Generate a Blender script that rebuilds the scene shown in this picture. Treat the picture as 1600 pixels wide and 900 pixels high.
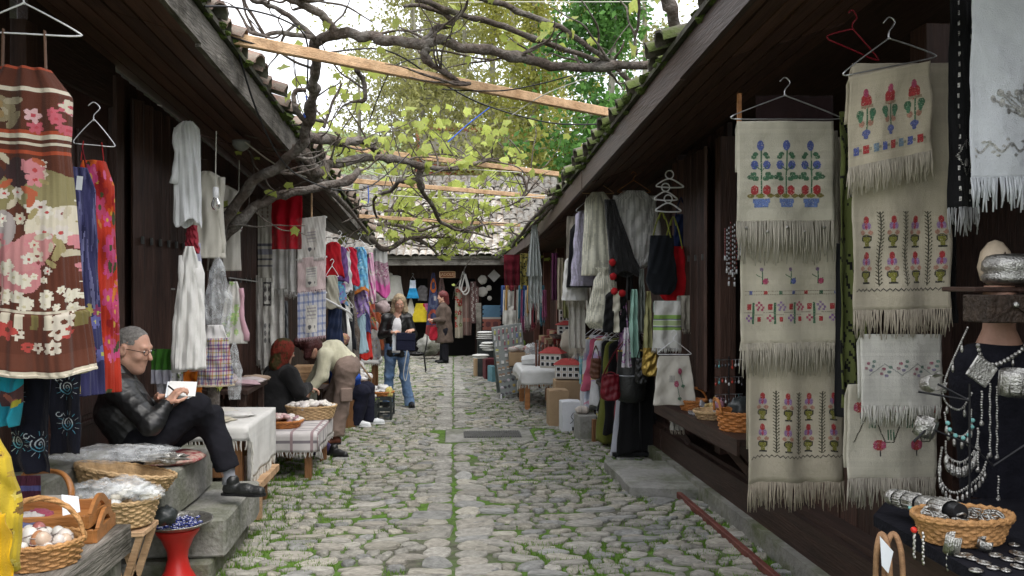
import bpy,bmesh,math,random
import numpy as np
from mathutils import Vector,Matrix,noise
random.seed(11);RNG=np.random.default_rng(11)
for o in list(bpy.data.objects):bpy.data.objects.remove(o,do_unlink=True)
SC=bpy.context.scene
COL=SC.collection
R=math.radians
PI=math.pi
FPX=1280.0;CAMZ=1.6;YAW=math.atan(92/FPX);PITCH=math.atan(8/FPX)
cam_d=bpy.data.cameras.new('camera');cam=bpy.data.objects.new('camera',cam_d);COL.objects.link(cam)
cam_d.sensor_width=36;cam_d.lens=36*FPX/1600;cam_d.clip_start=0.05;cam_d.clip_end=600
cam.location=(0,0,CAMZ);cam.rotation_euler=(R(90)-PITCH,0,-YAW)
SC.camera=cam
W=bpy.data.worlds.new('World');SC.world=W;W.use_nodes=True
SUN_EL,SUN_AZ=R(60),R(142)
nt=W.node_tree;N=nt.nodes;L=nt.links
sky=N.new('ShaderNodeTexSky');sky.sky_type='NISHITA';sky.sun_disc=False
sky.sun_elevation=SUN_EL;sky.sun_rotation=SUN_AZ;sky.air_density=1.0;sky.dust_density=3.0
tc=N.new('ShaderNodeTexCoord');ns=N.new('ShaderNodeTexNoise');ns.inputs['Scale'].default_value=2.2;ns.inputs['Detail'].default_value=6
rp=N.new('ShaderNodeValToRGB');rp.color_ramp.elements[0].position=.40;rp.color_ramp.elements[1].position=.60
rp.color_ramp.elements[0].color=(.62,.62,.62,1);rp.color_ramp.elements[1].color=(1,1,1,1)
mx=N.new('ShaderNodeMix');mx.data_type='RGBA';mx.inputs[7].default_value=(8.6,8.7,9.0,1)
L.new(tc.outputs['Generated'],ns.inputs['Vector']);L.new(ns.outputs['Fac'],rp.inputs['Fac'])
L.new(rp.outputs['Color'],mx.inputs[0]);L.new(sky.outputs['Color'],mx.inputs[6])
L.new(mx.outputs[2],N['Background'].inputs['Color']);N['Background'].inputs['Strength'].default_value=0.15
sun_d=bpy.data.lights.new('sun','SUN');sun=bpy.data.objects.new('sun',sun_d);COL.objects.link(sun)
sun_d.energy=1.5;sun_d.angle=R(40);sun_d.color=(1,.97,.92)
sun.rotation_euler=(R(90)-SUN_EL,0,PI-SUN_AZ);sun.location=(0,0,30)
SC.view_settings.view_transform='Standard';SC.view_settings.look='None';SC.view_settings.gamma=1
SC.view_settings.exposure=0.9;SC.view_settings.use_curve_mapping=False
SC.render.engine='CYCLES';SC.cycles.use_denoising=True
SC.cycles.max_bounces=6;SC.cycles.diffuse_bounces=4;SC.cycles.transparent_max_bounces=10
_cy,_sy=math.cos(YAW),math.sin(YAW)
def ray(px,py):
 x=(px-800)/FPX;z=(450-py)/FPX
 y2=math.cos(PITCH)+z*math.sin(PITCH);z2=z*math.cos(PITCH)-math.sin(PITCH)
 return Vector((x*_cy+y2*_sy,-x*_sy+y2*_cy,z2))
def at(px,py,Y):
 d=ray(px,py);t=Y/d.y
 return Vector((d.x*t,Y,CAMZ+d.z*t))
def GZ(y):return-0.018*y
def gr(px,py):
 d=ray(px,py);t=CAMZ/(-d.z-.018*d.y)
 return Vector((d.x*t,d.y*t,CAMZ+d.z*t))
def pxm(Y):return Y/FPX
V=Vector
ORG={}
def link(o,parent=None):
 COL.objects.link(o)
 if parent is not None:o.parent=parent
 return o
def tagit(o,label=None,cat=None,group=None,kind=None):
 if label:o['label']=label
 if cat:o['category']=cat
 if group:o['group']=group
 if kind:o['kind']=kind
 return o
def thing(name,loc,label=None,cat=None,group=None,kind=None):
 o=bpy.data.objects.new(name,None);link(o);o.location=loc;o.empty_display_size=.05
 ORG[o.name]=V(loc)
 return tagit(o,label,cat,group,kind)
def rot_to(d):
 d=V(d).normalized();return d.to_track_quat('Z','Y').to_matrix()
class MB:
 """collects shapes in world space; build() links them as ONE mesh object"""
 def __init__(s):s.v=[];s.f=[];s.c=[];s.m=[];s.n=0;s.col=(1,1,1);s.mi=0
 def add(s,vs,fs):
  b=s.n
  vs=np.asarray(vs,dtype=float).reshape(-1,3)
  s.v.append(vs);s.n+=len(vs)
  for f in fs:s.f.append([b+i for i in f])
  s.c.extend([s.col]*len(fs));s.m.extend([s.mi]*len(fs))
  return s
 def box(s,c,d,M=None,taper=1.0,bev=0.0):
  hx,hy,hz=d[0]/2,d[1]/2,d[2]/2
  if bev>0:
   b=min(bev,hx*.9,hy*.9,hz*.9);P=[]
   for z,i in((-hz,b),(-hz+b,0),(hz-b,0),(hz,b)):
    k=taper if z>0 else 1
    for x,y in((-hx+i,-hy+b+i*.0),(-hx+b,-hy+i),(hx-b,-hy+i),(hx-i,-hy+b),(hx-i,hy-b),(hx-b,hy-i),(-hx+b,hy-i),(-hx+i,hy-b)):
     P.append((x*k,y*k,z))
   F=[list(range(7,-1,-1)),list(range(24,32))]
   for r in range(3):
    for j in range(8):F.append([r*8+j,r*8+(j+1)%8,(r+1)*8+(j+1)%8,(r+1)*8+j])
  else:
   P=[(x*(taper if z>0 else 1),y*(taper if z>0 else 1),z)for z in(-hz,hz)for x,y in((-hx,-hy),(hx,-hy),(hx,hy),(-hx,hy))]
   F=[[3,2,1,0],[4,5,6,7],[0,1,5,4],[1,2,6,5],[2,3,7,6],[3,0,4,7]]
  P=np.array(P)
  if M is not None:P=P@np.array(M.to_3x3()if hasattr(M,'to_3x3')else M).T
  return s.add(P+np.array(c),F)
 def bar(s,a,b,w,h,up=(0,0,1),bev=0.0):
  a=V(a);b=V(b);d=b-a;l=d.length;d.normalize()
  x=d.cross(V(up));
  if x.length<1e-4:x=d.cross(V((1,0,0)))
  x.normalize();u=x.cross(d).normalized()
  M=Matrix((x,d,u)).transposed()
  return s.box((a+b)/2,(w,l,h),M,bev=bev)
 def tube(s,path,r,n=8,cap=True,sq=1.0):
  path=[V(p)for p in path];k=len(path)
  rs=[r]*k if not hasattr(r,'__len__')else r
  up=None;P=[]
  for i in range(k):
   t=(path[min(i+1,k-1)]-path[max(i-1,0)]);
   if t.length<1e-9:t=V((0,0,1))
   t.normalize()
   if up is None:
    up=t.cross(V((0,0,1)));
    if up.length<.1:up=t.cross(V((1,0,0)))
    up.normalize()
   else:
    up=up-t*up.dot(t)
    if up.length<1e-6:up=t.orthogonal()
    up.normalize()
   w=t.cross(up)
   for j in range(n):
    a=2*PI*j/n
    P.append(path[i]+(up*math.cos(a)+w*math.sin(a)*sq)*rs[i])
  F=[[i*n+j,i*n+(j+1)%n,(i+1)*n+(j+1)%n,(i+1)*n+j]for i in range(k-1)for j in range(n)]
  if cap:F+=[list(range(n-1,-1,-1)),list(range((k-1)*n,k*n))]
  return s.add(P,F)
 def lathe(s,prof,n=24,c=(0,0,0),sx=1,sy=1,fn=None,M=None,cap=True):
  P=[]
  for k,(r,z)in enumerate(prof):
   for j in range(n):
    a=2*PI*j/n;rr=r if fn is None else r+fn(a,k/max(1,len(prof)-1))
    P.append((math.cos(a)*rr*sx,math.sin(a)*rr*sy,z))
  P=np.array(P)
  if M is not None:P=P@np.array(M).T
  F=[[i*n+j,i*n+(j+1)%n,(i+1)*n+(j+1)%n,(i+1)*n+j]for i in range(len(prof)-1)for j in range(n)]
  if cap:F+=[list(range(n-1,-1,-1)),list(range((len(prof)-1)*n,len(prof)*n))]
  return s.add(P+np.array(c),F)
 def ball(s,c,r,n=10,m=7,sc=(1,1,1),M=None,nz=0):
  pr=[(max(1e-4,math.sin(PI*i/m)),-math.cos(PI*i/m))for i in range(m+1)]
  P=[]
  for a,z in pr:
   for j in range(n):
    t=2*PI*j/n;P.append((math.cos(t)*a*sc[0],math.sin(t)*a*sc[1],z*sc[2]))
  P=np.array(P)*r
  if nz:P*=(1+nz*(RNG.random((len(P),1))-.5))
  if M is not None:P=P@np.array(M).T
  F=[[i*n+j,i*n+(j+1)%n,(i+1)*n+(j+1)%n,(i+1)*n+j]for i in range(m)for j in range(n)]
  return s.add(P+np.array(c),F)
 def prism(s,poly,d):
  """poly: list of 3D pts (planar); d: extrusion vector"""
  n=len(poly);P=[V(p)for p in poly]+[V(p)+V(d)for p in poly]
  F=[list(range(n-1,-1,-1)),list(range(n,2*n))]+[[j,(j+1)%n,n+(j+1)%n,n+j]for j in range(n)]
  return s.add(P,F)
 def grid(s,P,cu=False,cols=None):
  P=np.asarray(P);a,b=P.shape[:2];base=s.n
  s.v.append(P.reshape(-1,3));s.n+=a*b
  jj=b if cu else b-1
  for i in range(a-1):
   for j in range(jj):
    s.f.append([base+i*b+j,base+i*b+(j+1)%b,base+(i+1)*b+(j+1)%b,base+(i+1)*b+j])
    s.c.append(s.col if cols is None else tuple(cols[i][j]));s.m.append(s.mi)
  return s
 def build(s,name,mats,parent=None,smooth=False,loc=None,solid=0,bevel=0,label=None,cat=None,group=None,kind=None,auto=None):
  if not isinstance(mats,(list,tuple)):mats=[mats]
  vs=np.concatenate(s.v)if s.v else np.zeros((0,3))
  org=V((0,0,0))
  if parent is not None:org=ORG.get(parent.name,org)
  elif loc is not None:org=V(loc)
  vs=vs-np.array(org)
  me=bpy.data.meshes.new(name)
  me.from_pydata([tuple(x)for x in vs],[],s.f)
  for m in mats:me.materials.append(m)
  if len(mats)>1:me.polygons.foreach_set('material_index',s.m)
  if smooth:me.polygons.foreach_set('use_smooth',[True]*len(s.f))
  if any(c!=(1,1,1)for c in s.c):
   ca=me.color_attributes.new('Col','FLOAT_COLOR','CORNER')
   tot=np.array([len(f)for f in s.f]);cc=np.array([tuple(c)[:3]for c in s.c],dtype=np.float32)
   arr=np.ones((tot.sum(),4),dtype=np.float32);arr[:,:3]=np.repeat(cc,tot,axis=0)
   ca.data.foreach_set('color',arr.ravel())
  o=bpy.data.objects.new(name,me);link(o,parent)
  ORG[o.name]=org
  if parent is None:o.location=org
  if solid:
   md=o.modifiers.new('thick','SOLIDIFY');md.thickness=solid;md.offset=0
  if bevel:
   md=o.modifiers.new('bevel','BEVEL');md.width=bevel;md.segments=1;md.limit_method='ANGLE'
  if auto:
   try:me.set_sharp_from_angle(angle=R(auto))
   except Exception:pass
  return tagit(o,label,cat,group,kind)
def copy_tree(o,loc=None,rotz=None,scale=None,parent=None,label=None):
 c=o.copy();COL.objects.link(c)
 if parent is not None:c.parent=parent
 if loc is not None:c.location=loc
 if rotz is not None:c.rotation_euler=(0,0,rotz)
 if scale is not None:c.scale=scale if hasattr(scale,'__len__')else(scale,)*3
 if label:c['label']=label
 for ch in[x for x in bpy.data.objects if x.parent==o]:copy_tree(ch,parent=c)
 return c
MATS={}
def newmat(name):
 m=bpy.data.materials.new(name);m.use_nodes=True
 nt=m.node_tree;b=nt.nodes['Principled BSDF']
 return m,nt,b
def nd(nt,t,**kw):
 n=nt.nodes.new(t)
 for k,v in kw.items():
  if k in n.inputs:n.inputs[k].default_value=v
  else:setattr(n,k,v)
 return n
def mat(name,col,rough=.8,var=.25,scale=8.,bump=.25,bscale=None,stretch=(1,1,1),metal=0,spec=.3,vcol=False,rnd=.0,col2=None,sheen=0,alpha=1,trans=0,c2pos=(.45,.62),blotch=None):
 """general procedural surface: noise-varied colour, optional second colour in patches, bump"""
 if name in MATS:return MATS[name]
 m,nt,b=newmat(name);l=nt.links
 tcn=nd(nt,'ShaderNodeTexCoord');mp=nd(nt,'ShaderNodeMapping');mp.inputs['Scale'].default_value=stretch
 l.new(tcn.outputs['Object'],mp.inputs['Vector'])
 n1=nd(nt,'ShaderNodeTexNoise',Scale=scale,Detail=6.,Roughness=.65);l.new(mp.outputs[0],n1.inputs['Vector'])
 mr=nd(nt,'ShaderNodeMapRange');mr.inputs[1].default_value=.3;mr.inputs[2].default_value=.7
 mr.inputs[3].default_value=1-var;mr.inputs[4].default_value=1+var;l.new(n1.outputs['Fac'],mr.inputs[0])
 if vcol:
  ca=nd(nt,'ShaderNodeVertexColor');ca.layer_name='Col';base=ca.outputs['Color']
 else:
  rgb=nd(nt,'ShaderNodeRGB');rgb.outputs[0].default_value=(*col,1);base=rgb.outputs[0]
 if col2 is not None:
  n3=nd(nt,'ShaderNodeTexNoise',Scale=blotch or scale*.4,Detail=7.,Roughness=.7);l.new(tcn.outputs['Object'],n3.inputs['Vector'])
  cr=nd(nt,'ShaderNodeMapRange');cr.inputs[1].default_value=c2pos[0];cr.inputs[2].default_value=c2pos[1];l.new(n3.outputs['Fac'],cr.inputs[0])
  mxx=nd(nt,'ShaderNodeMix',data_type='RGBA');l.new(cr.outputs[0],mxx.inputs[0]);l.new(base,mxx.inputs[6]);mxx.inputs[7].default_value=(*col2,1);base=mxx.outputs[2]
 val=mr.outputs[0]
 if rnd:
  oi=nd(nt,'ShaderNodeObjectInfo');r2=nd(nt,'ShaderNodeMapRange');r2.inputs[3].default_value=1-rnd;r2.inputs[4].default_value=1+rnd
  l.new(oi.outputs['Random'],r2.inputs[0]);mu=nd(nt,'ShaderNodeMath',operation='MULTIPLY');l.new(val,mu.inputs[0]);l.new(r2.outputs[0],mu.inputs[1]);val=mu.outputs[0]
 vm=nd(nt,'ShaderNodeVectorMath',operation='SCALE');l.new(base,vm.inputs[0]);l.new(val,vm.inputs['Scale'])
 l.new(vm.outputs[0],b.inputs['Base Color'])
 b.inputs['Roughness'].default_value=rough;b.inputs['Metallic'].default_value=metal;b.inputs['Specular IOR Level'].default_value=spec
 if sheen:b.inputs['Sheen Weight'].default_value=sheen
 if alpha<1:b.inputs['Alpha'].default_value=alpha
 if bump:
  n2=nd(nt,'ShaderNodeTexNoise',Scale=bscale or scale*4,Detail=5.);l.new(mp.outputs[0],n2.inputs['Vector'])
  bp=nd(nt,'ShaderNodeBump',Strength=bump,Distance=.02);l.new(n2.outputs['Fac'],bp.inputs['Height']);l.new(bp.outputs[0],b.inputs['Normal'])
 if trans:
  tr=nd(nt,'ShaderNodeBsdfTranslucent');l.new(vm.outputs[0],tr.inputs['Color'])
  ms=nd(nt,'ShaderNodeMixShader');ms.inputs[0].default_value=trans
  l.new(b.outputs[0],ms.inputs[1]);l.new(tr.outputs[0],ms.inputs[2]);l.new(ms.outputs[0],nt.nodes['Material Output'].inputs['Surface'])
 MATS[name]=m
 return m
def cloth(col,name=None):
 n=name or 'cloth_%02x%02x%02x'%tuple(int(max(0,min(1,c))*255)for c in col)
 return mat(n,col,rough=.92,var=.10,scale=6,bump=.35,bscale=260,spec=.15,sheen=.15,trans=.12)
CLOTHV=mat('printed_cloth',(1,1,1),rough=.92,var=.09,scale=7,bump=.35,bscale=260,spec=.12,vcol=True,sheen=.1,trans=.10)
WOODD=mat('dark_brown_painted_wood',(.042,.023,.017),rough=.55,var=.45,scale=5,bump=.35,stretch=(6,.5,6),rnd=.35,spec=.35,bscale=14)
WOODDV=mat('dark_brown_upright_wood',(.052,.027,.020),rough=.5,var=.6,scale=5,bump=.35,stretch=(6,6,.5),rnd=.35,spec=.35,bscale=14)
SOFF=mat('red_brown_soffit_wood',(.085,.042,.030),rough=.6,var=.4,scale=4,bump=.3,stretch=(6,.4,6),rnd=.3,bscale=16)
WOODG=mat('weathered_grey_wood',(.17,.155,.135),rough=.9,var=.45,scale=6,bump=.8,stretch=(5,.6,5),rnd=.2,bscale=20,col2=(.055,.048,.038))
WOODGX=mat('weathered_grey_wood_across',(.20,.185,.16),rough=.9,var=.4,scale=6,bump=.8,stretch=(.6,5,5),rnd=.2,bscale=20,col2=(.07,.06,.05))
PINE=mat('new_pine_wood',(.50,.33,.195),rough=.75,var=.3,scale=5,bump=.35,stretch=(.5,6,6),rnd=.15,col2=(.36,.22,.12),blotch=5)
OAK=mat('orange_varnished_wood',(.36,.15,.045),rough=.4,var=.3,scale=7,bump=.2,stretch=(.7,4,4),rnd=.15,spec=.5)
TABLEW=mat('brown_table_wood',(.22,.105,.045),rough=.6,var=.3,scale=6,bump=.3,stretch=(3,3,.6),rnd=.15)
BARK=mat('vine_bark',(.085,.066,.055),rough=.95,var=.5,scale=14,bump=1.0,bscale=45,rnd=.15,col2=(.16,.145,.13))
STONEM=mat('cobble_stone',(1,1,1),rough=.8,var=.4,scale=22,bump=.9,bscale=50,vcol=True,spec=.25)
SLAB=mat('grey_stone_slab',(.27,.265,.245),rough=.85,var=.25,scale=6,bump=.6,bscale=30,col2=(.14,.145,.11),blotch=2.5)
CONC=mat('mossy_concrete',(.22,.215,.19),rough=.9,var=.3,scale=5,bump=.7,bscale=25,col2=(.09,.10,.05),blotch=2.2)
TILE=mat('weathered_roof_tile',(.22,.14,.11),rough=.9,var=.35,scale=9,bump=.6,bscale=35,rnd=.35,col2=(.17,.165,.14),blotch=4,c2pos=(.42,.58))
TILEP=mat('pale_lichen_roof_tile',(.28,.265,.24),rough=.95,var=.45,scale=12,bump=1.0,bscale=35,rnd=.5,col2=(.15,.115,.085),blotch=3.5,c2pos=(.48,.62))
TILEM=mat('mossy_roof_tile',(.115,.10,.085),rough=.95,var=.45,scale=9,bump=.8,bscale=35,rnd=.35,col2=(.065,.085,.022),blotch=2.5,c2pos=(.48,.6))
MOSS=mat('moss',(.07,.10,.02),rough=1,var=.5,scale=30,bump=1,bscale=80)
BLACKM=mat('black_metal',(.018,.018,.02),rough=.4,var=.2,scale=20,bump=.1,metal=.3)
SILVER=mat('silver_metal',(.50,.49,.46),rough=.36,var=.3,scale=40,bump=.4,bscale=160,metal=1.0,col2=(.13,.12,.11),blotch=60,c2pos=(.5,.68))
STEEL=mat('steel_wire',(.45,.45,.46),rough=.35,var=.2,scale=30,bump=0,metal=.9)
WHITEP=mat('white_plastic',(.78,.78,.80),rough=.4,var=.05,scale=10,bump=0,spec=.5)
WICKER=mat('golden_wicker',(.42,.22,.085),rough=.6,var=.35,scale=30,bump=.5,bscale=90,rnd=.12,spec=.35)
WICKERP=mat('pale_wicker',(.50,.34,.18),rough=.65,var=.3,scale=30,bump=.5,bscale=90,rnd=.12)
WICKERO=mat('orange_wicker',(.46,.175,.045),rough=.5,var=.35,scale=30,bump=.4,bscale=90,spec=.4)
PAPER=mat('paper',(.72,.76,.80),rough=.9,var=.05,scale=8,bump=.05)
VC=mat('painted_goods',(1,1,1),rough=.6,var=.14,scale=20,bump=.2,bscale=60,vcol=True)
VCG=mat('glazed_goods',(1,1,1),rough=.25,var=.12,scale=20,bump=.05,vcol=True,spec=.5)
def plastic_bag():
 m,nt,b=newmat('clear_plastic_bag');l=nt.links
 b.inputs['Base Color'].default_value=(.85,.88,.9,1);b.inputs['Roughness'].default_value=.12;b.inputs['Specular IOR Level'].default_value=.7
 t=nd(nt,'ShaderNodeBsdfTransparent');ms=nd(nt,'ShaderNodeMixShader');ns_=nd(nt,'ShaderNodeTexNoise',Scale=14.,Detail=4.)
 cr=nd(nt,'ShaderNodeMapRange');cr.inputs[1].default_value=.35;cr.inputs[2].default_value=.7;cr.inputs[3].default_value=.08;cr.inputs[4].default_value=.42
 tcn=nd(nt,'ShaderNodeTexCoord');l.new(tcn.outputs['Object'],ns_.inputs['Vector']);l.new(ns_.outputs['Fac'],cr.inputs[0]);l.new(cr.outputs[0],ms.inputs[0])
 bp=nd(nt,'ShaderNodeBump',Strength=.6,Distance=.03);l.new(ns_.outputs['Fac'],bp.inputs['Height']);l.new(bp.outputs[0],b.inputs['Normal'])
 l.new(t.outputs[0],ms.inputs[1]);l.new(b.outputs[0],ms.inputs[2]);l.new(ms.outputs[0],nt.nodes['Material Output'].inputs['Surface'])
 return m
PBAG=plastic_bag()
def glassm():
 m,nt,b=newmat('bulb_glass');b.inputs['Transmission Weight'].default_value=.9;b.inputs['Roughness'].default_value=.05;b.inputs['Base Color'].default_value=(.95,.95,.95,1)
 return m
GLASS=glassm()
def sheer(col,name,a=.5):
 m,nt,b=newmat(name);l=nt.links
 b.inputs['Base Color'].default_value=(*col,1);b.inputs['Roughness'].default_value=.9;b.inputs['Specular IOR Level'].default_value=.1
 t=nd(nt,'ShaderNodeBsdfTransparent');ms=nd(nt,'ShaderNodeMixShader');ms.inputs[0].default_value=a
 l.new(t.outputs[0],ms.inputs[1]);l.new(b.outputs[0],ms.inputs[2]);l.new(ms.outputs[0],nt.nodes['Material Output'].inputs['Surface'])
 return m
GM=mat('earth_and_moss',(.12,.115,.09),rough=1,var=.45,scale=14,bump=.9,bscale=60,col2=(.085,.16,.026),blotch=1.1,c2pos=(.36,.52))
def sheet(name,x0,x1,ys,dz,m,kind='structure',nx=2):
 b=MB();P=np.array([[(x0+(x1-x0)*i/(nx-1),y,GZ(y)+dz)for i in range(nx)]for y in ys]);b.grid(P)
 o=b.build(name,m,kind=kind);return o
ground=sheet('ground',-120,120,[-20,0,40,60,300],-.06,mat('far_grass',(.07,.10,.03),rough=1,var=.4,scale=2,bump=.3,col2=(.12,.12,.07)))
street=sheet('street',-2.6,2.2,[2.0,6,12,22.6],-.001,GM)
def stone_mesh(seed):
 rg=random.Random(seed);k=rg.randint(5,7)if seed<14 else 4;cor=[]
 for i in range(k):
  a=2*PI*(i+rg.uniform(-.3,.3)*(k>4))/k+(PI/4 if k==4 else 0);e=2.6 if k>4 else 9.;c,s_=math.cos(a),math.sin(a)
  r=(abs(c)**e+abs(s_)**e)**(-1/e)*rg.uniform(.86,1.08);cor.append((c*r*.5,s_*r*.5))
 prof=[]
 for i in range(k):
  p,q,w=cor[i-1],cor[i],cor[(i+1)%k];t=rg.uniform(.22,.34)*(1 if k>4 else .4)
  prof+=[(q[0]+(p[0]-q[0])*t,q[1]+(p[1]-q[1])*t),(q[0]+(w[0]-q[0])*t,q[1]+(w[1]-q[1])*t)]
 n=len(prof);vs=[];tx,ty=rg.uniform(-.35,.35),rg.uniform(-.35,.35)
 for kk,(sc,z)in enumerate(((1.03,-.9),(1.0,.55),(.93,.88),(.6,.98))):
  for(x,y)in prof:vs.append((x*sc,y*sc,z+(rg.uniform(-.13,.13)+tx*x+ty*y if kk>0 else 0)))
 vs.append((rg.uniform(-.1,.1),rg.uniform(-.1,.1),rg.uniform(.9,1.05)))
 fs=[[i*n+j,i*n+(j+1)%n,(i+1)*n+(j+1)%n,(i+1)*n+j]for i in range(3)for j in range(n)]+[[3*n+j,3*n+(j+1)%n,4*n]for j in range(n)]
 return np.array(vs),fs
SM=[stone_mesh(i)for i in range(20)]
stones=[]
rg=random.Random(5)
gy0,gy1,gx0,gx1=9.05,9.85,-.10,.92
y=3.3
while y<22.3:
 dep=rg.uniform(.075,.128)*(1 if y<13 else 1.3)
 off=rg.uniform(-.03,.03)
 x=-2.5+rg.uniform(0,.1)
 while x<2.1:
  w=rg.choice((.09,.12,.15,.19,.23,.29))*rg.uniform(.8,1.15)*(1 if y<13 else 1.3)
  cx=x+w/2;cyy=y+dep/2+.025*math.sin(cx*2.1+y)+off+rg.uniform(-.015,.015)
  x+=w*.97+rg.uniform(-.004,.006)
  if abs(cx)<.21:continue
  if gy0-.02<cyy<gy1+.02 and gx0-w/2<cx<gx1+w/2:continue
  if rg.random()<.02:continue
  g=rg.random();base=rg.uniform(.82,1.12)
  c=(np.array((.285,.274,.240))if g<.55 else np.array((.315,.295,.245))if g<.82 else np.array((.245,.245,.232)))*base
  stones.append((cx,cyy,w,dep*rg.uniform(.88,1.10),rg.uniform(.018,.034),rg.uniform(-.22,.22),tuple(c),rg.randrange(14)))
 y+=dep*.96+rg.uniform(-.003,.005)
for side in(-1,1):
 y=3.3
 while y<22:
  l_=rg.choice((.09,.12,.15,.2,.3))*rg.uniform(.85,1.15);w=rg.uniform(.15,.30)
  cyy=y+l_/2
  if not(gy0-.1<cyy<gy1+.1 and(side>0 or True)):
   c=tuple(np.array((.30,.29,.26))*rg.uniform(.75,1.15))
   stones.append((side*(w/2+.004),cyy,w*1.06,l_*1.10,.020,rg.uniform(-.09,.09),c,14+rg.randrange(6)if rg.random()<.45 else rg.randrange(14)))
  y+=l_+.004
def stone_size(s):
 x,y_=s[0],s[1];px=708+FPX*x/y_
 if px<380 or px>1230:return 0
 return s[2]*s[3]/y_**3
order=sorted(range(len(stones)),key=lambda i:-stone_size(stones[i]))
single=set(order[:290])
SMESH={}
def single_stone(i,s):
 k=s[7];cq=i%5;key=(k,cq)
 if key not in SMESH:
  b=MB();b.col=tuple(np.array(((.285,.274,.240),(.31,.292,.246),(.255,.254,.238),(.325,.31,.275),(.28,.262,.225))[cq]));b.add(*SM[k])
  o=b.build('cobblestone',mat('cobble_stone_near',(1,1,1),rough=.8,var=.45,scale=3.4,bump=.5,bscale=9,vcol=True,spec=.25,rnd=.18),smooth=True);SMESH[key]=o.data;bpy.data.objects.remove(o)
 o=bpy.data.objects.new('cobblestone',SMESH[key]);link(o,street)
 o.location=(s[0],s[1],GZ(s[1])-.008);o.rotation_euler=(rg.uniform(-.08,.08),rg.uniform(-.08,.08),s[5]);o.scale=(s[2],s[3],s[4]*1.1)
bs=MB()
for i,s in enumerate(stones):
 if i in single:single_stone(i,s);continue
 vs,fs=SM[s[7]];ca,sa=math.cos(s[5]),math.sin(s[5])
 x=vs[:,0]*s[2];y_=vs[:,1]*s[3]
 tilt=rg.uniform(-.06,.06)*x+rg.uniform(-.1,.1)*y_
 P=np.stack([s[0]+x*ca-y_*sa,s[1]+x*sa+y_*ca,GZ(s[1])-.008+vs[:,2]*s[4]+tilt],1)
 bs.col=s[6];bs.add(P,fs)
o=bs.build('cobbles',STONEM,street,smooth=True,kind='stuff')
GRASS=mat('young_grass',(.14,.25,.04),rough=1,var=.4,scale=6,bump=0,trans=.25,spec=0)
b=MB();vs=[];fs=[]
gn=0
for k in range(150000):
 yy=3.4+18.5*rg.random()**1.6;xx=rg.uniform(-2.4,2.0)
 d=noise.noise(V((xx*1.3,yy*.9,3.1)))+.5*noise.noise(V((xx*4,yy*4,1.7)))
 edge=-.18+.45*abs(xx/2)**1.2+(.38 if xx<-.9 else 0)
 if d+edge<.08 or abs(xx)<.28:continue
 h=rg.uniform(.022,.042)*(1.4 if xx<-1.2 else 1);a=rg.uniform(0,6.28);w=rg.uniform(.003,.006);lx,ly=rg.uniform(-.02,.02),rg.uniform(-.02,.02)
 z=GZ(yy)-.008
 n0=len(vs);vs+=[(xx-w*math.cos(a),yy-w*math.sin(a),z),(xx+w*math.cos(a),yy+w*math.sin(a),z),(xx+lx,yy+ly,z+h)]
 fs.append([n0,n0+1,n0+2]);gn+=1
b.add(vs,fs)
b.build('grass',GRASS,kind='stuff',label='short green grass growing between the cobbles',cat='grass')
t=thing('drain_cover',(.4,9.45,GZ(9.45)),'grey stone slab with an iron drain grating across the cobbled street','drain')
b=MB();b.box((.41,9.45,GZ(9.45)+.004),(1.0,.78,.03),bev=.008);b.build('slab',SLAB,t)
b=MB();b.box((.45,9.45,GZ(9.45)+.021),(.66,.40,.006));f=b.build('grating_frame',mat('dark_iron',(.09,.09,.088),rough=.6,var=.3,scale=20,metal=.4),t)
for i in range(24):
 b=MB();b.box((.14+i*.027,9.45,GZ(9.45)+.028),(.012,.37,.008));b.build('grating_bar',MATS['dark_iron'],t)
XL,XR=-2.25,2.15
EL,ER=-1.3,1.25
def zl(y):return 2.88-.0705*(y-3.7)
def zr(y):return 2.76-.061*(y-4.08)if y<12 else 2.277-.018*(y-12)
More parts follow.
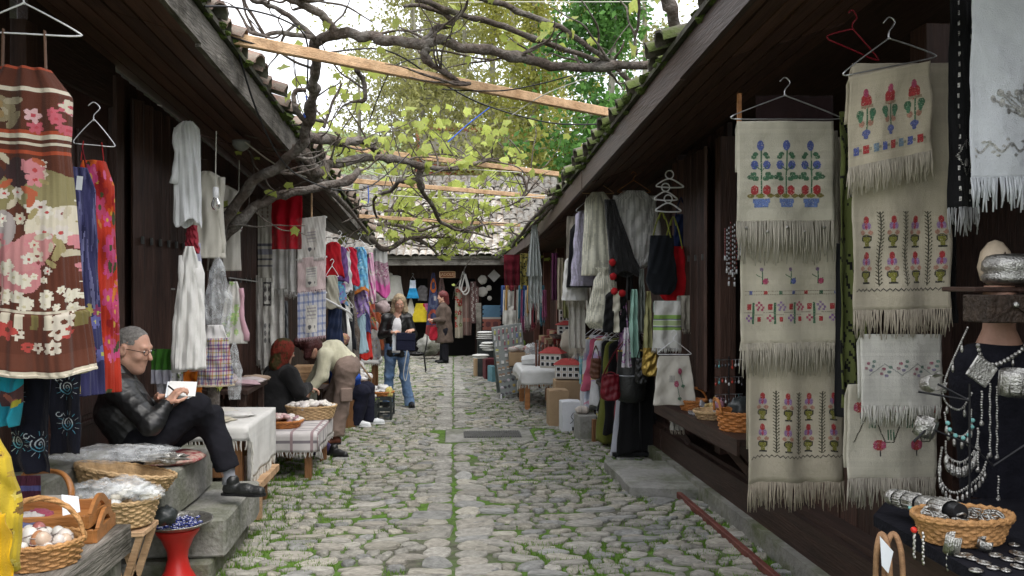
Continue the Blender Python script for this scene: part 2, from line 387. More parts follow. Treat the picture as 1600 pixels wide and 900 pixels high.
def eave_row(side,y0,y1,root,jag):
 """soffit boards, fascia, tiles of one shop roof; all parts of root"""
 E,X,zf=(EL,XL,zl)if side<0 else(ER,XR,zr)
 rise=.28;nB=7
 for i in range(nB):
  for(a,c)in segs(y0,y1,3.1):
   u0,u1=i/nB,(i+1)/nB
   xa,xb=E+(X-E)*u0,E+(X-E)*u1-(X-E)*.012
   b=MB();zo=random.uniform(-.004,.004)
   P=[]
   for yy in(a+.004,c-.004):
    for xx,u in((xa,u0),(xb,u1)):
     P.append((xx,yy,zf(yy)+rise*u+zo));P.append((xx,yy,zf(yy)+rise*u+.025+zo))
   b.add(P,[[0,2,6,4],[1,5,7,3],[0,4,5,1],[2,3,7,6],[0,1,3,2],[4,6,7,5]])
   b.build('soffit_board',SOFF,root)
 for(a,c)in segs(y0,y1,3.4):
  b=MB();x=E-side*.0;xo=E+side*-.03
  za,zc=zf(a),zf(c);lo=random.uniform(-.05,-.02)
  P=[(x,a,za+lo),(xo,a,za+lo),(xo,a,za+.13),(x,a,za+.13),(x,c,zc+lo),(xo,c,zc+lo),(xo,c,zc+.13),(x,c,zc+.13)]
  b.add(P,[[0,1,2,3],[7,6,5,4],[0,4,5,1],[1,5,6,2],[2,6,7,3],[3,7,4,0]])
  b.build('fascia_board',WOODG if side<0 else WOODD,root)
 b=MB();xt=X+side*1.6
 P=[(E-side*.06,y0,zf(y0)+.135),(xt,y0,zf(y0)+.135+.30*abs(xt-E)),(E-side*.06,y1,zf(y1)+.135),(xt,y1,zf(y1)+.135+.30*abs(xt-E))]
 P+=[(p[0],p[1],p[2]+.03)for p in P]
 b.add(P,[[0,1,3,2],[4,6,7,5],[0,2,6,4],[1,5,7,3],[0,4,5,1],[2,3,7,6]])
 b.build('roof_deck',mat('old_roof_boards',(.06,.055,.045),rough=.95,var=.4,scale=6,bump=.8,col2=(.05,.06,.02)),root)
 yy=y0+.1
 while yy<y1-.05:
  for k in range(3):
   if k==0 and random.random()<(.3 if side>0 else .12):continue
   cx=E-side*.10+side*(.36*k);z=zf(yy)+.175+.30*(abs(cx-E)*(1 if k else-.3))+k*.012
   o=bpy.data.objects.new('roof_tile',TILE_ME[random.randrange(4)]if(side<0 and not jag)else TILE_MM[random.randrange(4)]);link(o,root)
   o.location=V((cx+random.uniform(-.05,.05),yy+random.uniform(-.03,.03),z+random.uniform(-.015,.02)))-ORG[root.name]
   o.rotation_euler=(random.uniform(-.06,.06),-side*.29+random.uniform(-.05,.05),(0 if side>0 else PI)+random.uniform(-.2,.2));
   o.rotation_euler[1]=-.29+random.uniform(-.05,.05)
  yy+=.185
def moss_edge(root,side,y0,y1,n):
 E,zf=(EL,zl)if side<0 else(ER,zr);b=MB()
 for i in range(n):
  y=random.uniform(max(y0,3),y1);s_=random.uniform(.02,.055);b.ball((E+side*random.uniform(-.06,.14),y,zf(y)+random.uniform(.13,.19)),s_,7,5,(1.2,random.uniform(1,2.6),.55),nz=.5)
 b.build('moss',MOSS,root,kind='stuff')
def segs(a,c,l):
 n=max(1,round((c-a)/l));return[(a+(c-a)*i/n,a+(c-a)*(i+1)/n)for i in range(n)]
def tile_mesh(name,m,seed,ln=.42,r=.085):
 rg2=random.Random(seed);b=MB();n=7;P=[]
 for k,(x,rr)in enumerate(((0,r),(ln*.5,r*.93),(ln,r*.85))):
  for th in(0,.014):
   for j in range(n):
    a=PI*j/(n-1);P.append((x+rg2.uniform(-.006,.006),math.cos(a)*(rr+th),math.sin(a)*(rr*.75+th)))
 F=[]
 for k in range(2):
  for j in range(n-1):
   F.append([k*2*n+j,(k+1)*2*n+j,(k+1)*2*n+j+1,k*2*n+j+1]);F.append([k*2*n+n+j,k*2*n+n+j+1,(k+1)*2*n+n+j+1,(k+1)*2*n+n+j])
 for k in(0,2):
  for j in range(n-1):F.append([k*2*n+j,k*2*n+j+1,k*2*n+n+j+1,k*2*n+n+j]if k==0 else[k*2*n+j+1,k*2*n+j,k*2*n+n+j,k*2*n+n+j+1])
 b.add(P,F);o=b.build(name,m,smooth=True,auto=40);me=o.data;bpy.data.objects.remove(o);return me
TILE_ME=[tile_mesh('roof_tile',TILE,i)for i in range(4)]
TILE_MM=[tile_mesh('roof_tile',TILEM,i+9)for i in range(4)]
TILE_MP=[tile_mesh('roof_tile',TILEP,i+19)for i in range(4)]
def panelled_wall(root,side,y0,y1,ztop,z0,board=.14,m=None,x=None):
 X=(XL if side<0 else XR)if x is None else x
 y=y0
 while y<y1-.01:
  w=min(board*random.uniform(.92,1.08),y1-y)
  b=MB();yc=y+w/2
  b.box((X+side*.02,yc,(ztop(yc)+z0(yc))/2),(.04+random.uniform(0,.008),w-.006,ztop(yc)-z0(yc)))
  b.build('wall_board',m or WOODDV,root);y+=w
def folding_shutter(root,side,y0,y1,z0,z1,n):
 """concertina of narrow leaves"""
 X=XL if side<0 else XR
 for i in range(n):
  a,c=y0+(y1-y0)*i/n,y0+(y1-y0)*(i+1)/n
  b=MB();ang=(.5 if i%2 else-.5)
  M=Matrix.Rotation(ang,3,'Z')
  b.box((X-side*.10,(a+c)/2,(z0+z1)/2),(.028,(c-a)*1.02,z1-z0),M,bev=.004);p=b.build('shutter_leaf',WOODDV,root)
  if i%2==0:
   b=MB();b.box((X-side*.135,(a+c)/2,z0+(z1-z0)*.55),(.012,.03,.05));b.build('hinge',mat('dark_iron',(.09,.09,.088)),p)
lh1=thing('timber_shop',(XL,5,GZ(5)),'dark brown timber shop front with folding shutters behind the seated man','shop','timber bazaar shops')
lh2=thing('timber_shop',(XL,10.5,GZ(10.5)),'dark timber shop with hanging towels and rails of coloured dresses outside','shop','timber bazaar shops')
eave_row(-1,1.2,7.3,lh1,False);eave_row(-1,7.34,13.2,lh2,False);moss_edge(lh1,-1,1.2,7.3,70);moss_edge(lh2,-1,7.34,13.2,60)
zt=lambda y:zl(y)+.27
zg=lambda y:GZ(y)+.35
def bx(root,name,c,d,m,bev=.004,M=None):
 b=MB();b.box(c,d,M,bev=bev);return b.build(name,m,root)
panelled_wall(lh1,-1,1.2,4.35,zt,zg);panelled_wall(lh1,-1,5.62,7.3,zt,zg)
bx(lh1,'door_frame',(XL+.03,4.42,1.5),(.09,.12,2.9),WOODDV);bx(lh1,'door_frame',(XL+.03,5.55,1.5),(.09,.12,2.9),WOODDV)
bx(lh1,'lintel',(XL+.02,4.985,2.92),(.06,1.1,.36),WOODD)
d=bx(lh1,'door',(XL,4.985,1.45),(.05,.99,2.6),mat('door_red_brown',(.045,.020,.016),rough=.5,var=.35,scale=5,stretch=(6,6,.5),bump=.3,spec=.4))
for(yc,zc,h)in((4.75,2.15,.7),(5.22,2.15,.7),(4.75,1.2,.9),(5.22,1.2,.9)):
 for(dy,dz,w,hh)in((-.19,0,.03,h),(.19,0,.03,h),(0,h/2,.41,.03),(0,-h/2,.41,.03)):
  bx(d,'moulding',(XL+.032,yc+dy,zc+dz),(.02,w,hh),MATS['door_red_brown'])
 bx(d,'door_panel',(XL+.027,yc,zc),(.012,.3,h-.1),MATS['door_red_brown'])
bx(lh1,'wall_socket',(XL+.05,5.6,1.63),(.03,.07,.1),WHITEP)
bx(lh1,'nameplate',(XL+.05,4.42,2.25),(.02,.09,.14),TABLEW)
folding_shutter(lh1,-1,5.72,6.75,.72,2.85,12)
folding_shutter(lh2,-1,7.9,9.1,.5,2.55,12)
panelled_wall(lh2,-1,7.3,13.2,zt,zg)
bx(lh2,'corner_post',(XL+.05,7.36,1.3),(.14,.14,2.75),WOODDV);bx(lh2,'corner_post',(XL+.05,9.4,1.2),(.14,.14,2.5),WOODDV);bx(lh2,'corner_post',(XL+.02,13.15,1.1),(.16,.16,2.5),WOODDV)
for r_,y0,y1 in((lh1,1.2,7.3),(lh2,7.3,13.2)):
 b=MB();P=[(XL+.12,y0,GZ(y0)-.3),(XL+.12,y1,GZ(y1)-.3),(XL+.12,y1,GZ(y1)+.36),(XL+.12,y0,GZ(y0)+.36)]
 b.prism(P,(-.5,0,0));b.build('plinth',CONC,r_)
 b=MB();b.box(((XL-1.9),(y0+y1)/2,1.2),(3.4,y1-y0-.02,2.6));b.build('back_wall',WOODDV,r_)
bx(lh1,'sill',(XL+.06,6.4,.52),(.25,1.7,.07),WOODD)
rh1=thing('timber_shop',(XR,4.5,GZ(4.5)),'dark timber shop with fold-down counter and embroidered towels at its front','shop','timber bazaar shops')
rh2=thing('timber_shop',(XR,11,GZ(11)),'dark timber souvenir shop with white knitted shawls under mossy eave','shop','timber bazaar shops')
rh3=thing('timber_shop',(XR,17.5,GZ(17.5)),'distant timber shop with grey net scarf and burgundy shawl at its eave','shop','timber bazaar shops')
eave_row(1,1.0,7.7,rh1,True);eave_row(1,7.74,13.9,rh2,True);eave_row(1,13.94,21.2,rh3,True);moss_edge(rh1,1,1,7.7,130);moss_edge(rh2,1,7.74,13.9,150);moss_edge(rh3,1,13.9,21,90)
ztr=lambda y:zr(y)+.27
for r_,y0,y1 in((rh1,1.0,7.7),(rh2,7.74,13.9),(rh3,13.94,21.2)):
 b=MB();P=[(XR-.22,y0,GZ(y0)-.3),(XR-.22,y1,GZ(y1)-.3),(XR-.22,y1,GZ(y1)+.13),(XR-.22,y0,GZ(y0)+.13)]
 b.prism(P,(.4,0,0));b.build('plinth',CONC,r_)
 b=MB();P=[(XR-.165,y0+.01,GZ(y0)+.131),(XR-.165,y1-.01,GZ(y1)+.131),(XR-.165,y1-.01,GZ(y1)+.33),(XR-.165,y0+.01,GZ(y0)+.33)]
 b.prism(P,(.05,0,0));b.build('base_beam',WOODD,r_)
 b=MB();P=[(XR-.12,y0+.01,GZ(y0)+.331),(XR-.12,y1-.01,GZ(y1)+.331),(XR+.15,y1-.01,GZ(y1)+.351),(XR+.15,y0+.01,GZ(y0)+.351)]
 b.prism(P,(0,0,.03));b.build('base_ledge',WOODD,r_)
 b=MB();b.box((XR+2.3,(y0+y1)/2,1.3),(2.0,y1-y0-.02,3.2));b.build('back_wall',WOODDV,r_)
 b=MB();P=[(XR-.03,y0,zr(y0)+.285),(XR+1.6,y0,zr(y0)+.285),(XR+1.6,y1,zr(y1)+.285),(XR-.03,y1,zr(y1)+.285)];b.prism(P,(0,0,.03));b.build('ceiling',WOODD,r_)
 b=MB();b.box((XR+.75,y0+.03,1.3),(1.5,.05,3.2));b.build('side_wall',WOODDV,r_);b=MB();b.box((XR+.75,y1-.03,1.2),(1.5,.05,2.9));b.build('side_wall',WOODDV,r_)
 b=MB();b.box((XR+.72,(y0+y1)/2,.1),(1.1,y1-y0-.03,.3));b.build('shop_floor',WOODD,r_)
for yy in(3.55,5.1,6.35,7.62):bx(rh1,'post',(XR,yy,1.3),(.13,.13,2.9),WOODDV)
for yy in(7.84,9.6,11.7,13.8):bx(rh2,'post',(XR,yy,1.2),(.14,.14,2.6),WOODDV)
for yy in(14.1,16.4,18.8,21.0):bx(rh3,'post',(XR,yy,1.0),(.15,.15,2.6),mat('post_red_brown',(.10,.04,.028),rough=.6,var=.3,scale=5,stretch=(6,6,.5)))
panelled_wall(rh1,1,3.62,5.04,lambda y:GZ(y)+.72,lambda y:GZ(y)+.37,.2);panelled_wall(rh1,1,5.2,7.5,lambda y:GZ(y)+.62,lambda y:GZ(y)+.37,.3)
panelled_wall(rh1,1,6.42,7.55,ztr,lambda y:GZ(y)+.63,.1,x=XR+.04)
panelled_wall(rh2,1,7.95,9.5,ztr,lambda y:GZ(y)+.4,.14,x=XR+.1)
panelled_wall(rh2,1,9.7,11.6,ztr,lambda y:GZ(y)+.4,.14,x=XR+.4)
panelled_wall(rh3,1,14.2,20.9,ztr,lambda y:GZ(y)+.4,.2,x=XR+.3)
folding_shutter(rh1,1,6.46,7.45,.72,2.7,10)
b=MB();P=[(1.83,5.15,.545),(1.83,7.25,.485),(2.25,7.25,.485),(2.25,5.15,.545)];b.prism(P,(0,0,.045));b.build('counter_board',WOODD,rh1)
b=MB();P=[(1.81,5.12,.49),(1.81,7.28,.43),(1.83,7.28,.43),(1.83,5.12,.49)];b.prism(P,(0,0,.105));b.build('counter_edge',WOODD,rh1)
b=MB();b.bar((1.86,5.5,.50),(2.12,5.2,.14),.035,.05);b.build('counter_strut',WOODD,rh1)
b=MB();b.bar((1.86,7.0,.45),(2.12,6.9,.10),.035,.05);b.build('counter_strut',WOODD,rh1)
b=MB();st=gr(1035,770);P=[(1.42,6.45,0),(1.95,6.35,0),(1.98,7.35,0),(1.38,7.45,0)]
rs=random.Random(3);pl=[]
for i in range(4):
 a,c=V(P[i]),V(P[(i+1)%4])
 for k in range(5):q=a.lerp(c,k/5);pl.append((q.x+rs.uniform(-.012,.012),q.y+rs.uniform(-.012,.012),GZ(6.9)-.03))
b.prism(pl,(0,0,.13));b.build('step_slab',SLAB,loc=(1.7,6.9,GZ(6.9)),bevel=.012,label='pale worn stone step slab below the fold-down counter',cat='step')
b=MB();b.bar((1.80,4.2,GZ(4.2)+.03),(1.79,6.42,GZ(6.4)+.03),.04,.05,bev=.005);b.build('timber_batten',mat('red_brown_paint',(.13,.04,.03),rough=.6,var=.4,scale=9),loc=(1.8,5.3,GZ(5.3)),label='long red-brown timber batten lying along the concrete plinth',cat='batten')
YE=21.4
eb=thing('end_building',(0,YE+1,GZ(22)),'low dark building with pale lichen tiled roof closing the street','building')
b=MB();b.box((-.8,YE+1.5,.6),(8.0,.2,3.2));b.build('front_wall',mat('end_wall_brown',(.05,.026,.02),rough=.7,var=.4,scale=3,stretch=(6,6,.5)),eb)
b=MB();b.box((-.8,YE+2.6,.6),(8.0,1.8,3.2));b.build('back_wall',WOODDV,eb)
ez=at(690,412,YE).z
b=MB();b.bar((-4.6,YE,ez+.01),(3.2,YE,ez+.06),.04,.15);b.build('fascia_board',WOODGX,eb)
b=MB();b.bar((-4.6,YE-.05,ez+.13),(3.2,YE-.05,ez+.18),.12,.05);b.build('gutter_board',WOODGX,eb)
b=MB();slope=.72;P=[(-4.6,YE-.12,ez+.13),(3.2,YE-.12,ez+.17),(3.2,YE+3.6,ez+.17+3.6*slope),(-4.6,YE+3.6,ez+.13+3.6*slope)];b.prism(P,(0,.02,.03));b.build('roof_deck',MATS['old_roof_boards'],eb)
b=MB();P=[(-4.6,YE+.02,ez-.02),(3.2,YE+.02,ez+.02),(3.2,YE+1.4,ez+.25),(-4.6,YE+1.4,ez+.25)];b.prism(P,(0,0,.03));b.build('soffit',WOODD,eb)
cnt=0;stuffb=MB()
sl=math.atan(slope)
for r_ in range(16):
 for c_ in range(40):
  x=-4.4+c_*.19+random.uniform(-.02,.02);yy=YE-.16+r_*.255*math.cos(sl)+random.uniform(-.03,.03);z=ez+.19+r_*.255*math.sin(sl)+random.uniform(-.015,.02)
  vis=-2.3<x<1.75
  o=None
  if vis and cnt<298:
   o=bpy.data.objects.new('roof_tile',TILE_MP[random.randrange(4)]);link(o,eb);cnt+=1
   o.location=V((x,yy,z+random.uniform(0,.02)))-ORG[eb.name]
   o.rotation_euler=(random.uniform(-.15,.15),-sl+random.uniform(-.10,.10),PI/2+random.uniform(-.22,.22));o.scale=(.95,1.1,.8)
  else:
   me=TILE_MP[random.randrange(4)];vs=np.array([v.co for v in me.vertices])*np.array((.95,1.1,.8))
   M=Matrix.Rotation(PI/2+random.uniform(-.12,.12),3,'Z')@Matrix.Rotation(-sl,3,'Y')
   stuffb.add(vs@np.array(M).T+np.array((x,yy,z+.01)),[list(p.vertices)for p in me.polygons])
stuffb.build('distant_roof_tiles',TILEP,eb,kind='stuff')
def plank(p0,p1,w,h,label):
 b=MB();b.bar(p0,p1,w,h,bev=.004)
 return b.build('wooden_batten',PINE,loc=(V(p0)+V(p1))/2,label=label,cat='batten',group='pine battens across the lane')
plank(at(352,58,4.75),at(960,178,6.3),.045,.066,'longest new pine batten slanting across the lane under the thick vine')
plank(at(528,230,8.6),at(872,272,10.0),.045,.055,'pine batten above the thick middle vine limb, second from the top')
plank(at(522,280,9.6),at(850,308,11.2),.045,.055,'pine batten in front of the pale tiled roof, third from the top')
plank(at(560,338,11.0),at(812,352,13.0),.04,.05,'lowest pine batten, just above the far vine leaves')
def spline(pts,sub=6):
 P=[V(p)for p in pts];out=[]
 for i in range(len(P)-1):
  p0,p1,p2,p3=P[max(0,i-1)],P[i],P[i+1],P[min(len(P)-1,i+2)]
  for k in range(sub):
   t=k/sub
   out.append(.5*((2*p1)+(p2-p0)*t+(2*p0-5*p1+4*p2-p3)*t*t+(3*p1-p0-3*p2+p3)*t*t*t))
 out.append(P[-1]);return out
def limb(b,pts,r0,r1,knob=.25,wob=.35,sub=6,n=9):
 S=spline(pts,sub);k=len(S);seed=random.uniform(0,99);rad=[]
 Q=[]
 for i,p in enumerate(S):
  t=i/(k-1);r=r0+(r1-r0)*t
  nn=noise.noise(V((i*.45,seed,0)));r*=1+knob*nn+(knob*1.2 if noise.noise(V((i*.3,seed+7,2)))>.33 else 0)
  w=r*wob
  Q.append(p+V((noise.noise(V((i*.4,seed,5))),noise.noise(V((i*.4,seed,9))),noise.noise(V((i*.4,seed,13)))))*w*2);rad.append(max(.002,r))
 b.tube(Q,rad,n);return Q
VT=[]
def vine(name,label,paths,leaves=0,lsize=.07,twigs=0,twl=.4,trunk=None,grp='gnarled grape vines over the lane',leafY=None):
 base=paths[0][0][0]
 root=thing(name,base,label,'vine',grp)
 pts=[]
 for i,(pp,r0,r1)in enumerate(paths):
  b=MB();Q=limb(b,pp,r0,r1);b.build('trunk' if(trunk and i==0)else 'branch',BARK,root,smooth=True)
  pts+=Q[2:]
 tw=[]
 for k in range(twigs):
  p=random.choice(pts);q=[p];d=V((random.uniform(-1,1),random.uniform(-.6,.6),random.uniform(-.25,.75))).normalized()
  ln=twl*random.uniform(.4,1.2)
  for s_ in range(5):
   d=(d+V((random.uniform(-.5,.5),random.uniform(-.4,.4),random.uniform(-.35,.4)))).normalized();q.append(q[-1]+d*ln/5)
  b=MB();limb(b,q,random.uniform(.006,.014),.003,n=5,sub=3);b.build('twig',BARK,root,smooth=True);tw+=q[2:]
 for k in range(leaves):
  p=random.choice(tw if(tw and random.random()<.8)else pts)+V((random.gauss(0,.05),random.gauss(0,.07),random.gauss(.01,.05)))
  o=bpy.data.objects.new('leaf',LEAFME[random.randrange(5)]);link(o,root);o.location=p-ORG[root.name]
  o.rotation_euler=(random.uniform(.3,1.7),random.uniform(-.6,.6),random.uniform(0,6.28));s_=lsize*random.uniform(.55,1.3);o.scale=(s_,s_,s_)
 return root
VLEAF=mat('young_vine_leaf',(.36,.44,.10),rough=.55,var=.22,scale=4,bump=.2,rnd=.3,trans=.45,col2=(.40,.40,.10),spec=.3)
def leaf_mesh(seed):
 rg2=random.Random(seed);b=MB();pts=[]
 for i in range(15):
  a=PI*.5+2*PI*i/15;lob=.62+.38*abs(math.cos((a-PI/2)*2.5));
  if i==7 or i==8:lob*=.55
  r=lob*rg2.uniform(.9,1.1);pts.append((r*math.cos(a),r*math.sin(a)+.35,.28*(r*math.cos(a))**2-.12*r+rg2.uniform(-.05,.05)))
 b.add([(0,.2,.06)]+pts,[[0,i+1,(i+1)%15+1]for i in range(15)])
 b.tube([(0,.0,0),(0,-.35,-.06),(.03,-.7,.05)],[.035,.03,.025],4)
 o=b.build('leaf',VLEAF,smooth=True);me=o.data;bpy.data.objects.remove(o);return me
LEAFME=[leaf_mesh(i)for i in range(5)]
A=at
vine('grape_vine','gnarled grape vine rising past the seated man and arching over the lane',[([V((-1.86,6.6,GZ(6.6)-.05)),A(332,560,6.6),A(336,470,6.6),A(336,400,6.55),A(350,348,6.5),A(382,298,6.4),A(430,262,6.3),A(470,228,6.2),A(482,190,6.1),A(488,140,5.9),A(493,100,5.7),A(492,66,5.55)],.048,.034),([A(336,395,6.57),A(370,345,6.6),A(420,312,6.7),A(470,298,6.8),A(535,286,7.0),A(560,268,7.2)],.040,.03),([A(492,66,5.55),A(525,52,5.5),A(570,57,5.45),A(613,64,5.4),A(656,70,5.4),A(690,62,5.4),A(716,74,5.4),A(767,78,5.4),A(828,93,5.45),A(897,106,5.5),A(967,99,5.5),A(1046,108,5.5)],.036,.030),([A(530,56,5.5),A(500,22,5.4),A(470,6,5.3),A(440,-8,5.2),A(400,-25,5.1)],.030,.022),([A(492,62,5.5),A(470,40,5.5),A(430,12,5.5),A(402,2,5.4),A(370,-14,5.3)],.022,.012),([A(488,58,5.5),A(440,52,5.4),A(410,55,5.35),A(392,50,5.3),A(381,31,5.3)],.018,.008),([A(660,72,5.4),A(680,45,5.4),A(706,36,5.35),A(690,20,5.35),A(655,8,5.3),A(630,10,5.3)],.022,.012),([A(664,74,5.4),A(666,95,5.42),A(690,110,5.45),A(715,128,5.5),A(735,130,5.5)],.028,.010),([A(555,110,5.5),A(568,125,5.6),A(570,155,5.6),A(560,158,5.6)],.018,.012),([A(480,192,6.1),A(462,170,6.0),A(460,145,6.0),A(478,140,6.0)],.022,.016),([A(505,200,6.2),A(520,160,6.2),A(535,130,6.2)],.013,.008)],leaves=70,lsize=.045,twigs=64,twl=.6,trunk=True)
vine('grape_vine','two long smooth vine canes slanting down to the right-hand mossy eave',[([A(1012,146,5.6),A(988,131,5.55),A(953,97,5.5),A(913,69,5.4),A(876,43,5.35),A(828,24,5.3),A(764,0,5.2),A(700,-22,5.1)],.016,.020),([A(942,98,5.52),A(890,80,5.5),A(844,63,5.45),A(775,38,5.4),A(720,22,5.35),A(650,-2,5.2)],.017,.02),([A(1046,108,5.5),A(1060,70,5.2),A(1052,30,5.0),A(1040,-8,4.9)],.04,.035),([A(994,86,5.5),A(992,60,5.5),A(998,30,5.4),A(998,-5,5.3)],.009,.012),([A(958,95,5.5),A(970,78,5.45),A(975,65,5.45)],.010,.005)],leaves=14,lsize=.065,twigs=6,twl=.3)
vine('grape_vine','thick rough vine limb in mid lane beneath the second pine batten',[([A(470,235,6.9),A(500,272,7.2),A(518,257,7.4),A(585,246,8.0),A(620,249,8.3),A(660,259,8.6),A(695,264,8.9),A(732,258,9.2),A(770,248,9.4)],.05,.02),([A(478,214,6.9),A(530,221,7.4),A(565,220,7.7),A(594,236,7.9)],.045,.03),([A(660,262,8.6),A(655,285,8.7),A(660,300,8.9),A(675,320,9.2),A(690,348,9.6),A(725,360,10.),A(755,350,10.2)],.036,.012),([A(655,285,8.7),A(625,283,8.8),A(610,298,9.0),A(585,310,9.2),A(588,340,9.6)],.03,.012),([A(800,268,10.2),A(816,276,10.2),A(822,296,10.2),A(810,316,10.2)],.022,.014)],leaves=190,lsize=.06,twigs=56,twl=.8)
vine('grape_vine','leafy far vine branches over the low dark fascia at the street end',[([A(578,372,11.8),A(605,390,12),A(640,372,12.2),A(670,384,12.4),A(692,408,12.6)],.045,.018),([A(590,350,11.6),A(620,352,11.8),A(655,360,12.0),A(692,352,12.2),A(726,360,12.4),A(770,372,12.6)],.03,.012),([A(640,372,12.2),A(700,372,12.5),A(735,392,12.7),A(790,386,13)],.028,.010),([A(600,330,11.8),A(630,330,12.0),A(660,342,12.2),A(700,330,12.4),A(750,322,12.6)],.02,.008)],leaves=290,lsize=.07,twigs=60,twl=1.0)
vine('grape_vine','fresh leafy shoots veiling the pale tiled roof at the street end',[([A(600,300,13.5),A(650,305,14),A(700,318,14.5),A(760,310,15),A(815,325,15)],.018,.008),([A(610,372,14),A(660,385,14.5),A(720,380,15),A(780,398,15)],.02,.008),([A(640,250,12.5),A(690,240,12.8),A(750,252,13),A(815,245,13)],.016,.007),([A(590,345,13.5),A(640,335,14),A(700,350,14.5),A(770,340,15)],.018,.008)],leaves=290,lsize=.075,twigs=70,twl=1.1)
vine('grape_vine','old leafless vine tangle lying along the mossy eave on the right',[([A(1050,118,5.4),A(1020,150,5.9),A(985,195,6.5),A(940,250,7.4),A(900,285,8.6),A(850,335,10.4),A(810,372,12.6)],.03,.02),([A(890,300,8.9),A(870,305,9.4),A(830,345,11),A(800,385,13)],.035,.02)],leaves=6,lsize=.06,twigs=22,twl=.4)
vine('grape_vine','bare twiggy vine knot growing over the left gutter beam',[([A(470,262,6.9),A(505,290,7.6),A(540,322,8.8),A(575,365,11.6)],.035,.02),([A(455,232,6.6),A(475,250,6.9),A(500,262,7.2)],.03,.02)],leaves=5,lsize=.05,twigs=26,twl=.4)
WIREB=mat('black_cable',(.015,.015,.016),rough=.5,var=.1,bump=0)
WIREW=mat('white_cord',(.55,.54,.48),rough=.8,var=.1,bump=0)
def wire(pts,r,m,label,cat='cable'):
 b=MB();b.tube(spline(pts,6),r,5);return b.build('cable' if m is WIREB else 'cord',m,loc=pts[0],label=label,cat=cat)
wire([A(365,55,4.8),A(400,170,5.2),A(440,250,5.8),A(480,282,6.4),A(530,297,7.2),A(580,290,7.6),A(640,240,7.8)],.006,WIREB,'black cable sagging from the left eave past the vine trunk')
wire([A(320,10,4.2),A(370,12,4.4),A(440,30,4.8),A(478,60,5.2),A(480,130,5.5)],.006,WIREB,'black cable looping down the vertical vine stem')
wire([A(350,55,4.7),A(470,84,5.0),A(600,78,5.3),A(690,130,5.6),A(760,165,5.9),A(860,192,6.2),A(945,194,6.5)],.006,WIREB,'thin black cable running below the longest pine batten')
wire([A(690,140,5.6),A(780,142,5.6),A(840,132,5.6),A(893,118,5.6)],.005,WIREB,'short black cable between batten and thick vine knob')
wire([A(575,195,7.0),A(600,130,6.6),A(622,100,6.2),A(680,92,5.8),A(710,130,5.7)],.005,WIREB,'thin black cable hooping above the second batten')
wire([A(383,222,6.4),A(440,262,7.0),A(513,287,8.0),A(580,302,9.0),A(680,309,9.6),A(800,309,9.8),A(925,300,9.8)],.006,WIREW,'pale cord strung across the lane from eave to eave','cord')
wire([A(800,180,6.0),A(850,148,5.8),A(920,122,5.6),A(975,112,5.5)],.004,WIREW,'pale twig-thin cord rising to the right eave above the batten','cord')
wire([A(560,262,8.5),A(620,276,8.8),A(700,264,9.2),A(790,268,9.8),A(870,272,10.4)],.005,WIREW,'pale cord beside the thick middle vine limb','cord')
wire([A(700,4,5.4),A(800,3,5.6),A(930,3,5.8),A(1035,2,6.0)],.003,WIREW,'thin straight cord along the very top of the view','cord')
BLUES=mat('blue_string',(.05,.12,.5),rough=.7,var=.2,bump=0)
def string(pts,label):
 b=MB();b.tube(spline(pts,5),.006,5);b.build('string',BLUES,loc=pts[0],label=label,cat='string',group='blue ties on the vines')
string([A(478,150,6.0),A(481,172,6.05),A(474,185,6.05),A(484,150,6.05)],'blue tie knotted round the vertical vine stem')
string([A(700,222,7.9),A(730,195,8.0),A(765,168,8.0)],'blue string stretched up from the vine in front of the red roof')
string([A(575,290,8.6),A(576,310,8.6),A(575,318,8.6)],'blue ribbon dangling below the pale cord')
def bulb(px,top,bot,Y,label):
 p=A(px,bot,Y);root=thing('light_bulb',p,label,'light bulb','bare bulbs under the left eave')
 b=MB();b.tube([A(px+1,top,Y),A(px,(top+bot)/2,Y),p+V((0,0,.11))],.004,5);b.build('flex',WIREW,root)
 b=MB();b.lathe([(.012,.13),(.02,.12),(.02,.07),(.016,.06)],10,p);b.build('socket',WHITEP,root,smooth=True,auto=40)
 b=MB();b.lathe([(.014,.06),(.018,.05),(.03,.02),(.03,-.002),(.02,-.022),(.004,-.03)],12,p);b.build('glass',GLASS,root,smooth=True)
bulb(337,205,322,5.7,'bare bulb on a knotted flex in front of the cream jacket')
bulb(373,250,358,7.0,'bare bulb on a flex beside the embroidered runner')
b=MB();p=A(377,226,6.6);b.lathe([(.07,.03),(.07,0),(.05,-.03),(.02,-.05),(.004,-.052)],14,p);b.build('ceiling_lamp',VC if False else mat('frosted_glass',(.25,.25,.24),rough=.3),loc=p,smooth=True,label='small unlit round lamp fixed under the left soffit',cat='lamp')
b=MB();xs=np.linspace(-70,60,40);ys=np.linspace(24,120,24)
P=np.array([[(x,y,GZ(24)-.3+max(0,(y-30))*(.17+.10/(1+math.exp((x-2)*.25)))*min(1,(y-24)/30)+noise.noise(V((x*.08,y*.08,0)))*min(1,(y-24)/20)*1.5)for x in xs]for y in ys]);b.grid(P)
b.build('hill',mat('hill_scrub',(.10,.15,.045),rough=1,var=.5,scale=.6,bump=.5,bscale=3,col2=(.20,.21,.14),blotch=.25),kind='structure',smooth=True)
rh=thing('red_roofed_house',(0,33,GZ(33)),'brick house with red tiled roof behind the vines','house')
hx0,hx1=A(655,200,33).x,A(800,200,33).x;hz=A(700,188,33).z
b=MB();b.box(((hx0+hx1)/2,34.8,hz/2-1),(hx1-hx0,3,hz+1.2));b.build('wall',mat('pale_render',(.45,.42,.38),rough=.9,var=.2,scale=3),rh)
